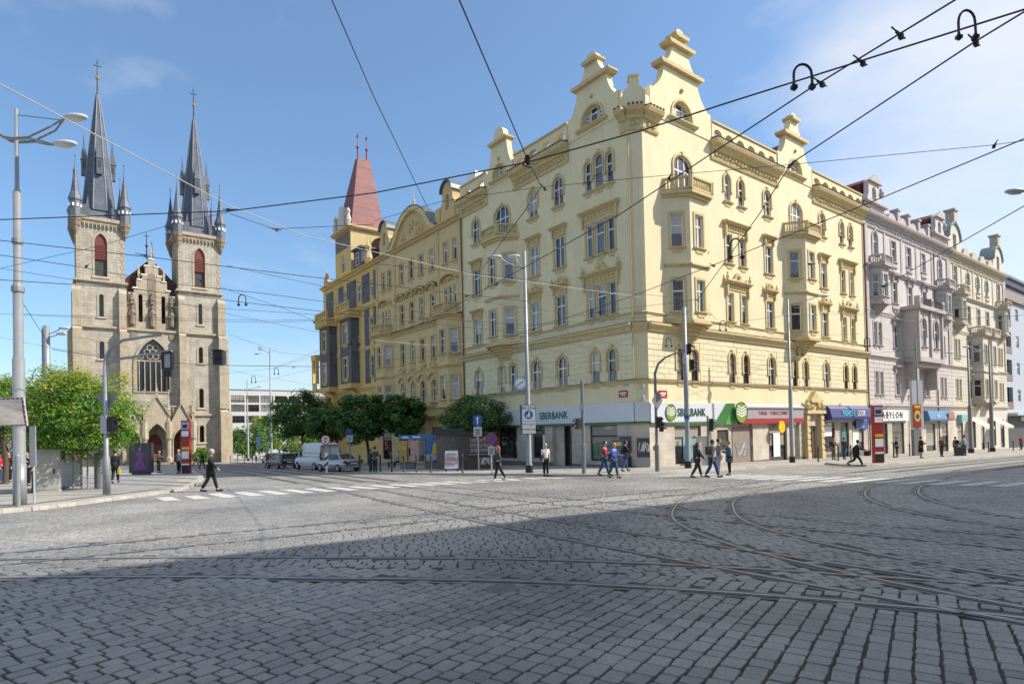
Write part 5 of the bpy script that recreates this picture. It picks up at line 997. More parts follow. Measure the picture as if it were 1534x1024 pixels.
# crossing stripes
PNT = mat('worn_white_paint', (.50, .49, .46), .8, .35, 6, .3, 20)
STR = [rect(3.25+i*.93, 3.77+i*.93, 23.9-.04*i, 27.0-.09*i if i > 1 else 26.1) for i in range(20)]
ZR = [[(24.5+k*.06, 20.6-k*.94), (28.6, 20.4-k*.94), (28.6, 19.9-k*.94), (24.5+k*.06, 20.1-k*.94)] for k in range(17)]
def instripe(x, y):
    for P in STR+ZR:
        if inpoly(x, y, P): return True
    return False
# cobbles: nearest ones singly, the others in one mesh
A_ = radians(18.7); ea, eb = np.array([cos(A_), sin(A_)]), np.array([-sin(A_), cos(A_)])
def stone_mat():
    m = bpy.data.materials.new('granite_sett'); m.use_nodes = True; t = m.node_tree; b = t.nodes['Principled BSDF']; l = t.links.new
    at = N(t, 'ShaderNodeAttribute', attribute_name='tone'); pt = N(t, 'ShaderNodeAttribute', attribute_name='paint'); co = N(t, 'ShaderNodeNewGeometry')
    r = N(t, 'ShaderNodeValToRGB'); e = r.color_ramp.elements; e[0].color = (.13, .131, .133, 1); e[1].color = (.35, .335, .30, 1); k = e.new(.5); k.color = (.24, .234, .222, 1); l(at.outputs['Fac'], r.inputs[0])
    n = N(t, 'ShaderNodeTexNoise'); n.inputs['Scale'].default_value = 45; n.inputs['Detail'].default_value = 5; l(co.outputs['Position'], n.inputs[0]); n2 = N(t, 'ShaderNodeTexNoise'); n2.inputs['Scale'].default_value = .5; n2.inputs['Detail'].default_value = 6; l(co.outputs['Position'], n2.inputs[0])
    ad = N(t, 'ShaderNodeMath', operation='ADD'); l(n.outputs['Fac'], ad.inputs[0]); l(n2.outputs['Fac'], ad.inputs[1]); mr = N(t, 'ShaderNodeMapRange'); mr.inputs[1].default_value = .6; mr.inputs[2].default_value = 1.4; mr.inputs[3].default_value = .62; mr.inputs[4].default_value = 1.3; l(ad.outputs[0], mr.inputs[0])
    h = N(t, 'ShaderNodeHueSaturation'); l(r.outputs[0], h.inputs['Color']); l(mr.outputs[0], h.inputs['Value'])
    mm = N(t, 'ShaderNodeMix', data_type='RGBA'); pm = N(t, 'ShaderNodeMath', operation='MULTIPLY'); l(pt.outputs['Fac'], pm.inputs[0]); gt = N(t, 'ShaderNodeMapRange'); gt.inputs[1].default_value = .3; gt.inputs[2].default_value = .45; gt.inputs[3].default_value = .25; l(n.outputs['Fac'], gt.inputs[0]); l(gt.outputs[0], pm.inputs[1]); l(pm.outputs[0], mm.inputs[0]); l(h.outputs[0], mm.inputs[6]); mm.inputs[7].default_value = (.66, .65, .6, 1); l(mm.outputs[2], b.inputs['Base Color'])
    bp = N(t, 'ShaderNodeBump'); bp.inputs['Strength'].default_value = .5; bp.inputs['Distance'].default_value = .008; l(n.outputs['Fac'], bp.inputs['Height']); l(bp.outputs[0], b.inputs['Normal'])
    b.inputs['Roughness'].default_value = .58; b.inputs['Specular IOR Level'].default_value = .45; return m
STONE = stone_mat()
rp = np.array([(p.x, p.y) for p, l_ in RAILPTS for _ in (0,)]) ; RP = []
for lab, P in TR.items():
    c = smooth(P, 40)
    for i, p in enumerate(c):
        d = (c[min(i+1, len(c)-1)]-c[max(0, i-1)]).normalized()
        for s in (-1, 1): q = p+Vector((-d.y, d.x))*s*.7175; RP.append((q.x, q.y))
cell = {}
for x, y in RP: cell.setdefault((int(x//.5), int(y//.5)), []).append((x, y))
def nearrail(x, y):
    i, j = int(x//.5), int(y//.5)
    return any((x-a)**2+(y-b)**2 < .15**2 for k in (-1, 0, 1) for m in (-1, 0, 1) for a, b in cell.get((i+k, j+m), ()))
klP = [tuple(p) for p in kl]+[(14.5, 102), (-40, 102), (-40, 19)]; krP = [tuple(p) for p in kr]+[(165, 27.2), (33, 27.2), (32.2, 28), (32.2, 140)]
FX, FY = cos(YAW), sin(YAW); stones = []
NEAR = [(-14, 19), (-6, 15.5), (-1.5, 12.6), (1.7, 9.9), (3.4, 8.2), (4.95, 6.6), (6.2, 4.9), (7.2, 3.1), (7.9, 1.2), (8.1, -2.5), (8.1, -12), (-20, -12)]
def lay(ang, near, t0, t1, s0, s1, seed):
    random.seed(seed); e1, e2 = (cos(ang), sin(ang)), (-sin(ang), cos(ang)); t = t0
    while t < t1:
        wr = random.uniform(.155, .185); s = s0+random.random()*.2
        while s < s1:
            ls = random.uniform(.14, .27); wob = .05*sin(s*.35+t*.2)+(.0 if near else .12*sin(s*.12+t*.05)); q = t+wr/2+wob
            x, y = e1[0]*(s+ls/2)+e2[0]*q, e1[1]*(s+ls/2)+e2[1]*q; dp = x*FX+y*FY; lat = x*FY-y*FX
            if 3.4 < dp < 31 and abs(lat) < dp*.87+.5 and inpoly(x, y, NEAR) == near and not nearrail(x, y) and (dp < 15 or not (inpoly(x, y, klP) or inpoly(x, y, krP))): stones.append((dp, x, y, ls, wr, ang))
            s += ls
        t += wr
lay(A_, True, -14, 36, -6, 44, 7); lay(radians(-31), False, -14, 48, -30, 36, 8)
stones.sort(key=lambda q: q[0])
vis = [q for q in stones if q[0] > 4.45 and abs(q[1]*FY-q[2]*FX) < q[0]*.84][:296]; vs_ = set(id(q) for q in vis)
def stone_geo(ls, wr, g=.0105, fine=True):
    a, b = ls/2-g, wr/2-g*.8; j = lambda: random.uniform(-.008, .008); zt = .03+random.uniform(-.004, .004); i = .93
    if fine: k = min(a, b)*.2; c = [(-a+k+j(), -b+j()), (a-k+j(), -b+j()), (a+j()*.5, -b+k), (a+j()*.5, b-k), (a-k+j(), b+j()), (-a+k+j(), b+j()), (-a+j()*.5, b-k), (-a+j()*.5, -b+k)]
    else: c = [(-a+j(), -b+j()), (a+j(), -b+j()), (a+j(), b+j()), (-a+j(), b+j())]
    n = len(c); V = [(x, y, -.01) for x, y in c]+[(x*.98, y*.98, zt-.009) for x, y in c]+[(x*i, y*i, zt) for x, y in c]
    F_ = [tuple(range(2*n, 3*n))]+[(n+k, n+(k+1) % n, 2*n+(k+1) % n, 2*n+k) for k in range(n)]+[(k, (k+1) % n, n+(k+1) % n, n+k) for k in range(n)]
    return V, F_
def attr(me, name, vals): a = me.attributes.new(name, 'FLOAT', 'POINT'); a.data.foreach_set('value', vals)
random.seed(11); var = {}
for k in range(36):
    ls = .14+.0037*k; V, F_ = stone_geo(ls, .17); me = bpy.data.meshes.new('cobble'); me.from_pydata(V, [], F_); attr(me, 'tone', [.4+.25*random.random()]*24); attr(me, 'paint', [0.]*24); me.materials.append(STONE); var[k] = me
for dp, x, y, ls, wr, an in vis: o = obj('cobble', var[max(0, min(35, int((ls-.14)/.0037)))], None, road, (x, y, gz(x, y)), an); o.scale = (1, wr/.17, 1)
bed = []
for dp_ in (3.0, 30.9):
    for sd in ((-1, 1) if dp_ < 5 else (1, -1)): l_ = sd*(dp_*.87+.6); bed.append((FX*dp_+FY*l_, FY*dp_-FX*l_))
flat('road_bed', bed, .015, mat('joint_earth', (.065, .06, .052), .95, .3, 3, .5, 60), kind='structure')
AV, AF, AT, AP = [], [], [], []; ca, sa = cos(A_), sin(A_)
for q in stones:
    if id(q) in vs_: continue
    dp, x, y, ls, wr, an = q; ca, sa = cos(an), sin(an); V, F_ = stone_geo(ls, wr, .0105 if dp < 14 else .008, dp < 12); k = len(AV); g0 = gz(x, y)
    AV += [(x+ca*a-sa*b, y+sa*a+ca*b, g0+c) for a, b, c in V]; AF += [tuple(k+i for i in f) for f in F_]
    tn = min(1, max(0, .30*random.random()+.36+.11*sin(x*.7+2*sin(y*.45))+.10*sin(y*.9-x*.3+1.7*sin(x*.5)))); AT += [tn]*len(V); AP += [0.]*len(V)
me = bpy.data.meshes.new('cobbles'); me.from_pydata(AV, [], AF); attr(me, 'tone', AT); attr(me, 'paint', AP); obj('cobbles', me, STONE, road, kind='stuff')
for i, P in enumerate(STR+ZR):      # paint beyond the reach of the built cobbles
    c = (sum(p[0] for p in P)/4, sum(p[1] for p in P)/4)
    flat('crossing_stripe', P, .039 if c[0]*FX+c[1]*FY < 30.6 else .008, PNT, parent=road)
MAN = mat('cast_iron', (.12, .112, .105), .6, .3, 12, .5, 40)
for (u, v), lab in (((550, 784), 'cast iron manhole cover in sunlit cobbles'), ((752, 886), 'dark manhole cover in shaded cobbles near diagonal track')):
    g = G(u, v); o = obj('manhole_cover', MB().lathe([(.2, .0), (.21, .034), (.18, .036), (.01, .036)], 16), MAN, None, g); tag(o, lab, 'manhole cover')
# ------------------------------------------------------------------ trees and shrubs
def leaf_mat(name, c0, c1, c2):
    m = bpy.data.materials.new(name); m.use_nodes = True; t = m.node_tree; l = t.links.new; b = t.nodes['Principled BSDF']; at = N(t, 'ShaderNodeAttribute', attribute_name='tone')
    r = N(t, 'ShaderNodeValToRGB'); e = r.color_ramp.elements; e[0].color = (*c0, 1); e[1].color = (*c2, 1); k = e.new(.5); k.color = (*c1, 1); l(at.outputs['Fac'], r.inputs[0]); l(r.outputs[0], b.inputs['Base Color']); b.inputs['Roughness'].default_value = .5; b.inputs['Specular IOR Level'].default_value = .35
    tr = N(t, 'ShaderNodeBsdfTranslucent'); h = N(t, 'ShaderNodeHueSaturation'); h.inputs['Value'].default_value = 1.3; l(r.outputs[0], h.inputs['Color']); l(h.outputs[0], tr.inputs[0]); ms = N(t, 'ShaderNodeMixShader'); ms.inputs[0].default_value = .38; l(b.outputs[0], ms.inputs[1]); l(tr.outputs[0], ms.inputs[2]); l(ms.outputs[0], t.nodes['Material Output'].inputs[0]); return m
LFA = leaf_mat('autumn_leaf', (.05, .14, .02), (.12, .26, .032), (.36, .36, .035)); LFD = leaf_mat('dark_leaf', (.05, .12, .032), (.10, .20, .05), (.17, .27, .06))
def crown_mesh(name, c, rad, nclump, nleaf, size, seed, yellow=0., m=LFD, clr=None):
    g = np.random.default_rng(seed); C_ = np.array(c); R_ = np.array(rad); u = g.normal(size=(nclump, 3)); u /= np.linalg.norm(u, axis=1)[:, None]; rr = g.uniform(.45, .93, nclump)[:, None]**.8
    cc = C_+u*R_*rr; cc[:, 2] += (g.random(nclump)-.5)*.15*R_[2]; cr = (clr or .26)*R_.mean()*g.uniform(.7, 1.3, nclump)
    n = nclump*nleaf; k = np.repeat(np.arange(nclump), nleaf); d = g.normal(size=(n, 3)); d /= np.linalg.norm(d, axis=1)[:, None]; q = g.random(n)**.45
    p = cc[k]+d*(cr[k]*q)[:, None]*np.array([1.15, 1.15, .75])
    nrm = d*.5+u[k]*.4+np.array([0, 0, .55])+g.normal(size=(n, 3))*.45; nrm /= np.linalg.norm(nrm, axis=1)[:, None]; ax = np.cross(nrm, g.normal(size=(n, 3))); ax /= np.linalg.norm(ax, axis=1)[:, None]; bx = np.cross(nrm, ax); s = (size*g.uniform(.6, 1.3, n))[:, None]
    V = np.stack([p-ax*s, p-bx*s*.42+nrm*s*.08, p+ax*s-nrm*s*.18, p+bx*s*.42+nrm*s*.08], 1).reshape(-1, 3)
    me = bpy.data.meshes.new(name); me.vertices.add(4*n); me.vertices.foreach_set('co', V.ravel()); me.loops.add(4*n); me.polygons.add(n); me.polygons.foreach_set('loop_start', np.arange(0, 4*n, 4)); me.polygons.foreach_set('loop_total', np.full(n, 4)); me.loops.foreach_set('vertex_index', np.arange(4*n)); me.update()
    tone = np.clip(.35+.22*g.normal(size=nclump)[k]+.16*g.normal(size=n)+yellow*np.clip((p[:, 2]-C_[2])/R_[2]*.55+.1*g.normal(size=nclump)[k], 0, 1), 0, 1)
    a = me.attributes.new('tone', 'FLOAT', 'POINT'); a.data.foreach_set('value', np.repeat(tone, 4)); me.materials.append(m); return me, cc
def tree(name, label, base, c, rad, nclump, nleaf, size, seed, yellow=0, m=LFD, tr=.16, cat='tree', group=None, clr=None):
    base = Vector(base); t = thing(name, label, cat, base, group=group); cl = Vector(c)-base; me, cc = crown_mesh('crown', cl, rad, nclump, nleaf, size, seed, yellow, m, clr)
    fork = Vector((cl.x*.35, cl.y*.35, max(.5, cl.z-rad[2]*.75))); mb = MB(); w = random.uniform(-.06, .06)
    mb.tube([(0, 0, -.1), (0, 0, .15), (w, -w, fork.z*.45), tuple(fork)], [tr*1.35, tr*1.05, tr*.9, tr*.8], 9); k = min(11, len(cc))
    for i in range(k):
        e = Vector(cc[i]); md = fork.lerp(e, .5)+Vector((0, 0, -.12*rad[2])); mb.tube([fork-Vector((0, 0, .2)), fork.lerp(md, .5), md, e], [tr*.6, tr*.42, tr*.28, tr*.08], 6)
    obj('trunk', mb.mesh('trunk', True), BARK, t); obj('crown', me, m, t); return t
bL = G(55, 741); dL = depth(bL)
cL = atD(dL+.4, 118, 618); tree('acacia_tree', 'round acacia turning yellow on top beside grey cabinet', bL+Vector((0, 0, .13)), cL, (2.45, 2.45, 2.1), 150, 190, .072, 5, 1.0, LFA, .17)
bL = G(8, 728); tree('acacia_tree', 'green acacia partly hidden behind the mirror mast', bL+Vector((0, 0, .13)), atD(depth(bL), -8, 612), (1.9, 1.9, 2.1), 80, 170, .075, 6, .5, LFA, .15)
for lab, b, c, rx, rz, sd, hid in (('dense round tree beside kiosk in front of bank', (713, 698), (716, 626), 66, 42, 21, 0), ('round street tree behind blue roofed phone booths', (604, 697), (604, 622), 42, 34, 22, 0), ('round street tree above the embracing couple', (553, 698), (543, 625), 48, 41, 23, 0), ('low street tree with lighter leaves above white van', (510, 696), (489, 632), 36, 30, 24, 0), ('tall dark street tree above the grey estate car', (455, 694), (448, 622), 56, 38, 25, 0)):
    g = G(*b); g = Vector((min(g.x, 28.6), g.y, 0)); dep = depth(g); pm = FPX/dep; g.z = gz(g.x, g.y)
    tree('street_tree', lab, g+Vector((0, 0, .13)), atD(dep, *c), (rx/pm*.84, rx/pm*.84, rz/pm), 75, 95, .17 if dep < 60 else .22, sd, .12, LFD, .16)
for lab, u, v, dep, rx, rz, sd, m, yl in (('dark hedge mass right of the church', 372, 660, 112, 4.6, 3.2, 31, LFD, 0), ('pale green bush behind the far lamp post', 398, 648, 125, 3.4, 4.4, 32, LFA, .3), ('light green trees glimpsed beyond parked van', 462, 668, 120, 6, 3.4, 33, LFA, .4), ('shrub at the foot of the church steps', 296, 692, 93, 1.6, 1.3, 34, LFA, .1), ('green tree behind the mast, left of the church', 20, 640, 95, 6.5, 7.5, 35, LFA, .35), ('low hedge along the church forecourt', 130, 692, 90, 4.2, 1.1, 36, LFD, .1)):
    c = atD(dep, u, v); b = Vector((c.x, c.y, gz(c.x, c.y)+.1)); c.z = max(c.z, b.z+rz*.8); tree('shrub' if rz < 5 else 'garden_tree', lab, b, c, (rx, rx*.8, rz), 60, 70, .3, sd, yl, m, .14, 'shrub' if rz < 5 else 'tree', clr=.33)
# ------------------------------------------------------------------ poles, lamps, signals, signs
LMP = mat('lamp_head', (.55, .56, .55), .4, .05); LENS = mat('lamp_lens', (.62, .62, .58), .25, .03); SIGB = mat('signal_black', (.015, .015, .016), .5, .05)
FACING = lambda a: a
R_IMG, L_IMG, TOCAM, AWAY = radians(-37.65), radians(142.35), radians(232.35), radians(52.35)
def pole_mesh(h, segs, n=12):
    mb = MB(); pr = []
    for z0, z1, r0, r1 in segs: pr += [(r0, z0), (r1, z1)]
    mb.lathe(pr, n); return mb
def base_at(u, v, kerb=.13): g = G(u, v); g.z += kerb; return g
def lamp_head(par, p, ang, s=1., name='lamp_head'):
    mb = MB(); mb.lathe([(.02, -.08), (.16, -.05), (.19, 0), (.15, .07), (.02, .11)], 10, 0, 0, sx=2.3); o = obj(name, mb.mesh(name, True), LMP, par, p, ang); o.scale = (s, s, s)
    obj('lamp_lens', cached('lens', lambda: MB().lathe([(.02, -.13), (.11, -.11), (.15, -.055), (.14, -.04)], 10, 0, 0, sx=2.1).mesh('lamp_lens', True)), LENS, o); return o
def arm(par, pts, r=.035, m=STL): return obj('lamp_arm', MB().tube(pts, r, 6), m, par)
def im(dx, dy=0): return RT.xy*dx+_f0.xy*dy     # offset seen as sideways / away
def off(dx, z, dy=0): v = im(dx, dy); return (v.x, v.y, z)
def signal(par, p, ang, n=3, s=1.):
    mb = MB(); mb.box(-.1, .1, -.15, .15, -n*.15, n*.15); o = obj('signal_head', mb, SIGB, par, p, ang); o.scale = (s,)*3
    for k in range(n):
        z = (k-(n-1)/2)*.29; v = MB(); v.add([(.1, .12*cos(a), z+.12*sin(a)) for a in [pi*i/8 for i in range(9)]]+[(.3, .11*cos(a), z-.02+.11*sin(a)) for a in [pi*i/8 for i in range(9)]], [(i, i+1, 10+i, 9+i) for i in range(8)]); obj('signal_visor', v, SIGB, o)
        obj('signal_lens', MB().tube([(.1, 0, z), (.115, 0, z)], .1, 10), mat('unlit_lens_%d' % k, ((.09, .012, .01), (.10, .06, .01), (.012, .07, .03))[min(2, n-1-k)], .2, 0), o)
    return o
def plate(par, name, p, ang, w, h, m, back=STL, d=.02): # face looks along local -y rotated
    o = obj(name, MB().box(-w/2, w/2, -d/2, d/2, -h/2, h/2), m, par, p, ang); return o
SIDE = radians(-37.65)        # plates square to the view have local x along the image
# mast with mirror and twin lamps
b = base_at(30, 762); t = thing('mast', 'tall stepped steel mast carrying road mirror and twin lamps', 'mast', b)
obj('mast_tube', pole_mesh(12.6, [(0, 1.3, .18, .18), (1.3, 4.6, .165, .165), (4.6, 4.75, .165, .14), (4.75, 6.9, .135, .135), (6.9, 7.0, .135, .12), (7.0, 10, .115, .11), (10, 10.1, .11, .07), (10.1, 12.7, .065, .05)], 14).mesh('mast_tube', True), STL, t)
obj('mast_collar', MB().lathe([(.14, 6.75), (.18, 6.8), (.18, 6.95), (.12, 7.05)], 12).lathe([(.12, 8.3), (.15, 8.35), (.15, 8.5), (.1, 8.55)], 12), STL, t)
for e, z0, z1 in ((1.55, 11.7, 12.35), (1.2, 11.65, 11.5)):
    for q in (-.12, .12): obj('lamp_arm', MB().tube([off(-.7, z0+.35, q), off(-.3, z0+.05, q), off(0, z0, q), off(.5, z0+.02, q), off(e*.75, z0+(z1-z0)*.5, q), off(e, z1, 0)], .03, 6), STL, t)
    lamp_head(t, off(e+.35, z1+.03), SIDE, .95)
obj('stay', MB().tube([(0, 0, 12.5), off(1.4, 12.3)], .012, 4), BLK, t)
m_ = thing('road_mirror', 'rectangular convex road mirror framed in red and white on the mast', 'mirror', b+Vector((*im(-.35, -.32), 2.85+.1)), SIDE)
obj('mirror_glass', MB().add([(-.78+1.56*i/8, -.05-.05*(1-((i-4)/4)**2)-.02*(1-((j-2)/2)**2), -.4+.8*j/4) for j in range(5) for i in range(9)], [(j*9+i, j*9+i+1, j*9+i+10, j*9+i+9) for j in range(4) for i in range(8)]).mesh('mirror_glass', True), mat('mirror', (.75, .75, .75), .05, 0, metal=1.), m_)
m_.rotation_euler = (radians(9), 0, SIDE); obj('mirror_back', MB().box(-.83, .83, -.04, .02, -.45, .45), GRS, m_)
for i in range(12):
    for z in (-.425, .425): obj('red_stripe', cached('mrs', lambda: MB().box(-.035, .035, -.05, -.03, -.022, .022).mesh('red_stripe')), RED, m_, (-.79+i*.144, 0, z))
for i in range(5):
    for x in (-.8, .8): obj('red_stripe', CACHE['mrs'], RED, m_, (x, -.001, -.32+i*.16))
o = obj('post', MB().lathe([(.07, 0), (.07, 1.55), (.04, 1.6)], 10), STL, None, base_at(27, 765)); tag(o, 'short steel post at the foot of the mirror mast', 'post')
b = Vector((*(Vector(b.xy)+im(.22, .3)), b.z)); o = obj('parking_sign', MB().tube([(0, 0, 0), (0, 0, 2.0)], .03, 6).box(-.1, .1, -.05, -.03, 1.2, 2.5), GRS, None, b, SIDE); tag(o, 'narrow grey notice plate behind the mirror mast', 'sign')
# signal gantry left
b = base_at(160, 745); t = thing('signal_gantry', 'curved signal gantry with give way sign seen from behind', 'traffic light', b)
obj('gantry_pole', MB().lathe([(.13, 0), (.13, 1.4), (.09, 1.5), (.08, 5.0)], 10).mesh('gantry_pole', True), STL, t)
obj('gantry_arm', MB().tube([off(0, 4.8), off(.02, 5.3), off(.25, 5.75), off(.7, 6.0), off(1.4, 6.1), off(2.25, 6.18)], [.08, .075, .07, .065, .06, .05], 8).mesh('gantry_arm', True), STL, t)
obj('gantry_arm', MB().tube([off(-.15, 4.55, .1), off(.05, 5.0), off(.4, 5.25), off(1.2, 5.35), off(2.6, 5.55)], [.05]*5, 8).mesh('gantry_arm', True), STL, t)
obj('signal_case', ring(MB(), rect(-.2, .2, -.34, .34), rect(-.14, .14, -.28, .28), -.1, .1).box(-.14, .14, -.06, .06, -.62, -.36), SIGB, t, off(2.45, 5.15), SIDE); obj('signal_back', MB().box(-.14, .14, -.03, .03, -.28, .28), GRS, t, off(2.45, 5.15), SIDE)
obj('give_way_sign', MB().prism([(-.45, .39), (0, -.39), (.45, .39)], -.02, .02), mat('sign_back_grey', (.22, .23, .24), .6, .08), t, off(-.02, 3.55, .1), SIDE)
signal(t, off(.26, 2.72), R_IMG, 2, 1.0); obj('signal_back', MB().box(-.12, .12, -.12, .12, -.35, .35), GRS, t, off(-.02, 2.72), SIDE)
# hanging signals over the street
p = atD(36, 327, 536); o = thing('hanging_signal', 'pair of black signals hanging on the wire before the church', 'traffic light', p, SIDE)
for z in (.24, -.24): obj('signal_head', MB().box(-.25, .25, -.15, .15, z-.2, z+.2).box(-.3, .3, -.3, .15, z+.2, z+.23), SIGB, o)
obj('signal_back', MB().box(.255, .5, -.05, .0, -.42, .42), mat('sign_back_grey', (.22, .23, .24), .6, .08), o)
def lamp_post(label, u, v, h, r0, r1, arms, m=STL, kerb=.13, xy=None, s=1.):
    b = base_at(u, v, kerb) if xy is None else Vector((*xy, gz(*xy)+kerb)); t = thing('lamp_post', label, 'lamp post', b)
    obj('post', MB().lathe([(r0*1.25, 0), (r0*1.25, .5), (r0, .6), (r0*.95, h*.45), (r1*1.2, h*.46), (r1, h)], 10).mesh('post', True), m, t); obj('post_base', MB().lathe([(r0*1.4, 0), (r0*1.4, .45)], 10), BLK, t)
    for e, z0, z1, dy in arms:
        obj('lamp_arm', MB().tube([off(0, z0), off(e*.35, z0+(z1-z0)*.1, dy*.3), off(e*.75, z0+(z1-z0)*.55, dy*.75), off(e, z1, dy)], .035, 6), m, t); lamp_head(t, off(e*1.18, z1, dy*1.1), SIDE+(0 if e > 0 else pi), s)
    return t
b7 = base_at(793, 711); t = lamp_post('grey lamp post carrying station clock before the bank', 793, 711, 13.2, .16, .1, [(-1.5, 12.2, 12.85, -.2), (-.55, 12.2, 13.2, .9)])
ck = obj('clock_case', MB().box(-.38, .38, -.1, .1, -.38, .38), mat('clock_blue', (.16, .32, .42), .5, .05), t, off(-.42, 5.3, -.15), SIDE)
obj('clock_face', MB().prism(disc(.33), -.115, -.1), WHT, ck); mb = MB()
for k in range(12): a = pi/6*k; mb.box(.28*sin(a)-.02, .28*sin(a)+.02, -.122, -.116, .28*cos(a)-.02, .28*cos(a)+.02)
mb.tube([(-.03, -.12, -.02), (.17, -.12, .12)], .022, 4); mb.tube([(.04, -.123, .03), (-.24, -.123, -.17)], .016, 4); obj('clock_hands', mb, SIGB, ck)
t = thing('pedestrian_zone_sign', 'white box sign with blue disc fixed to the clock post', 'sign', b7+Vector((*im(.02, -.32), 3.15)), SIDE)
obj('sign_box', MB().box(-.5, .42, -.08, .12, -.86, .86), mat('dark_sign_box', (.10, .105, .11), .5, .05), t); obj('sign_face', MB().box(-.38, .4, -.1, -.081, -.82, .82), WHT, t)
obj('blue_disc', MB().prism(disc(.25), -.115, -.101), BLU, t, (0, 0, .28)); obj('pictogram', MB().lathe([(.01, .40), (.035, .43), (.01, .47)], 6, .03, -.12).prism([(-.02, .4), (.08, .4), (.1, .25), (.07, .12), (.0, .12), (-.03, .25)], -.125, -.116).prism([(-.13, .3), (-.07, .3), (-.06, .13), (-.14, .13)], -.125, -.116), WHT, t)
for k, z in (('pesi', .66), ('mhd', -.28), ('zas', -.58)): obj('lettering', TXT[k], BLKL, t, (.01, -.105, z))
obj('dividing_line', MB().box(-.36, .38, -.103, -.1005, -.1, -.08), BLKL, t)
# small posts and signs by the bank corner
def sign_post(label, u, v, h, parts, m=STD, r=.045, cat='sign', kerb=.13):
    b = base_at(u, v, kerb); t = thing('sign_post', label, cat, b); obj('post', MB().tube([(0, 0, 0), (0, 0, h)], r, 8), m, t)
    for fn in parts: fn(t)
    return t
def bluearrow(z, w=.52, h=.7): return lambda t: (plate(t, 'blue_sign', off(0, z, -.07), SIDE, w, h, BLU), obj('arrow', MB().prism([(-.03, -.25), (.03, -.25), (.03, .1), (.1, .1), (0, .27), (-.1, .1), (-.03, .1)], -.016, -.011), WHT, t, off(0, z, -.07), SIDE))
def small(z, w, h, m=GRS): return lambda t: (plate(t, 'sign_plate', off(0, z, -.075), SIDE, w, h, m), obj('plate_marks', MB().box(-w*.35, w*.35, -.016, -.011, h*.12, h*.22).box(-w*.28, w*.28, -.016, -.011, -h*.1, 0).box(-w*.3, w*.3, -.016, -.011, -h*.32, -h*.22), DFR, t, off(0, z, -.075), SIDE))
def disc_sign(z, r, face, rim, bars): 
    def f(t):
        obj('sign_disc', MB().prism(disc(r), -.01, .01), rim, t, off(0, z, -.08), SIDE); obj('sign_face', MB().prism(disc(r*.8), -.016, -.011), face, t, off(0, z, -.08), SIDE)
        if bars == 'x': obj('sign_bars', MB().prism([(-.62*r, .5*r), (-.5*r, .62*r), (.62*r, -.5*r), (.5*r, -.62*r)], -.022, -.017).prism([(.5*r, .62*r), (.62*r, .5*r), (-.5*r, -.62*r), (-.62*r, -.5*r)], -.028, -.023), rim, t, off(0, z, -.08), SIDE)
        else: obj('sign_bars', MB().box(-.78*r, .78*r, -.022, -.017, -.06*r, .06*r), RED, t, off(0, z, -.08), SIDE); obj('pictogram', MB().box(-.4*r, .4*r, -.022, -.017, .2*r, .45*r).box(-.3*r, .3*r, -.022, -.017, -.5*r, -.25*r), SIGB, t, off(0, z, -.08), SIDE)
    return f
sign_post('one way sign with white plate under it before kiosk', 717, 708, 3.7, [bluearrow(3.35, .55, .66), small(2.62, .55, .62)])
sign_post('no stopping sign on red and white post by red haired woman', 737, 712, 2.4, [disc_sign(2.05, .36, BLU, RED, 'x'), small(1.35, .4, .5)], WHT)
sign_post('round no entry for motor vehicles sign with striped board', 489, 708, 2.5, [disc_sign(2.45, .36, WHT, RED, '-')], GRS, .035, kerb=.02)
t = thing('striped_barrier_board', 'red and white striped board below round prohibition sign', 'sign', base_at(490.5, 708, .02)+Vector((*im(0, -.15), 0)), SIDE); obj('board', MB().box(-.13, .13, -.02, .02, .35, 1.5), WHT, t); obj('board_stripe', MB().prism([(-.13, .45), (.13, .62), (.13, .85), (-.13, .68)], -.026, -.021).prism([(-.13, .9), (.13, 1.07), (.13, 1.3), (-.13, 1.13)], -.026, -.021), RED, t); obj('foot', MB().lathe([(.09, 0), (.05, .3), (.02, .36)], 8), WHT, t)
sign_post('dark blue parking sign with white plates beside silver saloon', 525, 707, 3.0, [lambda t: plate(t, 'blue_sign', off(0, 2.95, -.07), SIDE, .45, .4, mat('dark_blue_sign', (.01, .035, .16), .5, .05)), small(2.4, .45, .5)])
sign_post('pale blue parking sign far off by the church bollards', 388, 694, 3.4, [lambda t: plate(t, 'blue_sign', off(0, 3.2, -.07), SIDE, .6, .9, mat('pale_blue_plate', (.2, .38, .55), .5, 0)), small(2.3, .6, .7)])
t = sign_post('signal post with camera boxes in front of bank window', 875, 713, 5.1, [], STD, .085, 'traffic light'); signal(t, off(-.3, 2.75, -.1), TOCAM+radians(-60), 2, .95); obj('signal_back', MB().box(-.12, .12, -.05, .05, -.35, .35), mat('pale_yellow_case', (.55, .52, .33), .5, .05), t, off(-.14, 2.75, .05), SIDE); obj('junction_box', MB().box(-.12, .12, -.12, .12, -.15, .15), GRS, t, off(-.06, 3.65, -.1), SIDE); obj('lower_sleeve', MB().lathe([(.12, 0), (.12, 1.6), (.09, 1.65)], 8), STD, t)
b = base_at(985, 709); t = thing('signal_post', 'signal post with diamond sign and curved overhead arm at bank corner', 'traffic light', b)
obj('post', MB().lathe([(.13, 0), (.13, 1.5), (.085, 1.6), (.08, 5.2)], 10), STD, t); obj('signal_arm', MB().tube([off(0, 5.0), off(.0, 5.6), off(.2, 6.15), off(.6, 6.5), off(1.1, 6.7), off(1.75, 6.9)], [.08, .075, .07, .06, .05, .045], 8).mesh('signal_arm', True), STD, t)
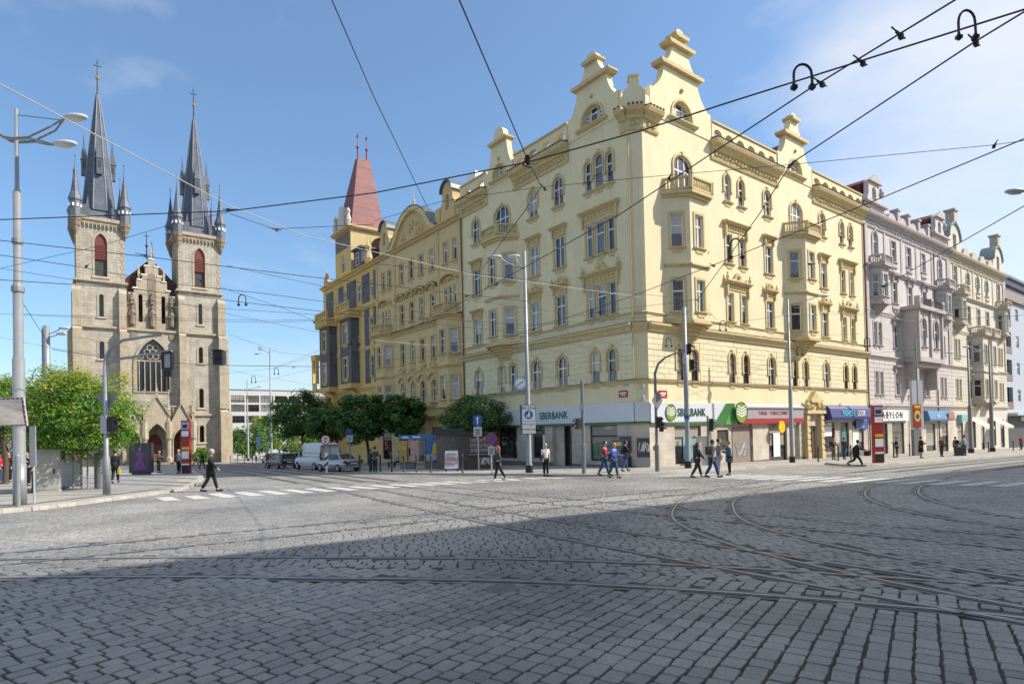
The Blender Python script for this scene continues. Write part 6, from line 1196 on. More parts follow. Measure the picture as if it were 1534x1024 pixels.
signal(t, off(.12, 2.8, -.18), TOCAM+radians(20), 2, 1.05); signal(t, off(.3, 2.55, .05), R_IMG, 2, .95); obj('diamond_sign', MB().prism([(0, -.55), (.38, 0), (0, .55), (-.38, 0)], -.02, .02), mat('sign_back_grey', (.22, .23, .24), .6, .08), t, off(.06, 4.05, -.12), SIDE+radians(25)); obj('push_button', MB().box(-.07, .07, -.07, .07, .95, 1.2), mat('orange_box', (.6, .25, .03), .5, .05), t, off(-.14, .25), SIDE)
signal(t, off(1.95, 6.95, -.1), R_IMG, 2, 1.0); signal(t, off(2.1, 6.05, -.05), R_IMG, 2, 1.0); obj('signal_back', MB().lathe([(.01, -.3), (.26, -.2), (.3, 0), (.26, .2), (.01, .3)], 10, sx=.35), GRS, t, off(1.7, 6.4, -.1), SIDE)
t = lamp_post('thick steel catenary post in front of bank fascia', 1031, 704, 10.2, .155, .13, []); obj('blue_band', MB().lathe([(.178, 3.1), (.178, 3.35)], 10), BLU, t)
b = base_at(1062, 699); t = thing('signal_post', 'short signal post behind the four crossing pedestrians', 'traffic light', b); obj('post', MB().lathe([(.09, 0), (.07, 3.5)], 8), STD, t); signal(t, off(.22, 2.85, -.05), R_IMG, 3, 1.0)
lamp_post('slim lamp post beside tobacconist door', 1187, 695, 12.2, .15, .08, [(2.3, 11.9, 12.4, 0)])
lamp_post('lamp post among people before cream house awnings', 1455, 680, 11, .2, .09, [(-1.6, 10.2, 10.7, 0)], STD); lamp_post('lamp post at far pavement end by cream house', 1487, 678, 12, .2, .1, [(-2.2, 11.3, 11.9, 0)], STD)
lamp_post('bright lamp post standing far off right of the church', 372, 691, 14, .16, .09, [(1.8, 12.4, 12.8, 0)], kerb=.1)
lamp_post('steel lamp mast rising behind the street trees', 407, 693, 16.5, .17, .1, [(-1.3, 16, 16.9, .3), (-1.0, 16, 16.5, -.4)], kerb=.1)
pm = G(72, 716); t = lamp_post('thick concrete catenary mast behind the yellowing acacia', 72, 716, 11.2, .24, .2, [(1.1, 10.6, 11.0, 0)], STL)
t = lamp_post('thin lamp tube behind the acacia crown', 66, 716, 11.2, .07, .06, [(1.2, 10.3, 10.6, 0)], STL)
xy = atD(19.6, 1515, 288); q = Vector(xy.xy)+im(2.6); t = lamp_post('street lamp reaching in over the shaded tracks', 0, 0, xy.z-gz(q.x, q.y)-.1, .13, .07, [(-2.1, xy.z-gz(q.x, q.y)-.2, xy.z-gz(q.x, q.y)-.1, 0)], STD, .13, (q.x, q.y), .8)
t = thing('advertising_column', 'tall grey advertising panel with red and yellow poster on post', 'advertising panel', base_at(1376, 684), -.32); obj('panel', MB().box(-.75, -.1, -.12, .12, 2.6, 7.2).box(.06, .72, -.1, .1, 2.6, 7.2), GRS, t); obj('post', MB().lathe([(.16, 0), (.14, 11.2)], 8), STL, t); obj('plinth', MB().box(-.7, .3, -.15, .15, 0, 2.55), STD, t); obj('poster', MB().box(-.7, .28, -.18, -.151, 2.7, 4.9), RED, t); obj('poster_art', MB().prism([(-.2+.42*cos(a), 3.8+.55*sin(a)) for a in np.arange(0, 6.2, .4)], -.19, -.181), YPT, t); obj('poster_art', MB().prism([(-.2+.26*cos(a), 3.75+.25*sin(a)) for a in np.arange(0, 6.2, .5)], -.2, -.191), BLU, t); obj('poster_art', MB().box(-.6, .18, -.19, -.181, 4.55, 4.8), YPT, t)

# ------------------------------------------------------------------ tram stop columns, light box, kiosks, cabinets, bollards, bench
def stop_column(label, u, v, ang, h, w):
    t = thing('tram_stop_column', label, 'tram stop', base_at(u, v, .14), ang); obj('column', MB().box(-w/2, w/2, -.13, .13, 0, h), RED, t)
    for z0, z1, m in ((h*.83, h*.97, mat('stop_blue_grey', (.30, .38, .55), .5, .1)), (h*.70, h*.80, WHT), (h*.28, h*.42, WHT), (.06, h*.16, SIGB), (h*.45, h*.50, YPT)): obj('stop_panel', MB().box(-w*.42, w*.42, -.15, -.131, z0, z1), m, t)
    obj('stop_panel', MB().box(-w*.46, w*.46, -.142, -.1305, h*.16, h*.19), WHT, t); obj('pictogram', MB().box(-w*.28, w*.28, -.16, -.151, h*.86, h*.92), SIGB, t); return t
stop_column('red tram stop column on the left pavement before the church', 279.5, 711.5, SIDE, 4.0, .62); stop_column('red tram stop column at kerb before fashion shop', 1316, 696, SIDE+.15, 3.9, .72)
t = thing('poster_light_box', 'dark light box with purple dress poster on the pavement', 'advertising panel', base_at(212, 713, .14), SIDE-.05); obj('case', MB().box(-.88, .88, -.12, .12, .12, 2.35).box(-.7, .7, -.1, .1, 0, .12), DFR, t); obj('poster', MB().box(-.72, .72, -.135, -.121, .28, 2.25), mat('dark_poster', (.05, .045, .07), .2, .3, 2), t)
obj('poster_figure', MB().prism([(-.5, .3), (.5, .3), (.35, .75), (.16, 1.25), (.2, 1.6), (.32, 1.35), (.38, 1.4), (.24, 1.75), (-.2, 1.75), (-.42, 1.3), (-.34, 1.25), (-.18, 1.5), (-.16, 1.25), (-.35, .8)], -.145, -.136), mat('purple_dress', (.17, .06, .2), .5, .8, 4), t); obj('poster_head', MB().prism([(.0+.15*cos(a), 1.95+.17*sin(a)) for a in np.arange(0, 6.2, .4)], -.143, -.136), mat('poster_hair', (.02, .012, .012), .6, 0), t); obj('poster_face', MB().prism([(.0+.08*cos(a), 1.9+.11*sin(a)) for a in np.arange(0, 6.2, .4)], -.149, -.144), SKN, t)
t = thing('utility_cabinet', 'tall pale grey utility cabinet beside yellowing acacia trunk', 'cabinet', base_at(73, 742), SIDE+.5); obj('case', MB().box(-.4, .4, -.3, .3, .05, 1.75).box(-.44, .44, -.34, .34, 1.752, 1.82).box(-.42, .42, -.32, .32, 0, .048), mat('cabinet_grey', (.36, .35, .32), .6, .1), t); obj('door', MB().box(-.36, .36, -.32, -.301, .15, 1.65), mat('cabinet_grey', (.36, .35, .32), .6, .1), t); obj('handle', MB().box(.22, .27, -.35, -.321, .8, 1.0), BLK, t)
t = thing('glass_shelter', 'small tram shelter wall of pale panels behind the cabinet', 'shelter', base_at(88, 737), SIDE+.3); obj('panel', MB().box(-.1, .9, -.03, .03, .1, 1.35), mat('pale_panel', (.62, .62, .62), .3, .05), t)
for x in (-.1, .9): obj('post', MB().box(x-.03, x+.03, -.04, .04, 0, 2.4), STL, t)
obj('roof', MB().box(-1.6, 1.1, -.7, .7, 2.4, 2.48), STL, t)
t = thing('bench', 'dark metal bench in the shelter with seated person', 'bench', base_at(80, 736), SIDE); obj('seat', MB().box(-.7, .7, -.2, .2, .43, .48), SIGB, t)
for x in (-.6, .6): obj('leg', MB().box(x-.03, x+.03, -.18, .18, 0, .43), SIGB, t)
for i, x in enumerate((110, 131.5)): tag(obj('steel_post', MB().tube([(0, 0, 0), (0, 0, 1.9)], .035, 8), STL, None, base_at(x, 738-i)), 'slim galvanised post at the pavement edge between cabinet and bin', 'post', 'slim posts by the platform')
t = thing('litter_bin', 'dark grey cylindrical litter bin beside the signal gantry', 'bin', base_at(150, 736)); obj('body', MB().lathe([(.2, 0), (.22, .05), (.22, 1.45), (.24, 1.5), (.2, 1.62), (.02, 1.66)], 12), STD, t); obj('slot', MB().box(.14, .26, -.1, .1, 1.15, 1.3), mat('orange_box', (.6, .25, .03), .5, .05), t, rz=R_IMG)
bm_ = cached('bollard', lambda: MB().lathe([(.075, 0), (.075, .06), (.055, .08), (.055, .82), (.07, .84), (.07, .9), (.055, .95), (.05, 1.02), (.01, 1.06)], 10).mesh('bollard', True))
def bollards(lab, grp, L_, k=.13, h=1.):
    for u, v in L_: o = obj('bollard', bm_, BOL, None, base_at(u, v, k)); o.scale = (1, 1, h); tag(o, lab, 'bollard', grp)
bollards('dark bollard on the kerb line before the kiosks', 'bollards before the kiosks', [(554, 709), (570, 709), (587, 709), (605, 709.5), (624, 710), (646, 710.5), (693, 711.5), (539, 707)], h=1.15)
bollards('dark bollard along the pavement before the shops', 'bollards along the shop street', [(1226, 694), (1256, 692), (1275, 690), (1339, 687), (1363, 685), (1481, 679), (1518, 676)], h=1.15)
bollards('thin bollard along the church forecourt', 'bollards along the church forecourt', [(345, 694), (356, 694), (366, 694), (378, 693.5), (390, 692), (399, 696)], .12)
# kiosks
t = thing('news_kiosk', 'dark newspaper kiosk with graffiti under the bank tree', 'kiosk', base_at(708, 706)+Vector((*im(.6, 1.0), 0)), SIDE); obj('wall', MB().box(-1.5, 1.0, -.1, 1.4, .05, 2.5), mat('kiosk_brown', (.085, .065, .055), .7, .25, 3), t); obj('roof', MB().box(-1.7, 1.1, -.4, 1.5, 2.5, 2.62), BOL, t); obj('counter', MB().box(-.9, .8, -.35, -.101, 1.0, 1.1), STD, t)
for k in range(3): obj('magazine_rack', MB().box(-.8, .75, -.18, -.101, 1.2+k*.35, 1.48+k*.35), mat('magazines', (.22, .2, .19), .6, 1., 9), t)
mb = MB(); random.seed(5); scrawl(mb, 0, .55, 1.2, .7, 4, -.105, .02); obj('graffiti', mb, WHT, t); obj('lamp', MB().ball((-.3, -.3, 2.2), .07, 6).ball((.25, -.3, 2.2), .07, 6), YPT, t)
t = thing('poster_shelter', 'grey poster covered shelter between kiosk and phone booths', 'kiosk', base_at(671, 706)+Vector((*im(0, 1.6), 0)), SIDE); obj('wall', MB().box(-1.0, 1.0, 0, 1.2, .05, 2.5), mat('poster_mess', (.16, .135, .12), .7, .6, 6), t); obj('roof', MB().prism([(-1.2, 2.5), (1.2, 2.5), (1.1, 2.95), (-1.0, 2.95)], -.2, 1.4), BOL, t)
t = thing('phone_booths', 'row of phone booths with blue roof and advertising panels', 'phone booth', base_at(630, 704), SIDE); 
for x in (-1.3, -.45, .4): obj('booth_panel', MB().box(x-.03, x+.03, -.4, .5, .1, 2.35), STL, t)
obj('roof', MB().box(-1.55, 1.85, -.5, .6, 2.3, 2.62), mat('booth_blue', (.03, .17, .38), .4, .15), t); obj('roof_lettering', MB().box(-1.3, -.8, -.51, -.501, 2.4, 2.52).box(-.5, .1, -.51, -.501, 2.4, 2.52), WHT, t)
for x, w, m in ((-1.25, .6, mat('orange_ad', (.50, .30, .09), .4, .5, 4)), (-.35, .65, mat('pink_ad', (.52, .33, .26), .4, .3, 4))): obj('ad_panel', MB().box(x-w/2, x+w/2, -.5, -.45, .55, 2.2), m, t)
obj('ad_panel', MB().box(.5, 1.75, -.5, -.44, .62, 2.25), mat('blue_ad', (.05, .16, .40), .4, .4, 3), t); obj('ad_strip', MB().box(.52, 1.73, -.51, -.501, .65, 1.1), GRS, t); obj('ad_figure', MB().prism([(1.0, 1.15), (1.5, 1.15), (1.35, 1.9), (1.2, 2.1), (1.05, 1.8)], -.512, -.501), YPT, t); obj('phone', MB().box(-.9, -.6, .1, .4, 1.0, 1.6).box(.8, 1.1, .1, .4, 1.0, 1.6), SIGB, t)
for x in (-1.0, .95): obj('booth_base', MB().box(x-.5, x+.5, -.35, .45, 0, .5), STD, t)
t = thing('sandwich_board', 'white optician sandwich board on the pavement', 'sign', base_at(677, 708.5), SIDE)
for s in (-1, 1): obj('board', MB().add([(-.45, s*.35, .2), (.45, s*.35, .2), (.42, s*.04, 1.35), (-.42, s*.04, 1.35), (-.45, s*.35+s*.02, .2), (.45, s*.35+s*.02, .2), (.42, s*.06, 1.37), (-.42, s*.06, 1.37)], [(0, 1, 2, 3), (7, 6, 5, 4), (0, 3, 7, 4), (1, 5, 6, 2), (3, 2, 6, 7)]), GRS, t)
o = obj('lettering', TXT['optika'], BLKL, t, (0, -.165, 1.12)); o.rotation_euler = (-.26, 0, 0); o = obj('pink_panel', MB().box(-.38, .38, -.012, 0, -.2, .2), mat('dusky_pink', (.40, .25, .26), .6, .1), t, (0, -.265, .75)); o.rotation_euler = (-.26, 0, 0)
for s in (-1, 1): obj('trestle', MB().tube([(s*.4, -.37, 0), (s*.4, -.35, .22)], .03, 5).tube([(s*.4, .37, 0), (s*.4, .35, .22)], .03, 5), BLK, t)
t = thing('street_bench', 'dark bench with seated man by the phone booths', 'bench', base_at(597, 702), SIDE); obj('seat', MB().box(-1.0, 1.0, -.2, .25, .42, .48), BRF, t)
for x in (-.8, .8): obj('leg', MB().box(x-.04, x+.04, -.2, .2, 0, .42), BLK, t)
t = thing('utility_cabinet', 'pale cabinet beside the thick catenary post at bank', 'cabinet', base_at(1053, 699), SIDE+.2); obj('case', MB().box(-.35, .35, -.25, .25, 0, 2.0).box(-.39, .39, -.29, .29, 2.002, 2.07), mat('pale_cabinet', (.55, .54, .51), .5, .08), t)
t = thing('utility_cabinet', 'low stone coloured cabinet against the bank wall by ventilation panel', 'cabinet', Vector((31.2, 28.4, gz(31.2, 28.4)+.13)), -pi/2); obj('case', MB().box(-.5, .5, -.25, .25, 0, 1.9), mat('blue_grey_door', (.10, .11, .15), .6, .1), t); obj('sticker', MB().box(-.1, .35, -.26, -.251, 1.5, 1.75), YPT, t)
# ------------------------------------------------------------------ vehicles
CGL = mat('car_glass', (.012, .014, .016), .06, 0, spec=.8); TYR = mat('tyre', (.015, .015, .015), .85, .1); RIM = mat('wheel_rim', (.35, .36, .37), .35, .1, metal=.7); TLR = mat('tail_light', (.30, .012, .012), .25, .05); NPL = mat('number_plate', (.65, .65, .62), .5, 0); BMP = mat('black_bumper', (.03, .03, .03), .7, .05)
def loft(secs):
    mb = MB(); n = len(secs[0]); vs = [p for s in secs for p in s]; fs = [(i*n+j, i*n+j+1, (i+1)*n+j+1, (i+1)*n+j) for i in range(len(secs)-1) for j in range(n-1)]
    fs += [tuple(range(n)), tuple(reversed(range((len(secs)-1)*n, len(secs)*n)))]; return mb.add(vs, fs)
def car(name, label, loc, rz, paint, kind):
    t = thing(name, label, 'car' if kind != 'van' else 'van', loc, rz)
    if kind == 'estate': B = [(-2.2, .35, .78, .74), (-2.16, .3, .95, .82), (-1.4, .24, .98, .87), (0, .22, .96, .88), (1.0, .22, .93, .88), (1.5, .26, .84, .86), (2.05, .3, .70, .78), (2.2, .36, .58, .66)]; Gs = [(-2.1, .95, .98, .74, .70), (-1.85, .95, 1.42, .76, .60), (-1.3, .97, 1.47, .78, .62), (0, .95, 1.48, .79, .64), (.45, .94, 1.42, .79, .62), (1.15, .92, .95, .78, .70)]; L_ = 2.2; wb = 1.32
    elif kind == 'saloon': B = [(-2.25, .36, .82, .72), (-2.2, .3, .93, .80), (-1.5, .24, .97, .85), (0, .22, .95, .87), (1.0, .22, .92, .87), (1.5, .26, .84, .85), (2.05, .3, .70, .78), (2.2, .36, .58, .66)]; Gs = [(-1.55, .95, .97, .72, .66), (-1.0, .95, 1.36, .75, .58), (-.6, .96, 1.42, .77, .60), (0, .95, 1.43, .78, .61), (.4, .94, 1.38, .78, .60), (1.1, .92, .94, .77, .70)]; L_ = 2.25; wb = 1.3
    else: B = [(-2.6, .42, 1.1, .95), (-2.55, .36, 1.25, .98), (-1, .34, 1.25, 1.0), (.8, .34, 1.2, 1.0), (1.5, .34, 1.15, .99), (2.1, .36, 1.05, .95), (2.45, .4, .85, .85)]; Gs = [(-2.58, 1.2, 2.2, .96, .84), (-2.4, 1.22, 2.32, .97, .86), (0, 1.22, 2.36, .98, .88), (.7, 1.2, 2.30, .98, .86), (1.1, 1.18, 2.12, .97, .80), (1.95, 1.06, 1.12, .92, .82)]; L_ = 2.6; wb = 1.6
    sec = lambda x, zs, zb, w: [(x, -w*.88, zs), (x, -w, zs+.16), (x, -w*1.01, (zs+zb)/2), (x, -w*.97, zb-.09), (x, -w*.88, zb), (x, 0, zb+.025), (x, w*.88, zb), (x, w*.97, zb-.09), (x, w*1.01, (zs+zb)/2), (x, w, zs+.16), (x, w*.88, zs)]
    body = obj('body', loft([sec(*b) for b in B]).mesh('body', True), paint, t)
    gs = lambda x, zb, zr, w, wr: [(x, -w, zb), (x, -(w*.35+wr*.65), zb*.35+zr*.65), (x, -wr, zr-.03), (x, -wr*.8, zr), (x, 0, zr+.025), (x, wr*.8, zr), (x, wr, zr-.03), (x, (w*.35+wr*.65), zb*.35+zr*.65), (x, w, zb)]
    if kind == 'van':
        obj('cargo_box', loft([gs(*g) for g in Gs[:4]]).mesh('cargo_box', True), paint, t); obj('cab_glass', loft([gs(*g) for g in Gs[3:]]).mesh('cab_glass', True), CGL, t)
        obj('cab_roof', loft([[(x, -wr*.95, zr+.005), (x, -wr*.8, zr+.03), (x, 0, zr+.05), (x, wr*.8, zr+.03), (x, wr*.95, zr+.005)] for x, zb, zr, w, wr in Gs[3:5]]), paint, t); obj('rear_door_seam', MB().box(-2.605, -2.585, -.01, .01, .5, 2.15), BMP, t)
        for s in (-1, 1): obj('side_panel_groove', MB().box(-2.2, .3, s*.975-.012, s*.975+.012, 1.5, 1.52), BMP, t)
    else:
        obj('glass', loft([gs(*g) for g in Gs]).mesh('glass', True), CGL, t); mid = Gs[1:-1]
        obj('roof_panel', loft([[(x, -wr*1.0, zr-.02), (x, -wr*.8, zr+.012), (x, 0, zr+.035), (x, wr*.8, zr+.012), (x, wr*1.0, zr-.02)] for x, zb, zr, w, wr in mid]), paint, t)
        for s in (-1, 1):
            for a, b2 in ((0, 1), (5, 4)): obj('pillar', MB().tube([(Gs[a][0], s*Gs[a][3]*.99, Gs[a][1]), (Gs[b2][0], s*Gs[b2][4], Gs[b2][2]-.02)], .045, 5), paint, t)
            obj('pillar', MB().tube([(-.35, s*.79, .95), (-.35, s*.62, 1.44)], .035, 5), paint, t)
    for x in (wb, -wb):
        for s in (-1, 1):
            r = .31 if kind != 'van' else .35; w = obj('wheel', cached(('tyre', r), lambda: MB().tube([(0, -.1, 0), (0, -.085, 0), (0, .085, 0), (0, .1, 0)], [r*.9, r, r, r*.9], 16).mesh('wheel', True)), TYR, t, (x, s*(B[3][3]-.08), r)); obj('rim', cached(('rim', r), lambda: MB().tube([(0, -.105, 0), (0, .105, 0)], r*.62, 12).mesh('rim')), RIM, w)
    for s in (-1, 1):
        zt = .8 if kind != 'van' else 1.25; o = MB().box(-L_-.0, -L_+.16, s*.72-.1, s*.72+.1, zt-.1, zt+(.12 if kind != 'van' else .35)) if kind != 'van' else MB().box(-L_-.01, -L_+.06, s*.9-.06, s*.9+.06, zt-.2, zt+.3)
        obj('tail_light', o, TLR, t); obj('headlight', MB().box(L_-.35, L_-.06, s*.62-.12, s*.62+.12, .58, .70), LENS, t); obj('mirror', MB().box(.75, .9, s*.98-.09, s*.98+.09, 1.0 if kind != 'van' else 1.3, 1.14 if kind != 'van' else 1.6), BMP, t)
    obj('number_plate', MB().box(-L_-.03, -L_-.005, -.26, .26, .62 if kind != 'van' else .75, .73 if kind != 'van' else .86), NPL, t); obj('bumper', MB().box(-L_-.05, -L_+.15, -.7, .7, .34, .52).box(L_-.25, L_+.01, -.62, .62, .34, .48), BMP if kind == 'van' else paint, t)
    return t
P1 = mat('beige_grey_car_paint', (.17, .16, .14), .3, .03, metal=.4); P2 = mat('white_van_paint', (.62, .62, .61), .35, .03); P3 = mat('silver_car_paint', (.40, .41, .41), .28, .03, metal=.5); P4 = mat('dark_blue_car_paint', (.02, .03, .06), .25, .03); P5 = mat('white_car_paint', (.62, .62, .6), .3, .03); P6 = mat('red_car_paint', (.22, .012, .03), .28, .03)
def rear_at(u, v, fw, rz): g = G(u, v); p = Vector((g.x+cos(rz)*fw, g.y+sin(rz)*fw, 0)); p.z = gz(p.x, p.y)+.01; return p
for nm, lab, u, v, fw, rz, p, k in (('parked_estate_car', 'beige grey estate car parked beyond white van', 434, 701.5, 2.2, radians(93), P1, 'estate'), ('parked_van', 'white delivery van parked between silver saloon and estate car', 495, 703.5, 2.6, radians(97), P2, 'van'), ('parked_saloon_car', 'silver saloon car parked nearest the striped board', 530.5, 706, 2.25, radians(100), P3, 'saloon'), ('far_car', 'dark blue car far down the church street', 452, 694.5, 2.2, radians(92), P4, 'estate'), ('far_car', 'white car far down the street behind the estate car', 416, 694.5, 2.2, radians(92), P5, 'estate'), ('far_car', 'second dark car far down the street beside white van', 466, 694, 2.2, radians(92), P4, 'saloon')):
    car(nm, lab, rear_at(u, v, fw, rz), rz, p, k)

# ------------------------------------------------------------------ people
HAIR = {'black': (.012, .01, .009), 'brown': (.06, .03, .015), 'grey': (.38, .36, .34), 'red': (.30, .07, .02), 'blond': (.38, .25, .10), 'dark': (.025, .016, .012)}
def person(label, u, v, ang, pose, h, hair, top, leg, extra=(), long=False, shoe=(.02, .018, .016), kerb=.0, bag=(.02, .02, .022), group=None, z=None, skirt=None, loc=None):
    b = loc or base_at(u, v, kerb); t = thing('person', label, 'person', b, ang, group); t.scale = (h/1.75,)*3; P = POSES[pose]
    def part(n, me, m): 
        o = obj(n, cached((n, pose, m.name), lambda: P[me].copy()), m, t); return o
    part('body', 'body', SKN); part('eyes', 'eyes', SIGB); part('hair', 'long' if long else 'short', mat('hair_'+hair, HAIR[hair], .6, .15, 20)); part('top', 'top', cloth(top)); part('trousers', 'trousers', cloth(leg)); [obj('shoe', cached((k, pose, cloth(shoe).name), lambda: P[k].copy()), cloth(shoe), t) for k in ('shoeL', 'shoeR')]
    if skirt: part('skirt', 'skirt', cloth(skirt))
    for e in extra:
        part(e, e, cloth(top) if e == 'coat' else cloth(bag))
BLKc, NAV, JEAN, DKG, GRYc = (.014, .014, .016), (.02, .025, .05), (.05, .09, .17), (.05, .05, .055), (.30, .31, .33)
person('grey haired man in black coat and trousers striding onto the left crossing', 316, 737, R_IMG+.25, 'walk', 1.78, 'grey', BLKc, BLKc, ('coat',), kerb=.02)
person('red haired woman in dark jacket and black trousers walking left', 748, 720.5, L_IMG, 'walk', 1.70, 'red', (.05, .05, .06), (.016, .016, .02), long=True, shoe=(.6, .6, .6), kerb=.02)
person('stout man in white shirt with shoulder bag at clock post', 818, 713.5, TOCAM+.2, 'stands', 1.76, 'grey', (.66, .64, .60), BLKc, ('shoulder_bag',), kerb=.02)
person('man in crimson T-shirt carrying a black jacket by bank window', 906, 716, R_IMG-.5, 'carry', 1.72, 'dark', (.34, .03, .05), JEAN, ('handbag',), kerb=.13)
person('fair haired man in bright blue T-shirt walking in jeans', 920, 716.5, R_IMG-.9, 'carry', 1.74, 'blond', (.02, .10, .52), JEAN, kerb=.02)
person('man in black jacket and cap walking away along bank wall', 937, 709, R_IMG+.5, 'walk', 1.76, 'black', BLKc, JEAN, ('shoulder_bag',), kerb=.13)
person('curly haired woman in dark jacket and brown leggings on crossing', 1045, 716, R_IMG, 'walk', 1.68, 'dark', (.03, .03, .035), (.06, .04, .035), long=True, shoe=(.2, .09, .05), kerb=.02)
person('man in grey T-shirt with brown backpack and blue jeans', 1068, 716, R_IMG+.2, 'walk2', 1.80, 'brown', GRYc, (.03, .06, .15), ('backpack',), bag=(.12, .05, .03), kerb=.02)
person('man in grey shirt and pale grey trousers mid crossing', 1077.5, 714, R_IMG, 'stand', 1.82, 'brown', (.20, .21, .23), (.34, .36, .38), shoe=(.22, .08, .04), kerb=.02)
person('woman in denim jacket with black tights looking at phone', 1093, 712.5, L_IMG, 'phone', 1.70, 'brown', (.05, .08, .15), BLKc, ('coat',), kerb=.02)
person('man in black coat running across to the tram stop', 1283, 699, R_IMG, 'run', 1.80, 'dark', BLKc, BLKc, ('coat', 'handbag'), kerb=.02)
person('man with backpack in olive trousers outside fashion shop', 1249, 690.5, TOCAM+.3, 'phone', 1.76, 'dark', (.03, .035, .04), (.14, .11, .05), ('backpack',), kerb=.13)
person('man in dark top and blue jeans outside fashion shop', 1265, 690, R_IMG+.4, 'stand', 1.78, 'brown', (.05, .05, .07), JEAN, kerb=.13)
person('person in black holding papers before wide shop window', 1344, 687, L_IMG-.4, 'phone', 1.74, 'black', BLKc, NAV, kerb=.13)
person('woman in black knee length coat and bare legs at tram stop', 1380, 688.5, R_IMG, 'phone', 1.72, 'dark', BLKc, (.40, .26, .2), ('coat',), kerb=.14, skirt=BLKc, shoe=(.1, .03, .02))
person('woman in brown jacket with walking stick on stop platform', 1411, 686, R_IMG+.3, 'stand', 1.70, 'blond', (.14, .10, .08), DKG, ('shoulder_bag',), kerb=.14)
person('person with black backpack beside large suitcase', 1432, 684.5, AWAY, 'stand', 1.66, 'brown', (.2, .2, .22), DKG, ('backpack',), long=True, kerb=.14)
person('man in striped grey shirt with blue jeans beside suitcase', 1445, 684.5, AWAY+.3, 'stands', 1.78, 'dark', (.34, .36, .42), JEAN, kerb=.14)
person('person in red jacket far along the shop pavement', 1530, 675, L_IMG, 'stand', 1.72, 'dark', (.40, .02, .05), DKG, kerb=.13)
o = thing('suitcase', 'large dark suitcase on wheels between two travellers', 'suitcase', base_at(1438, 685.5, .14), SIDE); obj('case', MB().box(-.3, .3, -.16, .16, .06, .82), cloth((.05, .055, .06)), o); obj('handle', MB().tube([(-.12, .1, .8), (-.12, .1, 1.02), (.12, .1, 1.02), (.12, .1, .8)], .012, 5), BLK, o)
for x in (-.22, .22): obj('wheel', MB().tube([(x-.02, 0, .035), (x+.02, 0, .035)], .035, 8), TYR, o)
person('man in black jacket with yellow bag on left pavement', 173, 727, AWAY+.4, 'walk2', 1.76, 'black', BLKc, BLKc, ('coat', 'handbag'), kerb=.14, bag=(.45, .35, .06))
person('slim man in dark clothes looking at phone near poster light box', 238, 710, R_IMG, 'phone', 1.72, 'dark', (.05, .06, .05), BLKc, kerb=.14)
person('man in grey jacket and blue trousers with bag near tram stop', 268, 711.5, TOCAM, 'stand', 1.75, 'grey', (.16, .17, .17), NAV, ('shoulder_bag',), kerb=.14)
person('small dark figure walking far behind the tram stop column', 303, 702, R_IMG, 'walk', 1.72, 'dark', BLKc, DKG, kerb=.02); person('distant figure in pale top before church steps', 293, 697, L_IMG, 'walk', 1.70, 'brown', (.3, .3, .3), DKG, kerb=.02)
person('person in red and navy standing beyond the slim posts', 112, 712, TOCAM, 'stand', 1.70, 'dark', (.28, .04, .06), NAV, kerb=.14)
person('person in red jacket and jeans under the acacia', 4, 727, R_IMG, 'stand', 1.75, 'dark', (.50, .02, .03), JEAN, kerb=.13); person('person in dark brown coat waiting beside red jacket', 14, 725, TOCAM, 'stand', 1.74, 'black', (.05, .02, .015), BLKc, ('coat',), kerb=.13); person('dark dressed person half hidden behind mirror mast', 42, 731, TOCAM, 'phone', 1.70, 'brown', BLKc, BLKc, kerb=.13)
person('seated person in purple top on shelter bench', 80, 736, R_IMG, 'sit', 1.70, 'dark', (.14, .05, .2), BLKc, kerb=.13)
person('man in dark grey jacket hugging someone by the kerb', 562, 709.5, AWAY, 'phone', 1.80, 'dark', DKG, NAV, kerb=.02); person('woman in black embraced beside parked saloon', 556, 709, AWAY-1.2, 'stand', 1.66, 'brown', BLKc, BLKc, long=True, kerb=.02)
person('seated man in pale blue shirt on bench by booths', 599, 702, L_IMG, 'sit', 1.76, 'dark', (.18, .36, .48), BLKc, kerb=.13)
person('two toned figure walking by the far bollards', 402, 699.5, L_IMG, 'walk', 1.72, 'brown', (.16, .12, .06), BLKc, kerb=.02); person('distant person in white shirt near the far parking sign', 384, 693, TOCAM, 'stand', 1.72, 'dark', (.6, .6, .6), DKG, kerb=.02)
# ------------------------------------------------------------------ overhead wires: heights are those of tram wiring, 6 to 8 m
WBK = mat('contact_wire', (.015, .014, .013), .5, .1); WGR = mat('pale_span_wire', (.42, .42, .40), .5, .1)
HZ = 6.3
def place_name(u):
    for lim, nm in ((250, 'church towers'), (345, 'right church tower'), (490, 'open street beside the church'), (570, 'grey clinker bays'), (695, 'ochre house'), (800, 'bay near the clock post'), (960, 'bank side with the clock post'), (1100, 'first bay by the bank corner'), (1200, 'tobacconist frontage'), (1295, 'fashion shop frontage'), (1420, 'lilac house')):
        if u < lim: return nm
    return 'cream house'
def wire(label, pts, r=.012, z=HZ, m=WBK, group=None, sub=1):
    Q = [atZ(p[2] if len(p) > 2 else z, p[0], p[1]) for p in pts]; c = Q[0]
    tag(obj('overhead_wire', MB().tube([q-c for q in Q], r*.8, 5), m, None, c), label, 'wire', group); return Q
wire('thick black feeder cable crossing the whole square below the gables', [(-60, 331), (0, 329), (345, 316), (560, 289), (790, 243), (960, 196), (1100, 151), (1534, 14.6), (1640, -22)], .016, 6.6)
wire('contact wire descending from the hoop above the right gable', [(1560, -85), (1431, 0), (1213, 133), (930, 320), (790, 398), (660, 470), (600, 500)], .014)
wire('contact wire running past the second hoop towards the bay balcony', [(1640, -55), (1534, 18), (1460, 63), (1185, 245), (1138, 320), (1045, 449)], .014)
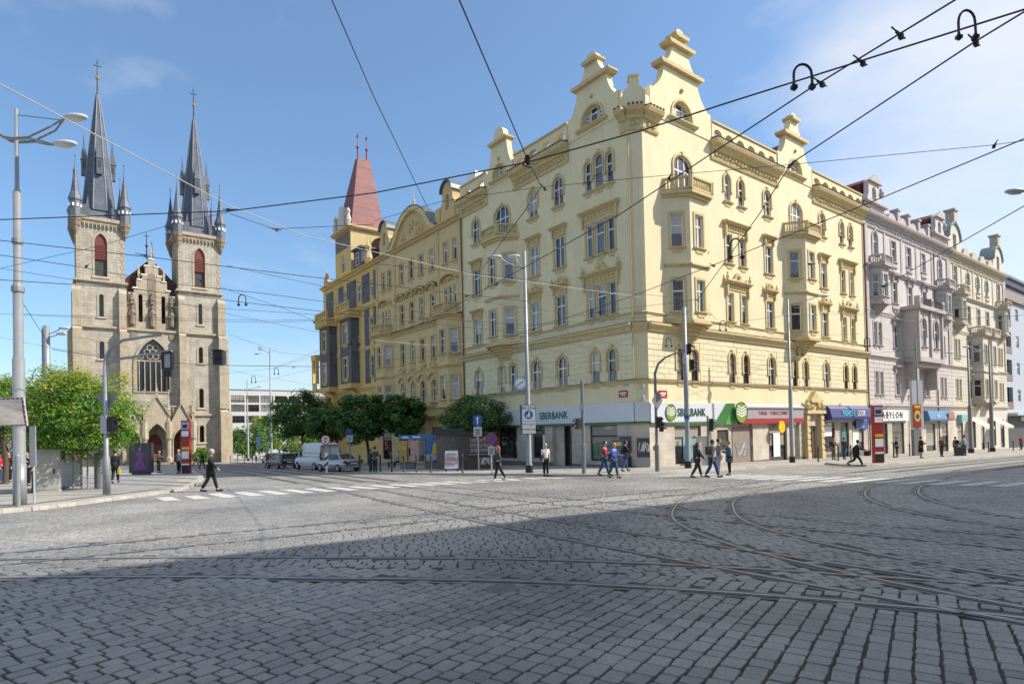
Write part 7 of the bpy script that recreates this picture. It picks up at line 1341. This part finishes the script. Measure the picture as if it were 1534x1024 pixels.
wire('thin span wire passing in front of both scrolled gables', [(560, 331), (660, 302), (795, 282), (960, 266), (1180, 247), (1490, 217), (1560, 207)], .008, 7.2)
wire('contact wire sloping down across the right façade bays', [(1600, 178), (1534, 208), (1314, 299), (1262, 320), (1068, 397), (940, 446), (760, 505), (660, 540)], .014)
wire('lower contact wire leading down to the lilac house', [(1600, 268), (1534, 308.6), (1325, 428)], .014); wire('dropper wire before the lilac house', [(1325, 428), (1317, 500), (1345, 520)], .008, 6.3)
wire('thin wire falling steeply from the top beside the red tower', [(440, -130), (497, 0), (560, 145), (640, 310)], .01, 7.4)
wire('dark wire falling from the top edge to the insulator', [(640, -110), (688, 0), (789, 236)], .013, 6.9); wire('wire linking the insulator down to the ochre bay', [(789, 236, 6.6), (811, 280, 6.6), (783, 320, 6.4), (713, 415, 6.3)], .011)
wire('pale insulated cable dropping past both church spires', [(-60, 98), (0, 126), (90, 174), (342, 307), (460, 354), (706, 411), (960, 445)], .014, 6.9, WGR)
wire('upper black span wire before the church belfries', [(-40, 357), (0, 360), (232, 386), (460, 414), (706, 442), (790, 451)], .013, 6.6)
wire('black span wire below the belfry openings', [(-40, 379), (0, 382), (110, 398), (250, 424), (400, 440), (560, 462)], .012, 6.5); wire('black span wire at the church gable foot', [(-40, 416), (0, 419), (185, 431), (400, 457), (640, 484), (800, 500)], .014, 6.4)
wire('signal cable hanging from mast to hanging signals', [(78, 523), (130, 531), (260, 543), (330, 547), (480, 549)], .02, 5.8)
wire('slack stay wire between mirror mast and concrete mast', [(33, 452), (72, 513)], .012, 6.2)
wire('thin wire across the belfry towards the mirror mast', [(342, 318), (260, 335), (150, 368), (0, 402)], .008, 7.0)
wire('pale wire across the ochre house fronts', [(560, 509), (640, 517), (790, 512), (960, 502)], .01, 6.3, WGR)
for i, P in enumerate(([(690, 562), (793, 543), (1000, 539), (1300, 552)], [(500, 470), (640, 476), (793, 487), (1030, 470)], [(793, 498), (960, 519), (1185, 560)], [(690, 520), (793, 545), (875, 573)], [(1000, 572), (1185, 540), (1375, 523)], [(1031, 490), (1185, 472), (1375, 468), (1534, 455)], [(940, 590), (1031, 515), (1185, 505)], [(30, 470), (150, 474), (400, 480), (490, 478)], [(120, 505), (372, 560), (490, 580)], [(342, 500), (420, 528), (490, 535)], [(330, 560), (407, 552), (490, 520)], [(1375, 560), (1455, 550), (1534, 545)], [(700, 450), (860, 470), (1000, 500)], [(1045, 449), (1075, 480), (1100, 510)], [(560, 540), (700, 530), (960, 560)], [(0, 402), (150, 425), (340, 470), (490, 500)], [(0, 470), (180, 478), (400, 483), (490, 480)], [(210, 450), (330, 462), (490, 472)], [(340, 398), (490, 430), (640, 470)], [(345, 320), (410, 343), (560, 336)], [(330, 430), (420, 460), (475, 482)], [(407, 552), (490, 527), (560, 505)], [(372, 576), (490, 547)], [(480, 500), (600, 520), (793, 548)], [(500, 440), (640, 470), (793, 500), (960, 540)], [(793, 488), (900, 466), (1045, 449)], [(960, 520), (1031, 530), (1187, 562)], [(1000, 500), (1100, 505), (1290, 500)], [(1187, 460), (1375, 482), (1534, 472)], [(0, 505), (72, 520), (160, 532)], [(700, 505), (793, 520), (985, 545), (1031, 540)], [(560, 395), (720, 410), (960, 440), (1045, 449)], [(793, 560), (875, 575), (1000, 566)])):
    pn = place_name((P[0][0]+P[-1][0])/2); wire('thin span wire strung in front of the '+pn, P, .008, 6.2 if min(p[1] for p in P) < 560 else 5.2, group='thin span wires before the '+pn)
def hoop(label, u, v, w, h, dep, tilt=0):
    c = atD(dep, u, v); t = thing('wire_hoop', label, 'wire fitting', c, SIDE+tilt); a, b = w/2, h
    obj('hoop', MB().tube([(-a, 0, 0), (-a, 0, b*.55)]+[(a*cos(pi-pi*i/8), 0, b*.55+b*.45*sin(pi*i/8)) for i in range(1, 8)]+[(a, 0, b*.55), (a*1.05, 0, -.05)], w*.07, 6).mesh('hoop', True), WBK, t)
    for s in (-1, 1): obj('clamp', MB().box(s*a-w*.16, s*a+w*.16, -w*.12, w*.12, -w*.12, w*.08).tube([(s*a, 0, -w*.2), (s*a, 0, w*.2)], w*.09, 6), WBK, t)
def dep_at(z, v, u): return depth(atZ(z, u, v))
for lab, u, v, w, h, z in (('large black hoop linking wires above the right gable', 1203, 130, 27, 34, 6.4), ('large black hoop linking wires in the cloudy corner', 1449, 55, 25, 40, 6.4), ('black hoop in front of the first bay window', 1103, 385, 18, 28, 6.4), ('black hoop hanging beside the church tower', 363, 456, 11, 15, 6.4), ('small hoop over the bank fascia', 1083, 494, 9, 14, 6.4), ('small hoop before first floor of bank', 1002, 518, 8, 12, 6.4), ('small hoop before tobacconist windows', 1198, 531, 8, 12, 6.2), ('small hoop beside the brown drainpipe', 1299, 518, 8, 13, 6.2), ('small hoop over the far street', 414, 560, 6, 9, 6.2), ('second small hoop over the far street', 380, 572, 6, 9, 6.2), ('hoop before the grey clinker bays', 532, 515, 12, 14, 6.4)):
    d = dep_at(z, v, u); hoop(lab, u, v, w*d/FPX, h*d/FPX, d)
t = thing('wire_insulator', 'ribbed insulator where two wires meet by left gable', 'wire fitting', atZ(6.75, 790, 240)); obj('insulator', MB().lathe([(.02, -.09), (.06, -.08), (.03, -.05), (.07, -.03), (.03, 0), (.07, .03), (.03, .05), (.05, .08), (.02, .1)], 8), WBK, t); obj('clamp', MB().box(-.1, .1, -.03, .03, -.12, -.09), WBK, t)
cl = cached('clampmesh', lambda: MB().box(-.08, .08, -.013, .013, -.013, .013).box(.01, .08, -.022, .022, -.045, .02).tube([(-.2, 0, .015), (.16, 0, .0)], .01, 5).mesh('clamp'))
for u, v, z in ((345, 314, 6.8), (1003, 265, 7.2), (1185, 247, 7.2), (1490, 217, 7.2), (815, 281, 7.0), (1045, 449, 6.3), (300, 420, 6.5), (130, 398, 6.5), (215, 382, 6.6), (700, 443, 6.6), (640, 477, 6.4), (470, 482, 6.4), (900, 468, 6.3), (745, 425, 6.4), (905, 445, 6.3), (800, 493, 6.3), (1325, 428, 6.3), (1317, 499, 6.3), (1215, 395, 6.4), (1068, 397, 6.3), (440, 550, 6.2), (385, 530, 6.2), (412, 343, 6.9)):
    o = obj('wire_clamp', cl, WBK, None, atZ(z, u, v), random.uniform(0, 3)); tag(o, 'small black wire clamp in front of the '+place_name(u), 'wire fitting', 'wire clamps before the '+place_name(u))
for u, v in ((1347, 51), (1460, 62), (1290, 92), (1229, 124)): o = obj('wire_clamp', cl, WBK, None, atZ(6.45, u, v), R_IMG+.6); tag(o, 'small black wire clamp against the cloudy sky by the hoops', 'wire fitting', 'wire clamps against the cloudy sky')
